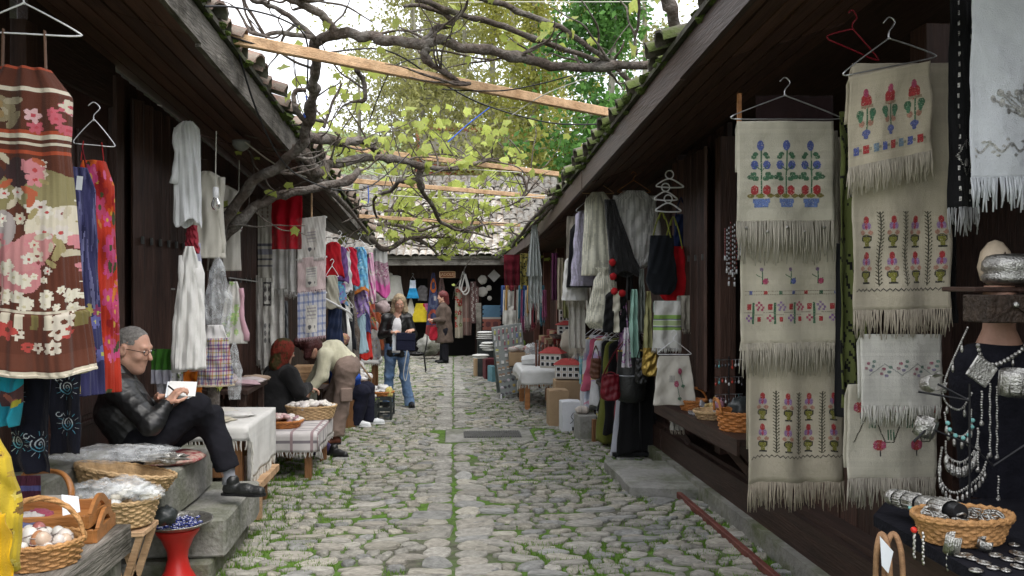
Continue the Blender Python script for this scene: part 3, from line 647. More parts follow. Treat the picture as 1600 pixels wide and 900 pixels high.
b=MB();P=[(hx0-.2,32.6,hz-2.4),(hx1+.2,32.6,hz-2.4),(hx1+.2,34.8,hz),(hx0-.2,34.8,hz)];b.prism(P,(0,.05,.08));b.build('roof',mat('red_roof',(.33,.12,.07),rough=.9,var=.4,scale=3,bump=.6,bscale=12),rh)
stuff=MB()
for i in range(26):
 for j in range(11):
  x=hx0+(hx1-hx0)*(i+.5)/26;t=j/11;stuff.ball((x,32.65+2.2*t,hz-2.3+2.4*t+.05),.07,5,3,(1,2.2,.9))
stuff.build('roof_tiles',mat('red_tile',(.36,.13,.075),rough=.9,var=.4,scale=6),rh,kind='stuff')
lw=thing('whitewashed_house',(-3,15.5,GZ(15.5)),'whitewashed house with curved red tiles above the left eave','house')
b=MB();p0=A(492,250,14.0);p1=A(590,250,17.0)
b.box((-5.0,17.2,1.0),(3.6,4.4,4.2));b.build('wall',mat('whitewash',(.62,.61,.58),rough=.95,var=.12,scale=3,bump=.3,col2=(.40,.39,.36)),lw)
cx=-5.0;
b=MB();P=[(cx+2.05,14.8,3.05),(cx+2.05,19.6,3.05),(cx-1.0,19.6,4.2),(cx-1.0,14.8,4.2)];b.prism(P,(0,0,.05));b.build('roof_deck',MATS['old_roof_boards'],lw)
for i in range(22):
 for k in range(4):
  o=bpy.data.objects.new('roof_tile',TILE_ME[random.randrange(4)]);link(o,lw)
  o.location=V((cx+2.1-k*.34,14.9+i*.21,3.10+k*.13))-ORG[lw.name];o.rotation_euler=(0,-.36,PI+random.uniform(-.06,.06));o.scale=(1,1.2,1.2)
LEAFY=[mat('leaf_yellow_green',(.34,.33,.075),rough=.6,var=.3,scale=1.5,bump=0,trans=.45,col2=(.22,.24,.05)),mat('leaf_fresh_green',(.13,.28,.06),rough=.6,var=.3,scale=1.5,bump=0,trans=.4,col2=(.03,.10,.02)),mat('leaf_olive',(.26,.26,.10),rough=.6,var=.3,scale=1.5,bump=0,trans=.45,col2=(.36,.35,.13))]
TRUNKP=mat('pale_trunk',(.30,.28,.235),rough=.95,var=.35,scale=3,stretch=(1,1,.3),bump=.6,col2=(.13,.13,.08))
def tree(name,label,x,y,h,r,mi,spread,nleaf,lsize,zlo,lean=0,ntw=40,droop=.1,clump=26,ivy=0):
 z0=GZ(y)-.2+max(0,(y-30))*.17
 root=thing(name,(x,y,z0),label,'tree','spring trees behind the bazaar')
 b=MB();tp=[V((x+lean*k/5+random.uniform(-.12,.12),y+random.uniform(-.1,.1),z0+h*.95*k/5))for k in range(6)]
 Q=limb(b,tp,r,r*.25,knob=.08,wob=.3,n=8)
 trunk=b.build('trunk',TRUNKP,root,smooth=True)
 ends=[];b=MB()
 for k in range(ntw):
  t=random.uniform(zlo,.98);p=Q[min(len(Q)-1,int(t*len(Q)))]
  a=random.uniform(0,6.28);L_=spread*random.uniform(.35,1.0)*(1.15-.5*t);q=[p];d=V((math.cos(a),math.sin(a),random.uniform(.1,.7))).normalized()
  for s_ in range(5):
   d=(d+V((random.uniform(-.25,.25),random.uniform(-.25,.25),random.uniform(-.2,.2)-droop))).normalized();q.append(q[-1]+d*L_/5)
   if s_>0:ends.append((q[-1],.18+.1*s_))
  limb(b,q,r*.28*(1.1-.6*t),.008,knob=.1,wob=.3,sub=2,n=5)
  for z_ in range(2):
   e=random.choice(q[2:]);f=[e];d2=V((random.uniform(-1,1),random.uniform(-1,1),random.uniform(-.6,.5))).normalized()
   for s_ in range(3):d2=(d2+V((0,0,-droop*1.5))).normalized();f.append(f[-1]+d2*L_*.16)
   b.tube(f,[.012,.010,.008,.004],4,cap=False);ends+=[(f[2],.2),(f[3],.22)]
 b.build('branches',TRUNKP,trunk,smooth=True,kind='stuff')
 for i in range(ivy):ends.append((Q[int(random.uniform(.12,.75)*len(Q))],.35))
 nb=max(1,nleaf//clump);C_=[];
 for i in range(nb):
  e,s_=random.choice(ends)
  C_.append(np.array(e)+RNG.normal(0,s_*1.1,(clump,3))*np.array((1,1,.8)))
 C_=np.concatenate(C_);n=len(C_)
 D1=RNG.normal(0,1,(n,3));D1/=np.linalg.norm(D1,axis=1)[:,None];D2=np.cross(D1,RNG.normal(0,1,(n,3)));D2/=np.linalg.norm(D2,axis=1)[:,None]
 sz=(lsize*RNG.uniform(.6,1.3,n))[:,None]
 vs=np.stack([C_-D1*sz,C_+D2*sz*.55,C_+D1*sz,C_-D2*sz*.55],1).reshape(-1,3)
 b=MB();b.add(vs,[[4*i,4*i+1,4*i+2,4*i+3]for i in range(n)]);b.build('crown',LEAFY[mi],root)
 return root
def tr(px,Y):return A(px,300,Y).x
tree('maple_tree','bushy fresh green tree above the right eave',tr(955,26),26,14.5,.2,1,2.6,12500,.11,.42,ntw=60)
tree('ivy_clad_tree','pale trunked tree wrapped in yellow-green ivy left of the fresh green tree',tr(835,30),30,17,.22,0,2.2,12000,.09,.15,ntw=46,ivy=160)
tree('ivy_clad_tree','slender pale tree with yellow-green leaves above the lane centre',tr(770,33),33,18,.2,0,2.6,9500,.09,.22,ntw=40,ivy=70)
tree('pale_trunk_tree','thin pale trunk behind the thick vine limb',tr(728,38),38,20,.2,2,3.0,7000,.09,.25,ntw=40,droop=.16)
tree('pale_trunk_tree','sparse spring tree whose twigs droop over the white sky',tr(640,36),36,17,.2,2,4.2,6500,.085,.25,ntw=56,droop=.2)
tree('pale_trunk_tree','leaning bare-limbed tree left of the red roof',tr(690,31),31,15,.17,2,3.2,7000,.09,.2,lean=-1.2,ntw=44,droop=.16)
tree('pale_trunk_tree','twin pale trunk between the ivy clad trees',tr(800,42),42,22,.24,0,3.4,8500,.11,.15,ntw=40)
tree('ivy_clad_tree','low yellow-green tree just behind the right end of the tiled roof',tr(880,27),27,7.5,.14,0,2.2,8000,.10,.12,ntw=46,ivy=60)
tree('ivy_clad_tree','rounded olive tree crown over the middle of the end roof',tr(770,29),29,7.4,.14,2,2.6,6500,.09,.2,ntw=46,ivy=50)
tree('pale_trunk_tree','bare branched tree showing over the left tiles',tr(560,34),34,12.5,.16,2,3.4,2600,.09,.35,ntw=46,droop=.12)
tree('pale_trunk_tree','broad hazy tree standing farthest behind the red roof',tr(690,48),48,19,.3,2,6.0,11000,.14,.12,ntw=70,droop=.05)
tree('pale_trunk_tree','broad pale green tree farthest behind the ivy clad trunks',tr(850,50),50,22,.3,0,6.0,11000,.14,.12,ntw=70,droop=.05)
tree('pale_trunk_tree','tall sparse tree at the far right above the eave',tr(1010,36),36,20,.22,2,3.0,5000,.11,.3,ntw=36)
class Cv:
 """a painted print: colours per cell of a piece w x h metres"""
 def __init__(s,w,h,base,res=.006):
  s.w,s.h,s.res=w,h,res;s.nx,s.ny=max(2,int(w/res)),max(2,int(h/res))
  s.a=np.ones((s.ny,s.nx,3))*np.array(base)
  s.Y,s.X=np.meshgrid((np.arange(s.ny)+.5)/s.ny*h,(np.arange(s.nx)+.5)/s.nx*w,indexing='ij')
 def put(s,m,c):s.a[m]=np.array(c);return s
 def disc(s,x,y,rx,ry,c,rot=0):
  dx,dy=s.X-x,s.Y-y;k,n=math.cos(rot),math.sin(rot)
  return s.put(((dx*k+dy*n)/rx)**2+((-dx*n+dy*k)/ry)**2<1,c)
 def ring(s,x,y,r,w,c):d=np.hypot(s.X-x,s.Y-y);return s.put(abs(d-r)<w,c)
 def rect(s,x0,x1,y0,y1,c):return s.put((s.X>=x0)&(s.X<x1)&(s.Y>=y0)&(s.Y<y1),c)
 def flower(s,x,y,r,c,c2,n=5):
  ph=random.uniform(0,6)
  for k in range(n):a=ph+2*PI*k/n;s.disc(x+math.cos(a)*r*.55,y+math.sin(a)*r*.55,r*.5,r*.34,c,a)
  return s.disc(x,y,r*.25,r*.25,c2)
 def scatter(s,n,r,cols,cols2,kind='flower',box=None):
  x0,x1,y0,y1=box or(0,s.w,0,s.h)
  for _ in range(n):
   x,y=random.uniform(x0,x1),random.uniform(y0,y1);q=r*random.uniform(.6,1.3);c=random.choice(cols)
   if kind=='flower':s.flower(x,y,q,c,random.choice(cols2),random.choice((5,6)))
   elif kind=='leaf':s.disc(x,y,q,q*.4,c,random.uniform(0,3.1))
   else:s.disc(x,y,q,q*random.uniform(.5,1),c,random.uniform(0,3.1))
  return s
 def at(s,u,v):return s.a[np.clip((v*s.ny).astype(int),0,s.ny-1),np.clip((u*s.nx).astype(int),0,s.nx-1)]
def solidc(c):
 return lambda u,v:np.broadcast_to(np.array(c),u.shape+(3,))
def fn2(U,Vv,seed=0,f=1.0):
 r=np.random.default_rng(seed);o=np.zeros_like(U)
 for k in range(5):
  a,b_=r.uniform(-6,6,2)*f;o+=np.sin(a*U*2+b_*Vv*2+r.uniform(0,6.3))/(1+.35*k)
 return o/2.6
def colgrid(cf,nu,nv):
 u=(np.arange(nu)+.5)/nu;v=(np.arange(nv)+.5)/nv
 Vv,U=np.meshgrid(v,u,indexing='ij');return cf(U,Vv)
def hangcloth(name,label,cat,TL,TR,H,cf,folds=3,amp=.02,fringe=0,fl=.08,fcol=(.55,.50,.41),flare=1.0,top=1.0,nu=30,nv=50,seed=1,group=None,m=None,droop=0.,back=.25,hang=None,ragged=0.,fr_r=.0021):
 """a cloth hung from its top edge, folded over a rail so it has a short back flap; returns (root, surface)"""
 TL,TR=V(TL),V(TR);mid=(TL+TR)/2;wv=(TR-TL);w=wv.length;ex=wv.normalized();nrm=V((ex.y,-ex.x,0)).normalized()
 if nrm.y>0:nrm=-nrm
 root=thing(name,mid-V((0,0,H)),label,cat,group);rs=random.Random(seed);ph=rs.uniform(0,6)
 exA,nA,mA=np.array(ex),np.array(nrm),np.array(mid)
 def S(u,v,off=0.0):
  u=np.asarray(u,float);v=np.asarray(v,float)
  k=(top+(flare-top)*np.clip(v*1.0,0,1)**.8)
  x=(u-.5)*w*k
  fo=amp*(np.sin(2*PI*folds*u+ph+1.2*np.sin(v*2.5))*(.25+.75*v)+.6*fn2(u,v*min(2.2,H/max(w,.05)),seed))
  z=-H*v+droop*4*(u-.5)**2*-1*(1-v)+ragged*fn2(u*3,v*0,seed+3)*v
  fo=fo+.0045*fn2(u*2.5,v*H*3,seed+5)+.002*fn2(u*7,v*H*9,seed+6)
  return mA+exA*x[...,None]+nA*(fo+off+.012)[...,None]+np.array((0,0,1))*z[...,None]
 vv,uu=np.meshgrid(np.linspace(0,1,nv+1),np.linspace(0,1,nu+1),indexing='ij')
 b=MB();P=S(uu,vv);b.grid(P,cols=colgrid(cf,nu,nv))
 if back>0:
  vb=np.linspace(back,0,8)[:-1];v2,u2=np.meshgrid(vb,np.linspace(0,1,nu+1),indexing='ij');Q=S(u2,v2);Q=Q-nA*.03
  Q=np.concatenate([Q,P[:1]]);b.grid(Q,cols=np.broadcast_to(cf(np.full((7,nu),.5),np.full((7,nu),.97)),(7,nu,3)))
 p=b.build('cloth',m or CLOTHV,root,smooth=True,solid=.002)
 if fringe:
  b=MB();b.col=tuple(fcol)
  fringe=int(fringe*1.5)
  for k in range(fringe):
   u=(k+rs.uniform(0,1))/fringe;q=V(S(u,1.0));L_=fl*rs.uniform(.6,1.12);dx=rs.uniform(-.012,.012);dy=rs.uniform(-.01,.01)
   b.col=tuple(np.array(fcol)*rs.uniform(.8,1.12))
   b.tube([q+V((0,0,.004)),q+ex*dx*.5+nrm*dy+V((0,0,-L_*.5)),q+ex*dx+V((0,0,-L_))],[fr_r,fr_r*1.15,fr_r*.7],4)
  b.build('fringe',CLOTHV,root,kind='stuff',smooth=True)
 if hang:
  hanger(root,mid+V((0,0,.012)),w*1.05,ex,hang)
 return root,S
def hanger(root,p,w,ex,m=None,hook=True,name='hanger',rise=.11):
 """wire clothes hanger: bar at p, shoulders, hook"""
 p=V(p);ex=V(ex).normalized();b=MB();r=.0035
 l,r_=p-ex*w/2,p+ex*w/2;apex=p+V((0,0,rise))
 b.tube(spline([l,p,r_,r_+V((0,0,.02)),apex+ex*.01,apex-ex*.01,l+V((0,0,.02)),l],4),r,6)
 if hook:b.tube(spline([apex,apex+V((0,0,.03)),apex+ex*.025+V((0,0,.065)),apex+V((0,0,.09)),apex-ex*.025+V((0,0,.07))],4),r,6)
 return b.build(name,m or STEEL,root,smooth=True)
class Stitch:
 """cross-stitch pattern: cells painted with colours, laid on a cloth surface as raised thread squares"""
 def __init__(s,w,h):s.w,s.h,s.g,s.W,s.H=w,h,{},2*w,2*h
 def disc(s,x,y,rx,ry,c):
  x,y,rx,ry=2*x,2*y,2*rx,2*ry
  for j in range(int(y-ry)-1,int(y+ry)+2):
   for i in range(int(x-rx)-1,int(x+rx)+2):
    if 0<=i<s.W and 0<=j<s.H and((i+.5-x)/rx)**2+((j+.5-y)/ry)**2<=1:s.g[(i,j)]=c
  return s
 def rect(s,x0,x1,y0,y1,c):
  for j in range(int(2*y0),int(2*y1)):
   for i in range(int(2*x0),int(2*x1)):
    if 0<=i<s.W and 0<=j<s.H:s.g[(i,j)]=c
  return s
 def line(s,x0,y0,x1,y1,c):
  x0,y0,x1,y1=2*x0+.5,2*y0+.5,2*x1+.5,2*y1+.5;n=int(max(abs(x1-x0),abs(y1-y0)))+1
  for k in range(n+1):
   i,j=int(round(x0+(x1-x0)*k/n)),int(round(y0+(y1-y0)*k/n))
   for q in(0,1):
    if 0<=i+q<s.W and 0<=j<s.H:s.g[(i+q,j)]=c
  return s
 def lay(s,root,S,u0,u1,v0,v1,name='embroidery',m=None,rs=None):
  rs=rs or random.Random(4);b=MB();du,dv=(u1-u0)/s.W,(v1-v0)/s.H
  keys=[k for k in s.g if rs.random()>.05];U=np.array([u0+(i+.5)*du for i,j in keys]);Vv=np.array([v0+(j+.5)*dv for i,j in keys])
  C=[];e=.46
  for sx,sy in((-e,-e),(e,-e),(e,e),(-e,e)):C.append(S(U+sx*du,Vv+sy*dv,.0035))
  vs=np.stack(C,1).reshape(-1,3)
  n=len(keys);b.v.append(vs);b.n=4*n
  b.f=[[4*i,4*i+3,4*i+2,4*i+1]for i in range(n)];b.c=[tuple((np.array(s.g[k])*.86+.025)*rs.uniform(.65,1.2))for k in keys];b.m=[0]*n
  return b.build(name,m or CLOTHV,root,kind='stuff')
def garment(name,label,cat,top,H,prof,cf,yaw=0,dr=.35,folds=7,amp=.16,nu=56,nv=44,seed=1,group=None,m=None,sleeves=(),straps=None,hang=None,hangw=.38,hem=0.,tag_=None,closed=True,lean=(0,0),scol=None,edge=None,ring=0):
 """a hollow hanging garment: prof = [(t, half width)], folds deepen to the hem"""
 top=V(top);rs=random.Random(seed);ph=rs.uniform(0,6)
 root=thing(name,top-V((0,0,H)),label,cat,group)
 ex=np.array((math.cos(yaw),math.sin(yaw),0));ey=np.array((math.sin(yaw),-math.cos(yaw),0))
 ts=np.array([p[0]for p in prof]);ws=np.array([p[1]for p in prof])
 wmax=ws.max()
 def S(a,t):
  hw=np.interp(t,ts,ws);hd=np.maximum(.035,hw*dr)
  f=1+amp*(.2+.8*t)*(np.sin(folds*a+ph+.8*np.sin(3*t+ph))+.5*np.sin((folds*2+1)*a+ph*2+1.5*np.sin(5*t))+.35*np.sin((folds*4+3)*a+ph*3+2*np.sin(4*t+ph)))
  x=hw*np.cos(a)*(1+.25*(f-1));y=hd*np.sin(a)*f+.02*fn2(np.cos(a),t*2,seed)
  z=-H*t+hem*np.sin(3*a+ph)*t
  return np.array(top)+ex*(x+lean[0]*t)[...,None]+ey*(y+lean[1]*t)[...,None]+np.array((0,0,1.))*z[...,None]
 tt,aa=np.meshgrid(np.linspace(0,1,nv+1),np.linspace(0,2*PI,nu,endpoint=False),indexing='ij')
 tc_,ac=np.meshgrid((np.arange(nv)+.5)/nv,(np.arange(nu)+.5)/nu*2*PI,indexing='ij')
 hwc=np.interp(tc_,ts,ws)
 b=MB();b.grid(S(aa,tt),cu=True,cols=cf(.5+.5*np.cos(ac)*hwc/wmax,tc_))
 body=b.build('garment',m or CLOTHV,root,smooth=True,solid=.0025)
 for(x0,z0,x1,z1,r0,r1)in sleeves:
  b=MB();P=[];n=12
  a0=np.array(top)+ex*x0+np.array((0,0,z0));a1=np.array(top)+ex*x1+np.array((0,0,z1))
  pts=[V(a0+(a1-a0)*k/7+ey*(.012*math.sin(k*1.7+ph))+ex*.01*math.sin(k*1.1+ph))for k in range(8)]
  rr=[r0+(r1-r0)*k/7+.006*math.sin(k*2.3+ph)for k in range(8)]
  b.col=tuple(scol if scol is not None else cf(np.array([[.5]]),np.array([[.2]]))[0,0]);b.tube(pts,rr,n,sq=.55);b.build('sleeve',m or CLOTHV,root,smooth=True)
 if straps:
  for sx in straps[0]:
   b=MB();b.col=tuple(straps[2]);a0=np.array(top)+ex*sx;b.bar(V(a0),V(np.array(top)+ex*sx*straps[3]+np.array((0,0,straps[1]))),.018,.004);b.build('strap',CLOTHV,root)
 if edge:
  b=MB();b.col=tuple(edge);a_=np.linspace(0,2*PI,40);Q=S(a_,np.ones(40));b.tube([V(q)for q in Q],.007,5);b.build('trim',CLOTHV,root)
 if hang:hanger(root,top+V((0,0,(straps[1]if straps else 0)-.015)),hangw,ex,hang)
 return root,S
DRESS=[(0,.16),(.25,.15),(.45,.2),(1,.34)]
TOP=[(0,.09),(.06,.2),(.3,.22),(1,.25)]
SHIRT=[(0,.07),(.05,.19),(.2,.23),(1,.26)]
SKIRT=[(0,.12),(.1,.13),(1,.3)]
LONG=[(0,.08),(.05,.17),(.4,.2),(1,.26)]
def basket(name,label,c,rx,ry,h,m,rows=9,stakes=28,flare=1.25,handle=None,sub=None,group=None,rot=0,weave=.006,rim=True,cat='basket'):
 c=V(c);root=thing(name,c,label,cat,group);b=MB();nv=rows*4;nu=stakes*4;P=[]
 M=Matrix.Rotation(rot,3,'Z')
 for k in range(nv+1):
  t=k/nv;s_=1+(flare-1)*t;row=int(t*rows*.999)
  ringp=[]
  for j in range(nu):
   a=2*PI*j/nu;bul=abs(math.sin(PI*t*rows));w_=weave*(bul*.7+(1 if row%2 else-1)*math.cos(stakes*a/2*2/2)*bul)
   ringp.append(c+M@V((math.cos(a)*(rx*s_+w_),math.sin(a)*(ry*s_+w_),h*t)))
  P.append(ringp)
 for k in range(5):
  t=1-k/4;s_=(1+(flare-1)*t)*.93;P.append([c+M@V((math.cos(2*PI*j/nu)*rx*s_,math.sin(2*PI*j/nu)*ry*s_,.012+(h-.012)*t))for j in range(nu)])
 P.append([c+M@V((math.cos(2*PI*j/nu)*.01,math.sin(2*PI*j/nu)*.01,.012))for j in range(nu)])
 b.grid(np.array(P),cu=True);b.build('weave',m,root,smooth=True)
 if rim:
  b=MB();f=flare;n=56
  for q in range(2):b.tube([c+M@V((math.cos(2*PI*j/n)*rx*f,math.sin(2*PI*j/n)*ry*f,h+.006*math.sin(j*1.6+q*PI)))for j in range(n+1)],.008,6)
  b.build('rim',m,root,smooth=True)
 if handle=='hoop':
  b=MB();n=18;H=max(rx,ry)*1.25
  for q in range(3):b.tube([c+M@V((math.cos(PI*j/n)*rx*flare*1.0,.006*math.cos(j*1.1+q*2.1),h*.9+math.sin(PI*j/n)*H+.006*math.sin(j*1.1+q*2.1)))for j in range(n+1)],.0065,5)
  b.build('handle',m,root,smooth=True)
 if handle=='ears':
  for sg in(-1,1):
   b=MB()
   for q in range(2):b.tube(spline([c+M@V((sg*rx*flare,-.07-q*.012,h)),c+M@V((sg*(rx*flare+.01),-.05,h+.07+q*.012)),c+M@V((sg*(rx*flare+.01),.05,h+.07+q*.012)),c+M@V((sg*rx*flare,.07+q*.012,h))],5),.008,6)
   b.build('handle',m,root,smooth=True)
 return root
def loose(name,label,cat,group,pts,shapes,m=None,fix=None):
 """small countable goods in a heap: each its own object, sharing a few meshes"""
 for i,p in enumerate(pts):
  o=bpy.data.objects.new(name,shapes[i%len(shapes)]);link(o);o.location=p;s_=random.uniform(.85,1.15)
  o.rotation_euler=(random.uniform(-.4,.4),random.uniform(-.4,.4),random.uniform(0,6.28))if fix is None else fix;o.scale=(s_,s_,s_)
  tagit(o,label,cat,group,'thing')
def meshof(b,m,smooth=True,name='goods'):
 o=b.build(name,m,smooth=smooth);me=o.data;bpy.data.objects.remove(o);return me
def heap(c,rx,ry,h,n,seed=0):
 r=random.Random(seed);out=[]
 for i in range(n):
  a,q=r.uniform(0,6.28),math.sqrt(r.random());out.append(V(c)+V((math.cos(a)*rx*q,math.sin(a)*ry*q,h*(1-q*q)+r.uniform(-.008,.008))))
 return out
CREAM=(.58,.54,.45);IVORY=(.66,.64,.58);WHITE=(.80,.80,.79)
RED=(.50,.03,.04);PINKR=(.52,.06,.16);BLUE=(.10,.14,.45);GRN=(.06,.19,.10);OLIVE=(.26,.25,.03);LILAC=(.36,.22,.45);BLK=(.03,.028,.03);PEACH=(.52,.25,.18)
def linen(base,seed=0,w=.5,h=1.):
 c=Cv(w,h,base,.008);r=np.random.default_rng(seed);c.a*=(1+.022*r.normal(0,1,(c.ny,1,1))+.018*r.normal(0,1,(1,c.nx,1)));return c.at
def plant(st,x,y,s=1.0):
 st.line(x,y+3,x,y+38,GRN)
 for k,(dy,c,rx,ry)in enumerate(((3,BLUE,2.6,3.4),)):st.disc(x,y+dy,rx,ry,c)
 for sg in(-1,1):
  for dy,dx in((9,3.5),(11,4.8)):st.disc(x+sg*dx,y+dy,1.9,1.4,GRN)
  st.disc(x+sg*4.2,y+16.5,2.6,3.2,BLUE);st.line(x,y+20,x+sg*4,y+17,GRN)
  for dy,dx in((23,5),(25,7.2),(26,3.6)):st.disc(x+sg*dx,y+dy,2.2,1.6,GRN)
  st.disc(x+sg*4,y+34,2.7,3.3,RED);st.disc(x+sg*6.5,y+38,2.6,1.4,(.25,.2,.04))
 st.disc(x,y+38,3,1.5,OLIVE);st.rect(x-5,x+6,y+40,y+43,(.16,.25,.58));st.rect(x-4,x+5,y+43,y+46,(.16,.25,.58))
def tulip(st,x,y):
 st.disc(x,y+3,2.2,3.4,RED)
 for sg in(-1,1):st.disc(x+sg*1.8,y+7.5,1.7,2.8,LILAC);st.disc(x+sg*3.2,y+13,2.0,1.8,PEACH)
 st.disc(x,y+8,.9,2.5,PINKR);st.disc(x,y+18,4,3.6,BLK);st.disc(x,y+18,3.2,3,OLIVE);st.rect(x-3.5,x+4,y+15.5,y+16.5,BLK);st.rect(x-1.5,x+2,y+21,y+24,OLIVE);st.rect(x-3,x+3.5,y+24,y+25.5,BLK)
def stem(st,x,y0,y1):
 st.line(x,y0,x,y1,(.05,.045,.03))
 for k in range(int(y0),int(y1),3):st.line(x,k+2,x-2,k,(.06,.06,.03));st.line(x,k+2,x+2,k,(.06,.06,.03))
def zig(st,y,c=BLK):
 for i in range(st.W):st.g[(i,2*y+abs(i%8-4))]=c;st.g[(i,2*y+1+abs(i%8-4))]=c
def hc(name,label,cat,x0,y0,x1,y1,Y,cf,**kw):
 return hangcloth(name,label,cat,at(x0,y0,Y),at(x1,kw.pop('y0r',y0),Y),(y1-y0)*pxm(Y),cf,**kw)
G1='embroidered linen towels on hangers'
r1,S=hc('linen_towel','long linen towel with tulip pots and zigzag, hanging lowest of its stack','towel',1168,215,1318,768,3.96,linen((.505,.449,.351),1),folds=2.2,amp=.018,fringe=110,fl=.13,fcol=(.447,.387,.301),seed=3,group=G1,back=.9,ragged=.01)
st=Stitch(80,64)
for q,x in enumerate((11,31,51,71)):
 for y in(2,31):tulip(st,x,y)
 if q<3:stem(st,x+10,-2,56)
zig(st,59);st.lay(r1,S,.03,.985,.735,.935)
r1,S=hc('linen_towel','linen towel with a red and violet blossom border and knotted fringe, middle of its stack','towel',1156,205,1307,545,3.90,linen((.532,.486,.386),2),folds=1.8,amp=.015,fringe=110,fl=.15,fcol=(.482,.439,.361),seed=7,group=G1,back=.3)
st=Stitch(84,52)
for x in(16,42,68):st.line(x,3,x,14,GRN);st.line(x,9,x-5,6,GRN);st.line(x,12,x+4,9,GRN);st.disc(x+3,12,2.6,2.4,PINKR if x!=42 else BLUE);st.disc(x,2,1.6,1.6,(.25,.15,.3))
for i in range(0,168):
 if i%3:st.g[(i,40)]=(.2,.18,.15);st.g[(i,46)]=(.2,.18,.15)
for i in range(5,84,13):st.rect(i,i+3,20,23,(RED,GRN,BLUE)[i%3])
for k,x in enumerate(range(4,84,19)):
 for(dx,dy)in((0,0),(2,2),(4,0),(2,-2),(6,2),(5,4),(1,4)):st.rect(x+7+dx,x+9+dx,31+dy,33+dy,LILAC if k%2 else PINKR)
 for(dx,dy)in((0,0),(2,2),(4,0),(2,-2)):st.rect(x-2+dx,x+dx,42+dy,44+dy,PINKR if k%2 else(.3,.12,.4));
 st.rect(x-1,x+3,31,36,RED);st.rect(x+4,x+6,30,48,GRN);st.rect(x+9,x+12,42,46,RED)
for i in range(168):st.g[(i,76+(4 if(i//18)%2 else 0))]=(.25,.24,.2)
st.lay(r1,S,.04,.97,.64,.93)
b=MB();b.col=(.52,.47,.38)
for k in range(60):
 for s_ in(0,1):b.tube([V(S(k/60,.985)),V(S((k+(1 if s_ else-1))/60,1.03))],.002,4)
b.build('knotted_net',CLOTHV,r1,kind='stuff')
r1,S=hc('linen_towel','topmost linen towel with three blue flowering pots and a beaded fringe','towel',1151,190,1301,350,3.84,linen((.550,.513,.421),4),folds=1.6,amp=.012,fringe=60,fl=.19,fcol=(.430,.396,.327),seed=9,group=G1,back=.5,hang=STEEL,fr_r=.0035)
st=Stitch(66,60)
for x in(15,33,51):plant(st,x,7)
st.lay(r1,S,.02,.98,.10,.96)
for i in range(66):pass
b=MB()
for k in range(5):b.ball(V(S(.1+.2*k,1.0))+V((0,-.008,-.03-.02*(k%2))),.008,8,6)
b.build('sequins',SILVER,r1,kind='stuff',smooth=True)
r1,S=hc('linen_towel','tall linen towel with two rows of tulip pots behind the jewellery wires','towel',1330,100,1482,498,3.28,linen((.496,.441,.343),5),folds=1.8,amp=.016,fringe=90,fl=.11,fcol=(.473,.413,.327),seed=13,group=G1,back=.3)
st=Stitch(76,66)
for q,x in enumerate((9,29,49,69)):
 for y in(4,33):tulip(st,x,y)
 if q<3:stem(st,x+10,0,60)
zig(st,62);st.lay(r1,S,.04,.99,.60,.93)
r1,S=hc('linen_towel','short linen towel with three red bell flowers on a thin wire hanger','towel',1325,122,1452,268,3.2,linen((.523,.458,.351),6),folds=1.6,amp=.012,fringe=100,fl=.11,fcol=(.499,.447,.361),seed=17,group=G1,y0r=96,back=.5,hang=STEEL)
st=Stitch(60,56)
for x in(11,30,49):
 st.disc(x,12,4.2,5.5,RED);st.disc(x,6,2,3,PINKR);st.line(x,17,x,36,GRN);st.rect(x-4,x+5,15,17,(.4,.3,.2))
 for sg in(-1,1):st.disc(x+sg*4.5,21,2.6,3.2,GRN);st.disc(x+sg*3,28,2,2.4,PEACH);st.disc(x+sg*4,24,1.5,3,(.08,.25,.14))
 st.disc(x,35,3.2,2.4,(.13,.16,.42));st.disc(x,38,1.6,1.6,(.13,.16,.42))
for k,x in enumerate(range(2,58,7)):st.rect(x,x+4,44,50,(BLUE,RED,(.2,.3,.4))[k%3]);st.rect(x+4,x+6,46,48,(.3,.28,.2))
st.lay(r1,S,.03,.97,.12,.97)
r1,S=hc('linen_towel','white linen towel with a fine pastel flower chain, upper of the white pair','towel',1342,522,1470,638,3.30,linen((.642,.621,.566),8),folds=1.6,amp=.008,fringe=70,fl=.08,fcol=(.66,.64,.58),seed=21,group=G1,back=.9)
st=Stitch(64,40)
for k in range(5):
 x=5+k*13;y=14+(6 if k%2 else 0);st.line(x,20-(6 if k%2 else-6),x+13,20+(6 if k%2 else-6),(.3,.32,.3))
 for dx,dy,c in((0,0,(.45,.14,.2)),(4,3,(.2,.3,.28)),(2,7,(.3,.25,.4)),(-2,5,(.5,.25,.28)),(5,-2,(.2,.32,.25))):st.disc(x+dx,y+dy,1.6,1.6,c)
st.lay(r1,S,.02,.98,.22,.75)
r1,S=hc('linen_towel','fringed linen towel with big pink flowers on a zigzag stem, lower of the white pair','towel',1322,600,1462,752,3.36,linen((.569,.531,.437),10),folds=1.4,amp=.008,fringe=90,fl=.12,fcol=(.473,.430,.361),seed=25,group=G1,back=.9)
st=Stitch(64,44)
for k in range(5):
 x=3+k*14;a,c_=(12,28)if k%2 else(28,12)
 st.line(x,a,x+9,c_,(.06,.05,.03));st.line(x+9,c_,x+14,c_,(.06,.05,.03))
 fy=30 if k%2 else 8;st.disc(x+5,fy,3.6,3.2,RED);st.disc(x+2,fy,1.7,2.4,PINKR);st.disc(x+8,fy,1.7,2.4,PINKR);st.line(x+5,fy+3,x+5,fy+6,BLK)
 for dx in(11,13,15):st.rect(x+dx,x+dx+1,c_-7 if c_>20 else c_+2,c_-1 if c_>20 else c_+8,GRN)
st.lay(r1,S,.02,.98,.1,.9)
cv=Cv(.2,1.4,(.13,.15,.05),.007)
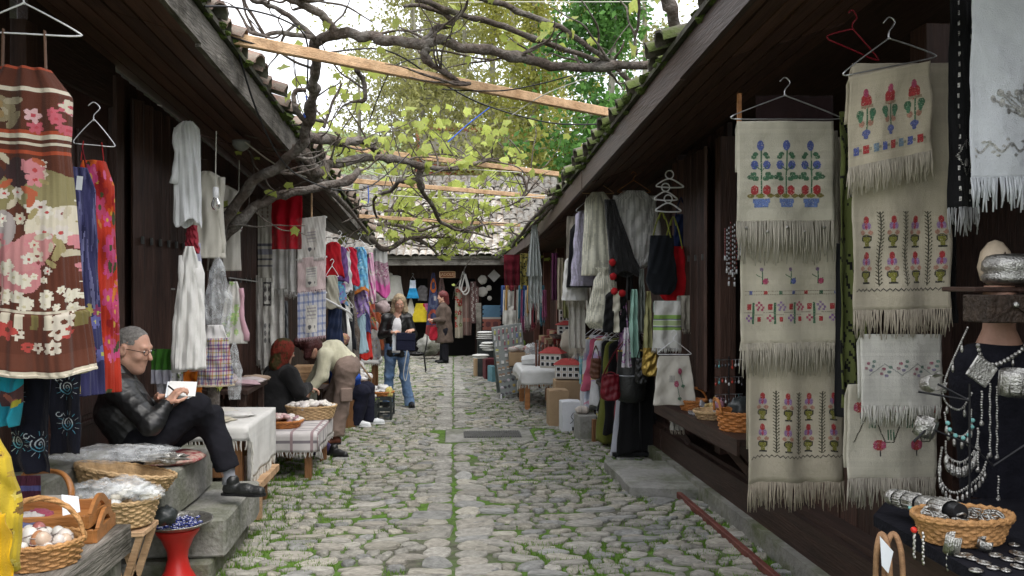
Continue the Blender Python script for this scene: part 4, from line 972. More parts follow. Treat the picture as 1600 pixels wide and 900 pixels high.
for k in range(150):cv.disc(random.uniform(0,.2),random.uniform(0,1.4),random.uniform(.012,.035),.006,(.012,.012,.012),random.uniform(.6,1.5))
hc('animal_print_scarf','narrow green and black tiger-striped scarf between the towel stacks','scarf',1310,175,1350,650,3.75,cv.at,folds=2,amp=.025,nu=24,nv=110,seed=31,back=0)
hc('black_shawl','dark shawl hanging behind the tiger-striped scarf','shawl',1305,380,1345,660,3.8,solidc((.015,.015,.017)),folds=2,amp=.02,seed=33,back=0)
r1,S=hc('beaded_shawl','black lace shawl with silver bead diamonds beside the white shawl','shawl',1482,-30,1528,340,2.95,solidc((.012,.012,.013)),folds=1.5,amp=.012,fringe=22,fl=.1,fcol=(.35,.35,.35),seed=35,back=0)
st=Stitch(18,150);w=(.5,.5,.5)
for k in range(0,150,7):st.rect(4,5,k,k+3,w);st.rect(13,14,k+2,k+5,w)
for k in range(14):st.line(9-k*.45,105+k,9-k*.45,105+k,w);st.line(9+k*.45,105+k,9+k*.45,105+k,w);st.line(3+k*.45,119+k,3+k*.45,119+k,w);st.line(15-k*.45,119+k,15-k*.45,119+k,w)
st.disc(9,112,1.5,3,w);st.disc(9,124,1.5,3,w);st.lay(r1,S,.05,.95,0,.97,'beadwork',SILVER)
r1,S=hc('white_shawl','white silk shawl with silver sprig embroidery and corded fringe','shawl',1516,-20,1672,292,2.75,solidc((.66,.68,.72)),folds=1.2,amp=.012,fringe=44,fl=.11,fcol=(.62,.64,.67),seed=37,back=0,fr_r=.004)
st=Stitch(90,170);rs=random.Random(8)
for k in range(26):
 a=rs.uniform(-1.2,1.2);L_=rs.uniform(14,48);x,y=52,118
 for q in range(int(L_)):x+=math.sin(a)*.9;y-=math.cos(a)*.9;a+=rs.uniform(-.14,.14);st.disc(x,y,.8,.8,w)if q>6 or k<6 else None
 st.disc(x,y,2.2,3.2,w)
for k in range(90):st.disc(k,146+4*math.sin(k*.35),1.2,1.2,w);(st.disc(k,146+8*math.sin(k*.35+1.2),1.8,1.4,w)if k%4==0 else None)
st.lay(r1,S,.04,.96,.08,.97,'silver_embroidery',SILVER)
ct=thing('jewellery_counter',(1.85,2.4,GZ(2.4)),'black cloth covered counter holding silver jewellery','counter')
b=MB();b.prism([(1.38,2.60,.80),(1.38,1.6,.80),(2.3,1.6,.80),(2.3,2.8,.80),(1.5,2.75,.80)],(0,0,.035));b.build('counter_top',mat('black_velvet',(.010,.010,.014),rough=1,var=.3,scale=20,bump=.3,spec=.1),ct)
b=MB();b.box((1.88,2.15,.38),(.86,1.0,.83));b.build('counter_body',WOODD,ct)
basket('jewellery_basket','coiled straw basket heaped with silver bracelets on the black counter',V((*at(1503,876,2.32).xy,.838)),.115,.075,.075,WICKER,rows=7,stakes=40,flare=1.25,weave=.003,rim=True)
bc=at(1503,828,2.32)
def cuff(name,label,c,r,w,M=None,gap=1.0,rows=1,m=SILVER,ridges=0,grp='silver cuff bracelets'):
 root=thing(name,c,label,'bracelet',grp);b=MB();n=26;P=[]
 for z,dr_ in((-w/2,-.001),(-w/2,.001),(-w/4,.003),(0,.0035),(w/4,.003),(w/2,.001),(w/2,-.001),(0,.001),(-w/2,-.001)):
  P.append([V((math.cos(gap/2+(2*PI-gap)*j/(n-1))*(r+dr_),math.sin(gap/2+(2*PI-gap)*j/(n-1))*(r+dr_)*.8,z))for j in range(n)])
 P=np.array(P);
 if M is not None:P=P@np.array(M).T
 b.grid(P+np.array(c));b.build('band',m,root,smooth=True)
 if ridges:
  b=MB()
  for k in range(ridges):
   a=gap/2+(2*PI-gap)*(k+.5)/ridges;p=np.array((math.cos(a)*(r+.003),math.sin(a)*(r+.003)*.8,0));u=np.array((0,0,w*.45))
   q0,q1=p-u,p+u
   if M is not None:q0,q1=np.array(M)@q0,np.array(M)@q1
   b.tube([V(q0+np.array(c)),V(q1+np.array(c))],.0025,5)
  b.build('ridge',m,root,smooth=True,kind='stuff')
 return root
RX=lambda a:Matrix.Rotation(a,3,'X');RY=lambda a:Matrix.Rotation(a,3,'Y');RZ=lambda a:Matrix.Rotation(a,3,'Z')
cuff('silver_cuff','plain polished silver cuff standing in the straw basket',at(1515,832,2.3),.03,.035,RZ(.4)@RY(1.3),.8)
cuff('silver_cuff','ribbed silver cuff hooked over the front of the basket',at(1490,850,2.2),.02,.06,RX(.3),2.2,ridges=14)
cuff('silver_cuff','dark square-linked silver cuff over the basket rim',at(1541,850,2.22),.02,.03,RX(.3),2.4,ridges=6)
cuff('silver_cuff','wide silver cuff on the upper black wire arm',at(1458,598,2.75),.035,.058,RX(1.35)@RZ(.3),.9,ridges=5)
cuff('silver_cuff','engraved silver cuff on the lower black wire arm',at(1446,667,2.7),.035,.062,RX(.25)@RY(.2),.9,ridges=3)
cuff('silver_cuff','ornate wide silver cuff at the right edge of the display',at(1590,598,2.6),.055,.085,RX(.1),.6,ridges=9)
b=MB();b.box(at(1534,580,2.62),(.085,.008,.08),RY(.6),bev=.003);b.build('silver_plate_brooch',SILVER,loc=at(1534,580,2.62),label='square brushed silver plate tilted on the mannequin chest',cat='brooch')
rl=at(1445,788,2.45);rd=(at(1500,800,2.3)-at(1392,775,2.6)).normalized()
t=thing('bracelet_roll',rl,'black display roll carrying silver bracelets above the basket','display');b=MB();b.tube([rl-rd*.15,rl+rd*.15],.026,14);b.build('roll',BLACKM,t,smooth=True,auto=40)
Mr=rd.to_track_quat('Z','Y').to_matrix()
for k,(s_,w_,rr,lb)in enumerate(((-.135,.03,.032,'dark filigree silver bracelet at the far end of the roll'),(-.095,.035,.031,'black and white beaded bracelet on the roll'),(-.045,.05,.031,'silver bracelet with turquoise stones on the roll'),(.02,.05,.033,'plain wide silver bangle in the middle of the roll'),(.085,.06,.037,'slotted silver bangle at the near end of the roll'))):
 cf_=cuff('silver_bracelet',lb,rl+rd*s_,rr,w_,Mr,.02,ridges=(0,20,12,0,16)[k],grp='bracelets on the display roll')
 if k==2:
  for q in range(3):
   b=MB();a=3.6+q*.7;b.ball(rl+rd*(s_+.02)+Mr@V((math.cos(a)*.034,math.sin(a)*.03,0)),.009,8,6,(1,1,.7));b.build('turquoise_stone',mat('turquoise',(.20,.46,.44),rough=.3),cf_,smooth=True)
mp=at(1562,640,2.85);mq=thing('mannequin',(mp.x,mp.y,.82),'black mannequin bust wearing silver necklaces','mannequin')
b=MB();z0=.83;P=[]
for(z,hw,hd)in((0,.14,.09),(.15,.15,.10),(.3,.175,.115),(.42,.185,.11),(.50,.17,.09),(.545,.12,.07)):
 P.append([(mp.x+math.cos(2*PI*j/28)*hw,mp.y+math.sin(2*PI*j/28)*hd,z0+z)for j in range(28)])
P.append([(mp.x,mp.y,z0+.56)]*28);b.grid(np.array(P),cu=True);b.build('torso',MATS['black_velvet'],mq,smooth=True)
b=MB();b.lathe([(.095,.50),(.075,.555),(.056,.60),(.052,.66),(.056,.72),(.05,.76)],20,(mp.x,mp.y+.005,z0),1,.9);b.build('neck',mat('mannequin_skin',(.30,.17,.12),rough=.5),mq,smooth=True)
def necklace(label,xs,ys,Y,bead=.005,pend=0,plen=.03,pm=SILVER,tq=0):
 """beads on a hanging loop through photo points"""
 pts=spline([at(x,y,Y)for x,y in zip(xs,ys)],10);root=thing('silver_necklace',pts[len(pts)//2],label,'necklace','silver necklaces on the black bust')
 L_=0;out=[];step=bead*1.9;acc=0
 for i in range(len(pts)-1):
  d=(pts[i+1]-pts[i]).length;k=0
  while acc<d:out.append(pts[i].lerp(pts[i+1],acc/d));acc+=step
  acc-=d
 b=MB()
 for i,p in enumerate(out):b.ball(p,bead,6,4,(1,1,1.1))
 b.build('chain',SILVER,root,smooth=True,kind='stuff')
 for k in range(pend):
  p=out[int(len(out)*(.14+.72*k/max(1,pend-1)))]-V((0,.004,0));b=MB();b.tube([p,p-V((0,0,plen*.3))],.0015,4);b.ball(p-V((0,0,plen*.7)),plen*.4,7,5,(.42,.35,1));b.build('pendant',pm,root,smooth=True)
  if tq:b=MB();b.ball(p-V((0,.006,plen*.1)),.008,7,5);b.build('turquoise_stone',MATS['turquoise'],root,smooth=True)
necklace('silver chain strung with dark oval drops, highest on the bust',(1512,1478,1476,1500,1520),(512,590,625,640,612),2.72,.004,5,.035)
necklace('silver necklace with turquoise beads and long drops',(1476,1482,1500,1514,1518),(645,670,682,672,640),2.71,.004,7,.04,tq=1)
necklace('silver bib necklace with a dense row of needle drops',(1478,1480,1502,1522,1530),(690,712,722,705,675),2.70,.004,16,.05)
necklace('long silver coin necklace sweeping lowest across the bust',(1472,1468,1492,1530,1545),(700,745,770,745,710),2.69,.005,15,.035)
necklace('chunky silver collar round the mannequin neck',(1528,1536,1556,1590,1612),(540,562,570,552,530),2.66,.008,4,.03)
for k,(x,y0,y1)in enumerate(((1547,600,712),(1558,605,715),(1534,612,662),(1528,670,735),(1560,745,780))):
 b=MB();n=int((y1-y0)/4)
 for q in range(n):b.ball(at(x+.6*math.sin(q),y0+(y1-y0)*q/n,2.64),.0045,6,4)
 b.ball(at(x,y1,2.64),.009,8,5,(1,.5,1));b.build('silver_chain',SILVER,loc=at(x,y0,2.64),smooth=True,label=('long silver chain hanging left of the ornate cuff','long silver chain hanging beside the ornate cuff, right of its twin','short silver chain by the turquoise necklace','silver chain below the wire crossing','silver chain with a disc low on the bust')[k],cat='chain',group='hanging silver chains')
t=thing('wire_display',at(1500,720,2.6),'thin black wire display stand with arms crossing the bust','stand')
for(a,c_)in(((1428,690,2.66),(1450,668,2.68)),((1450,668,2.68),(1515,694,2.66)),((1515,694,2.66),(1552,728,2.64)),((1552,728,2.64),(1640,670,2.6)),((1515,600,2.66),(1515,830,2.66)),((1435,612,2.7),(1515,626,2.66)),((1465,600,2.72),(1515,626,2.66))):
 b=MB();b.tube([at(*a),at(*c_)],.004,6);b.build('arm',BLACKM,t)
rs=random.Random(2);cols=[SILVER]
nj=0
for(x,y)in((1505,868),(1520,874),(1537,880),(1556,868),(1575,875),(1592,866),(1552,888),(1572,892),(1590,886),(1525,892),(1585,852),(1598,876)):
 p=at(x,y,1);d=ray(x,y);tt=(.838-CAMZ)/d.z;p=d*tt+V((0,0,CAMZ));nj+=1
 b=MB();r_=rs.uniform(.012,.02)
 b.lathe([(r_,0),(r_*1.0,.003),(r_*.7,.005),(r_*.65,.003),(r_*.35,.004),(r_*.2,.008),(.001,.009)],14,p,rs.uniform(1,1.5),1,M=RZ(rs.uniform(0,3)))
 b.build('silver_brooch',SILVER,loc=p,smooth=True,label='small silver brooch laid flat on the black counter',cat='brooch',group='silver brooches on the counter')
for k in range(26):
 a=rs.uniform(0,6.28);q=math.sqrt(rs.random());p=V((*at(1503,838,2.32).xy,.905))+V((math.cos(a)*.11*q,math.sin(a)*.07*q,rs.uniform(-.004,.012)));b=MB();M=RX(rs.uniform(-.8,.8))@RZ(rs.uniform(0,3))
 r_=rs.uniform(.012,.022);b.tube([p+M@V((math.cos(2*PI*j/14)*r_,math.sin(2*PI*j/14)*r_,0))for j in range(15)],rs.choice((.0025,.004,.005)),6)
 b.build('silver_ring_bracelet',SILVER,loc=p,smooth=True,label='thin silver bangle in the straw basket on the counter',cat='bangle',group='silver bangles in the straw basket')
for k,(x,y0,y1)in enumerate(((1428,832,875),(1442,834,885),(1480,838,895))):
 b=MB();n=10
 for q in range(n):b.ball(at(x+(q%2),y0+(y1-y0)*q/n,2.2),.0045,6,4,(1,1,1.4))
 b.build('silver_chain',SILVER,loc=at(x,y0,2.2),smooth=True,label=('chain dangling at the basket corner by the red bead','chain dangling second from the basket corner','chain dangling from the front of the basket')[k],cat='chain',group='chains over the basket edge')
b=MB();b.ball(at(1428,828,2.2),.009,10,7);b.build('red_bead',mat('red_glass',(.55,.03,.02),rough=.2),loc=at(1428,838,2.2),smooth=True,label='red glass bead at the corner of the jewellery basket',cat='bead')
t=thing('rope_handled_bag',at(1388,900,2.35),'bag with tan twisted rope handles and a pale blue tag','bag')
for x0,xm,x1 in((1368,1378,1392),(1382,1396,1412)):
 b=MB();b.tube(spline([at(x0,930,2.37),at(x0+2,860,2.35),at(xm,834,2.35),at(x1-4,862,2.33),at(x1,930,2.33)],6),.0085,7);b.build('handle',mat('tan_rope',(.30,.17,.09),rough=.8,var=.4,scale=40),t,smooth=True)
b=MB();b.prism([at(1375,838,2.32),at(1396,862,2.32),at(1388,896,2.32),at(1378,884,2.32)],(0,.002,0));b.build('price_tag',PAPER,t)
b=MB();pb=at(1390,975,2.35);b.box(pb,(.16,.08,.2),bev=.02);b.build('bag_body',mat('brown_leather',(.12,.05,.03),rough=.5),t)
t=thing('wall_shelf',at(1545,452,2.9),'dark wooden shelf above the mannequin','shelf');c=at(1548,452,2.9);b=MB();b.box(c+V((.05,0,0)),(.36,.2,.018),bev=.004);b.build('board',WOODD,t)
t=thing('carved_box',at(1562,505,2.72),'dark carved wooden box with a knob below the shelf','box');c=at(1566,482,2.72);b=MB();b.box(c,(.2,.14,.095),bev=.004);b.build('body',mat('carved_dark_wood',(.045,.03,.022),rough=.6,var=.5,scale=30,bump=.8,bscale=60),t)
b=MB();b.ball(c+V((-.01,-.085,.015)),.011,10,7);b.build('knob',SILVER,t,smooth=True)
for sg in(-1,1):b=MB();b.bar(c+V((-.01,-.075,.015)),c+V((-.01+sg*.085,-.075,-.04)),.008,.006);b.build('carving',MATS['carved_dark_wood'],t)
jp=at(1578,445,2.85);b=MB();b.lathe([(.03,0),(.085,.008),(.095,.03),(.082,.045),(.094,.055),(.09,.085),(.075,.105),(.05,.112),(.001,.114)],36,jp,fn=lambda a,t:.0015*math.sin(a*30)if .3<t<.7 else 0);b.build('silver_jar',SILVER,loc=jp,smooth=True,label='lidded silver jar with beaded bands on the shelf',cat='jar')
gp=at(1555,446,3.0);t=thing('painted_gourd',gp,'pale egg-shaped gourd with a dark star behind the silver jar','gourd');b=MB();b.lathe([(.02,0),(.05,.02),(.062,.07),(.05,.13),(.025,.165),(.001,.175)],20,gp);b.build('shell',mat('gourd',(.55,.45,.33),rough=.5,var=.2),t,smooth=True)
b=MB();pc=gp+V((0,-.058,.105));b.prism([pc+V((math.cos(PI/2+PI*k/5)*(.022 if k%2==0 else .009),0,math.sin(PI/2+PI*k/5)*(.022 if k%2==0 else .009)))for k in range(10)],(0,.004,0));b.build('star',VC if 0 else mat('dark_star',(.04,.015,.01),rough=.6),t)
t=thing('clothes_hanger',at(1340,80,3.6),'empty red plastic hanger high in the dark doorway','hanger');hanger(t,at(1332,78,3.6),.28,(1,.3,-.25),mat('red_plastic',(.30,.015,.03),rough=.4),rise=.09)
b=MB();p=at(1155,175,4.3);b.box(p,(.02,.02,.2));b.build('wooden_peg',OAK,loc=p,label='short orange wooden peg behind the first towel hanger',cat='peg')
hc('dark_tunic','dark maroon tunic in the shade behind the towel hangers','tunic',1180,150,1300,420,4.5,solidc((.05,.03,.032)),folds=3,amp=.02,seed=40,back=0)
hc('dark_scarf','black scarf in the shade left of the beaded shawl','scarf',1462,130,1492,520,3.4,solidc((.014,.013,.014)),folds=2,amp=.02,seed=41,back=0)
def ctz(y):return .59-.0286*(y-5.15)
basket('willow_basket','orange willow basket with two loop handles at the near end of the counter',V((2.0,5.55,ctz(5.55))),.15,.13,.13,WICKERO,rows=7,stakes=22,flare=1.15,handle='ears',weave=.008)
basket('willow_basket','small orange willow basket with hoop handle beside the tulip apron',V((1.98,6.65,ctz(6.65))),.09,.08,.08,WICKERO,rows=6,stakes=18,flare=1.3,handle='hoop',weave=.006)
basket('willow_basket','pale woven bowl basket in the middle of the counter',V((1.96,6.12,ctz(6.12))),.095,.09,.06,WICKERP,rows=5,stakes=18,flare=1.35,weave=.006)
p=V((2.08,6.28,ctz(6.28)));b=MB();b.lathe([(.038,0),(.04,.005),(.04,.135),(.038,.14),(.001,.141)],18,p);b.build('pink_tin',mat('pink_tin',(.52,.26,.33),rough=.4,var=.05),loc=p,smooth=True,auto=40,label='pink cylindrical tin standing on the counter',cat='tin')
def lump(c,r,sc,m,seed=0,n=20,mm=12,amp=.25):
 b=MB();rs=np.random.default_rng(seed);P=[]
 for i in range(mm+1):
  th=PI*i/mm;row=[]
  for j in range(n):
   a=2*PI*j/n;d=V((math.cos(a)*math.sin(th),math.sin(a)*math.sin(th),-math.cos(th)))
   q=1+amp*noise.noise(d*2.2+V((seed,0,0)))+amp*.5*noise.noise(d*6+V((seed,3,0)))
   row.append(V((d.x*sc[0],d.y*sc[1],d.z*sc[2]))*r*q+V(c))
  P.append(row)
 b.grid(np.array(P),cu=True);return b
DARKP=mat('dark_plastic_bag',(.03,.035,.035),rough=.3,var=.3,scale=10,bump=.5,bscale=12)
lump(V((2.06,5.72,ctz(5.7)+.1)),.12,(.9,.8,.9),DARKP,3).build('plastic_bag',DARKP,loc=(2.06,5.72,ctz(5.7)),smooth=True,label='dark plastic bag bulging out of the near willow basket',cat='bag')
rs=random.Random(6)
for k in range(11):
 p=V((1.95+.22*rs.random(),5.95+.7*rs.random(),0));p.z=ctz(p.y)+.04;c=rs.choice([(.6,.45,.2),(.55,.25,.22),(.6,.58,.5),(.4,.4,.42),(.6,.5,.1)])
 b=MB();b.col=c;s_=rs.uniform(.03,.05);M=RX(rs.uniform(-.9,.9))@RZ(rs.uniform(0,3))@RY(rs.uniform(-.6,.6));b.box(p+V((0,0,.02)),(s_*2.2,s_*.5,s_*1.7),M,bev=.006);b.build('wrapped_packet',VCG,loc=p,label='small wrapped packet heaped on the counter',cat='packet',group='packets heaped on the counter')
b=MB();p=V((1.93,6.38,ctz(6.38)+.012));b.add((lump(p,.07,(1,1.3,.3),PBAG,5)).v[0],lump(p,.07,(1,1.3,.3),PBAG,5).f);b.build('plastic_packet',PBAG,loc=p,smooth=True,label='crumpled clear packet at the counter edge',cat='packet')
ep=V((2.06,6.0,ctz(6.0)));t=thing('earring_stand',ep,'black earring stand with dangling earrings behind the pink tin','stand')
b=MB();b.lathe([(.05,0),(.05,.01),(.006,.015),(.006,.48),(.001,.485)],10,ep);b.build('pole',BLACKM,t)
for k,z in enumerate((.20,.33,.46)):
 b=MB();b.tube([ep+V((-.11,-.01,z)),ep+V((.11,.01,z))],.004,5);a_=b.build('arm',STEEL,t)
 for q in range(9):
  x=-.1+.025*q;c=rs.choice([(.45,.45,.45),(.5,.06,.04),(.12,.4,.42),(.06,.06,.07),(.6,.6,.6)]);L_=rs.uniform(.03,.06)
  b=MB();b.col=c;b.tube([ep+V((x,0,z)),ep+V((x,-.004,z-L_))],.0015,4);b.ball(ep+V((x,-.006,z-L_)),.009,6,5,(1,.6,1.4));b.build('earring',VCG,a_,smooth=True)
for k in range(9):
 x=1133+k*3;y0=345+rs.uniform(0,18);y1=395+rs.uniform(0,50);b=MB();n=11;b.col=(.4,.4,.42)if k%3 else(.18,.05,.05)
 for q in range(n):b.ball(at(x,y0+(y1-y0)*q/n,5.3),.006,5,4,(1,1,1.5))
 b.col=(.6,.6,.62);b.box(at(x,y1,5.3),(.012,.006,.03));b.build('bead_string',VCG,loc=at(x,y0,5.3),smooth=True,label='string of silver and dark beads hung in the doorway',cat='beads',group='bead strings in the doorway')
t0=None
for k,(x,y,w_)in enumerate(((1046,292,.24),(1040,312,.20),(1044,330,.22))):
 t=thing('clothes_hanger',at(x,y,6.9),('uppermost white plastic hanger of the linked three','middle white plastic hanger of the linked three','lowest white plastic hanger, carrying the black tote')[k],'hanger','linked white hangers');p=at(x,y,6.9)
 b=MB();ex=V((1,.15,0)).normalized()
 b.tube(spline([p-ex*w_/2,p+V((0,0,-.006)),p+ex*w_/2,p+ex*w_*.45+V((0,0,.022)),p+V((0,0,.07)),p-ex*w_*.45+V((0,0,.022)),p-ex*w_/2],4),.007,6)
 b.tube([p+V((math.cos(2*PI*j/14)*.035,0,.105+math.sin(2*PI*j/14)*.035))for j in range(15)],.006,6);b.build('frame',WHITEP,t,smooth=True)
def tote(name,label,x0,y0,x1,y1,Y,col,strap=.22,scol=None,seed=1,belly=1.15,m=None,ring=0):
 p=at((x0+x1)/2,y0,Y);w_=(x1-x0)*pxm(Y);H=(y1-y0)*pxm(Y)
 root,S=garment(name,label,'bag',p,H,[(0,w_*.42),(.3,w_*.46),(.75,w_*.5*belly),(.93,w_*.46),(1,w_*.28)],solidc(col),dr=.3,folds=4,amp=.06,nu=30,nv=20,seed=seed,m=m)
 for sg in(-1,1):
  b=MB();b.col=scol or col;b.tube(spline([p+V((sg*w_*.3,-.03*sg,-.02)),p+V((sg*w_*.18,0,strap*.6)),p+V((0,0,strap)),p+V((-sg*w_*.1,0,strap*.7))],5),.006,5);b.build('strap',CLOTHV,root,smooth=True)
 return root
tote('cloth_bag','black cloth tote hanging below the linked white hangers',1012,368,1056,462,6.9,(.012,.014,.018),.2,(.22,.24,.04),3)
tote('cloth_bag','bright red cloth tote behind the black tote',1030,385,1074,472,7.05,(.55,.012,.02),.26,(.25,.27,.05),4)
tote('cloth_bag','navy cloth bag behind the red tote',1052,335,1076,420,7.15,(.012,.02,.06),.15,None,5)
cv=Cv(.25,.45,(.66,.66,.63));cv.rect(.0,.25,.14,.165,(.28,.45,.12)).rect(0,.25,.17,.18,(.1,.12,.18)).rect(0,.25,.19,.235,(.42,.52,.28)).rect(0,.25,.24,.25,(.08,.1,.16)).rect(0,.25,.255,.28,(.28,.45,.12)).rect(.12,.13,0,.45,(.25,.35,.3)).rect(.15,.155,0,.45,(.25,.35,.4))
hc('striped_towel','white towel with green and navy stripes below the red tote','towel',1022,470,1063,545,6.7,cv.at,folds=2,amp=.02,fringe=40,fl=.04,fcol=(.68,.68,.65),seed=50,flare=1.1)
hc('beige_towel','beige fringed towel behind the green striped towel','towel',1058,462,1080,515,6.9,solidc((.42,.39,.33)),folds=2,amp=.02,fringe=20,fl=.04,fcol=(.42,.39,.33),seed=51)
r1,S=hc('tulip_apron','white apron embroidered with pink tulips below the striped towel','apron',1030,556,1076,634,6.6,solidc((.66,.63,.56)),folds=2,amp=.015,flare=1.45,seed=52,hang=WHITEP)
st=Stitch(40,40)
for x,y in((26,10),(20,22)):st.line(x,y,x+4,y+16,GRN);st.disc(x,y,3.5,3,PINKR);st.disc(x+4,y+14,3,1.5,GRN)
for k in range(4):st.line(10+k*2,14,10+k*2,20,(.3,.3,.3))
st.lay(r1,S,.2,.9,.1,.95)
hc('white_curtain_cloth','fringed white cloth hanging under the counter edge','cloth',1047,655,1070,672,6.9,solidc((.5,.48,.44)),fringe=14,fl=.04,seed=53)
def knit(col,w=.4,h=.8,rib=.022):
 c=Cv(w,h,col,.005);k=(.80+.20*np.sin(c.X/rib*2*PI));c.a*=k[...,None];return c.at
KN=mat('chunky_knit',(1,1,1),rough=.95,var=.1,scale=30,bump=.9,bscale=110,vcol=True,sheen=.3,trans=.08)
garment('knit_bolero','white ribbed knit bolero with crochet edging on a dark hanger','knitwear',at(990,298,7.9),122*pxm(7.9),[(0,.10),(.12,.2),(.5,.23),(.85,.2),(1,.12)],knit((.80,.80,.78)),dr=.35,folds=11,amp=.10,nu=72,seed=60,m=KN,sleeves=((-.17,-.05,-.19,-.5,.05,.06),(.17,-.05,.22,-.45,.05,.06)),hang=OAK,hangw=.3)
garment('crochet_shawl','black crochet shawl with scalloped edge beside the white bolero','shawl',at(952,312,7.8),118*pxm(7.8),[(0,.05),(.2,.07),(.8,.12),(1,.16)],solidc((.010,.010,.011)),dr=.3,folds=9,amp=.2,seed=61,m=KN,lean=(.16,0),hem=.03)
garment('knit_poncho','cream ribbed knit poncho, upper, on a pale wooden hanger','knitwear',at(934,300,8.3),132*pxm(8.3),[(0,.06),(.1,.13),(1,.17)],knit((.80,.78,.64)),dr=.4,folds=11,amp=.08,nu=60,seed=62,m=KN,hang=PINE,hangw=.3)
garment('knit_skirt','long cream ribbed knit skirt tied at the waist below the poncho','knitwear',at(944,418,8.1),96*pxm(8.1),[(0,.09),(.08,.05),(.2,.1),(.9,.19),(1,.14)],knit((.78,.76,.62)),dr=.5,folds=12,amp=.08,nu=60,seed=63,m=KN)
garment('lilac_pullover','pale lilac knit top behind the cream poncho','knitwear',at(915,330,8.7),118*pxm(8.7),LONG,knit((.60,.56,.72)),dr=.3,yaw=.9,seed=64,m=KN,hang=WHITEP)
garment('black_blouse','black blouse edge showing left of the lilac knit top','blouse',at(905,350,8.9),100*pxm(8.9),[(0,.05),(.1,.1),(1,.14)],solidc((.012,.012,.014)),seed=65)
for k,(x,y)in enumerate(((957,410),(958,432),(960,455),(972,458))):
 b=lump(at(x,y,7.75),.034,(1,1,1),None,70+k,amp=.2);b.build('red_pompom',mat('red_wool',(.42,.015,.02),rough=1,bump=1,bscale=120),loc=at(x,y,7.75),smooth=True,label=('red wool pompom on the black crochet edge, top of the row','red wool pompom second from the top','red wool pompom third from the top','red wool pompom lowest and nearest the grey scarf')[k],cat='pompom',group='red pompoms')
hc('linen_runner','beige linen runner with faint crosses left of the knitwear','runner',886,338,910,470,9.2,linen((.40,.36,.30),9),folds=2,amp=.02,fringe=26,fl=.1,fcol=(.42,.38,.31),seed=71,flare=1.2)
hc('linen_runner','pale fringed runner hanging below the beige linen runner','runner',888,430,914,545,9.3,linen((.55,.53,.48),11),folds=3,amp=.02,fringe=26,fl=.12,seed=72)
for k,(x0,y0,x1,y1,Y,c,lb)in enumerate(((966,470,982,555,7.9,(.40,.25,.38),'pink-lilac printed scarf low beside the cream skirt'),(982,452,1000,560,7.6,(.30,.50,.42),'mint green satin scarf above the leather bag'),(996,420,1008,520,7.5,(.17,.19,.17),'grey-green scarf right of the mint scarf'),(1006,455,1020,545,7.2,(.34,.33,.16),'olive scarf beside the striped towel'),(978,400,990,470,8.0,(.02,.02,.02),'black net scarf above the mint scarf'),(952,440,966,520,8.2,(.55,.52,.44),'cream knit scarf end with tassels'),(972,512,986,575,7.4,(.5,.48,.52),'white and lilac scarf hanging low by the rack'))):
 cv=Cv(.15,.8,c)
 if k in(0,6):cv.scatter(40,.02,[(.6,.55,.6),(.25,.1,.3)],[(.6,.3,.4)])
 hc('hanging_scarf',lb,'scarf',x0,y0,x1,y1,Y,cv.at,folds=2,amp=.03,seed=80+k,top=.5,flare=1.1,back=0)
rk=thing('clothes_rack',(1.55,8.3,GZ(8.3)),'black wheeled clothes rack at the right of the lane','rack')
ra,rb2=at(930,514,9.6),at(1000,522,8.0)
for q in(ra,rb2):
 b=MB();b.tube([V((q.x,q.y,GZ(q.y)+.06)),q],.014,8);b.build('upright',BLACKM,rk)
 b=MB();b.box((q.x,q.y,GZ(q.y)+.05),(.55,.05,.035));ft=b.build('foot',BLACKM,rk)
 for sg in(-1,1):b=MB();b.lathe([(.001,-.012),(.022,-.012),(.022,.012),(.001,.012)],12,(q.x+sg*.23,q.y,GZ(q.y)+.023),M=RX(PI/2));b.build('caster',BLACKM,ft,smooth=True,auto=40)
b=MB();b.tube([ra,rb2],.012,8);b.build('rail',STEEL,rk);b=MB();b.bar(V((ra.x,ra.y,GZ(ra.y)+.06)),V((rb2.x,rb2.y,GZ(rb2.y)+.06)),.04,.03);b.build('base_bar',BLACKM,rk)
cvb=Cv(.5,1,(.45,.50,.62)).scatter(26,.07,[(.25,.35,.65),(.6,.62,.7),(.2,.3,.5)],[(.6,.45,.1),(.6,.3,.4)]);cvw=Cv(.5,1,(.66,.66,.68)).scatter(18,.05,[(.5,.4,.6),(.65,.5,.2)],[(.5,.2,.3)])
cvk=Cv(.5,1,(.012,.012,.013)).scatter(26,.035,[(.35,.34,.12),(.25,.25,.25)],[(.4,.35,.1)]);cvr=Cv(.5,1,(.20,.012,.025)).scatter(20,.04,[(.03,.03,.03),(.35,.03,.05)],[(.4,.2,.1)])
RG=[(.02,cvw.at,128,'white flowered blouse at the far end of the rack'),(.10,cvb.at,122,'blue and white flowered dress on the rack'),(.2,solidc((.45,.10,.16)),90,'rose red top between flowered dresses on the rack'),(.30,cvw.at,118,'white and lilac flowered dress on the rack'),(.42,cvk.at,140,'black dress with pale flower sprigs on the rack'),(.55,solidc((.13,.14,.03)),175,'long olive dress on the rack'),(.66,solidc((.011,.011,.012)),160,'plain black dress on the rack'),(.78,cvr.at,200,'long dark red dress on the rack'),(.88,solidc((.46,.47,.52)),195,'long pale grey pleated skirt on the rack'),(.97,solidc((.012,.012,.013)),190,'long black coat at the near end of the rack')]
for k,(t,cf,hpx,lb)in enumerate(RG):
 p=ra.lerp(rb2,t)-V((0,0,.07));garment('rack_dress',lb,'dress',p,hpx*pxm(p.y)*.92,[(0,.05),(.06,.17),(.3,.19),(1,.24+.02*(k%3))],cf,yaw=.55+.2*math.sin(k*2),dr=.28,folds=6,amp=.16,nu=44,nv=40,seed=90+k,hang=WHITEP,hangw=.34,group='clothes on the rack',hem=.02)
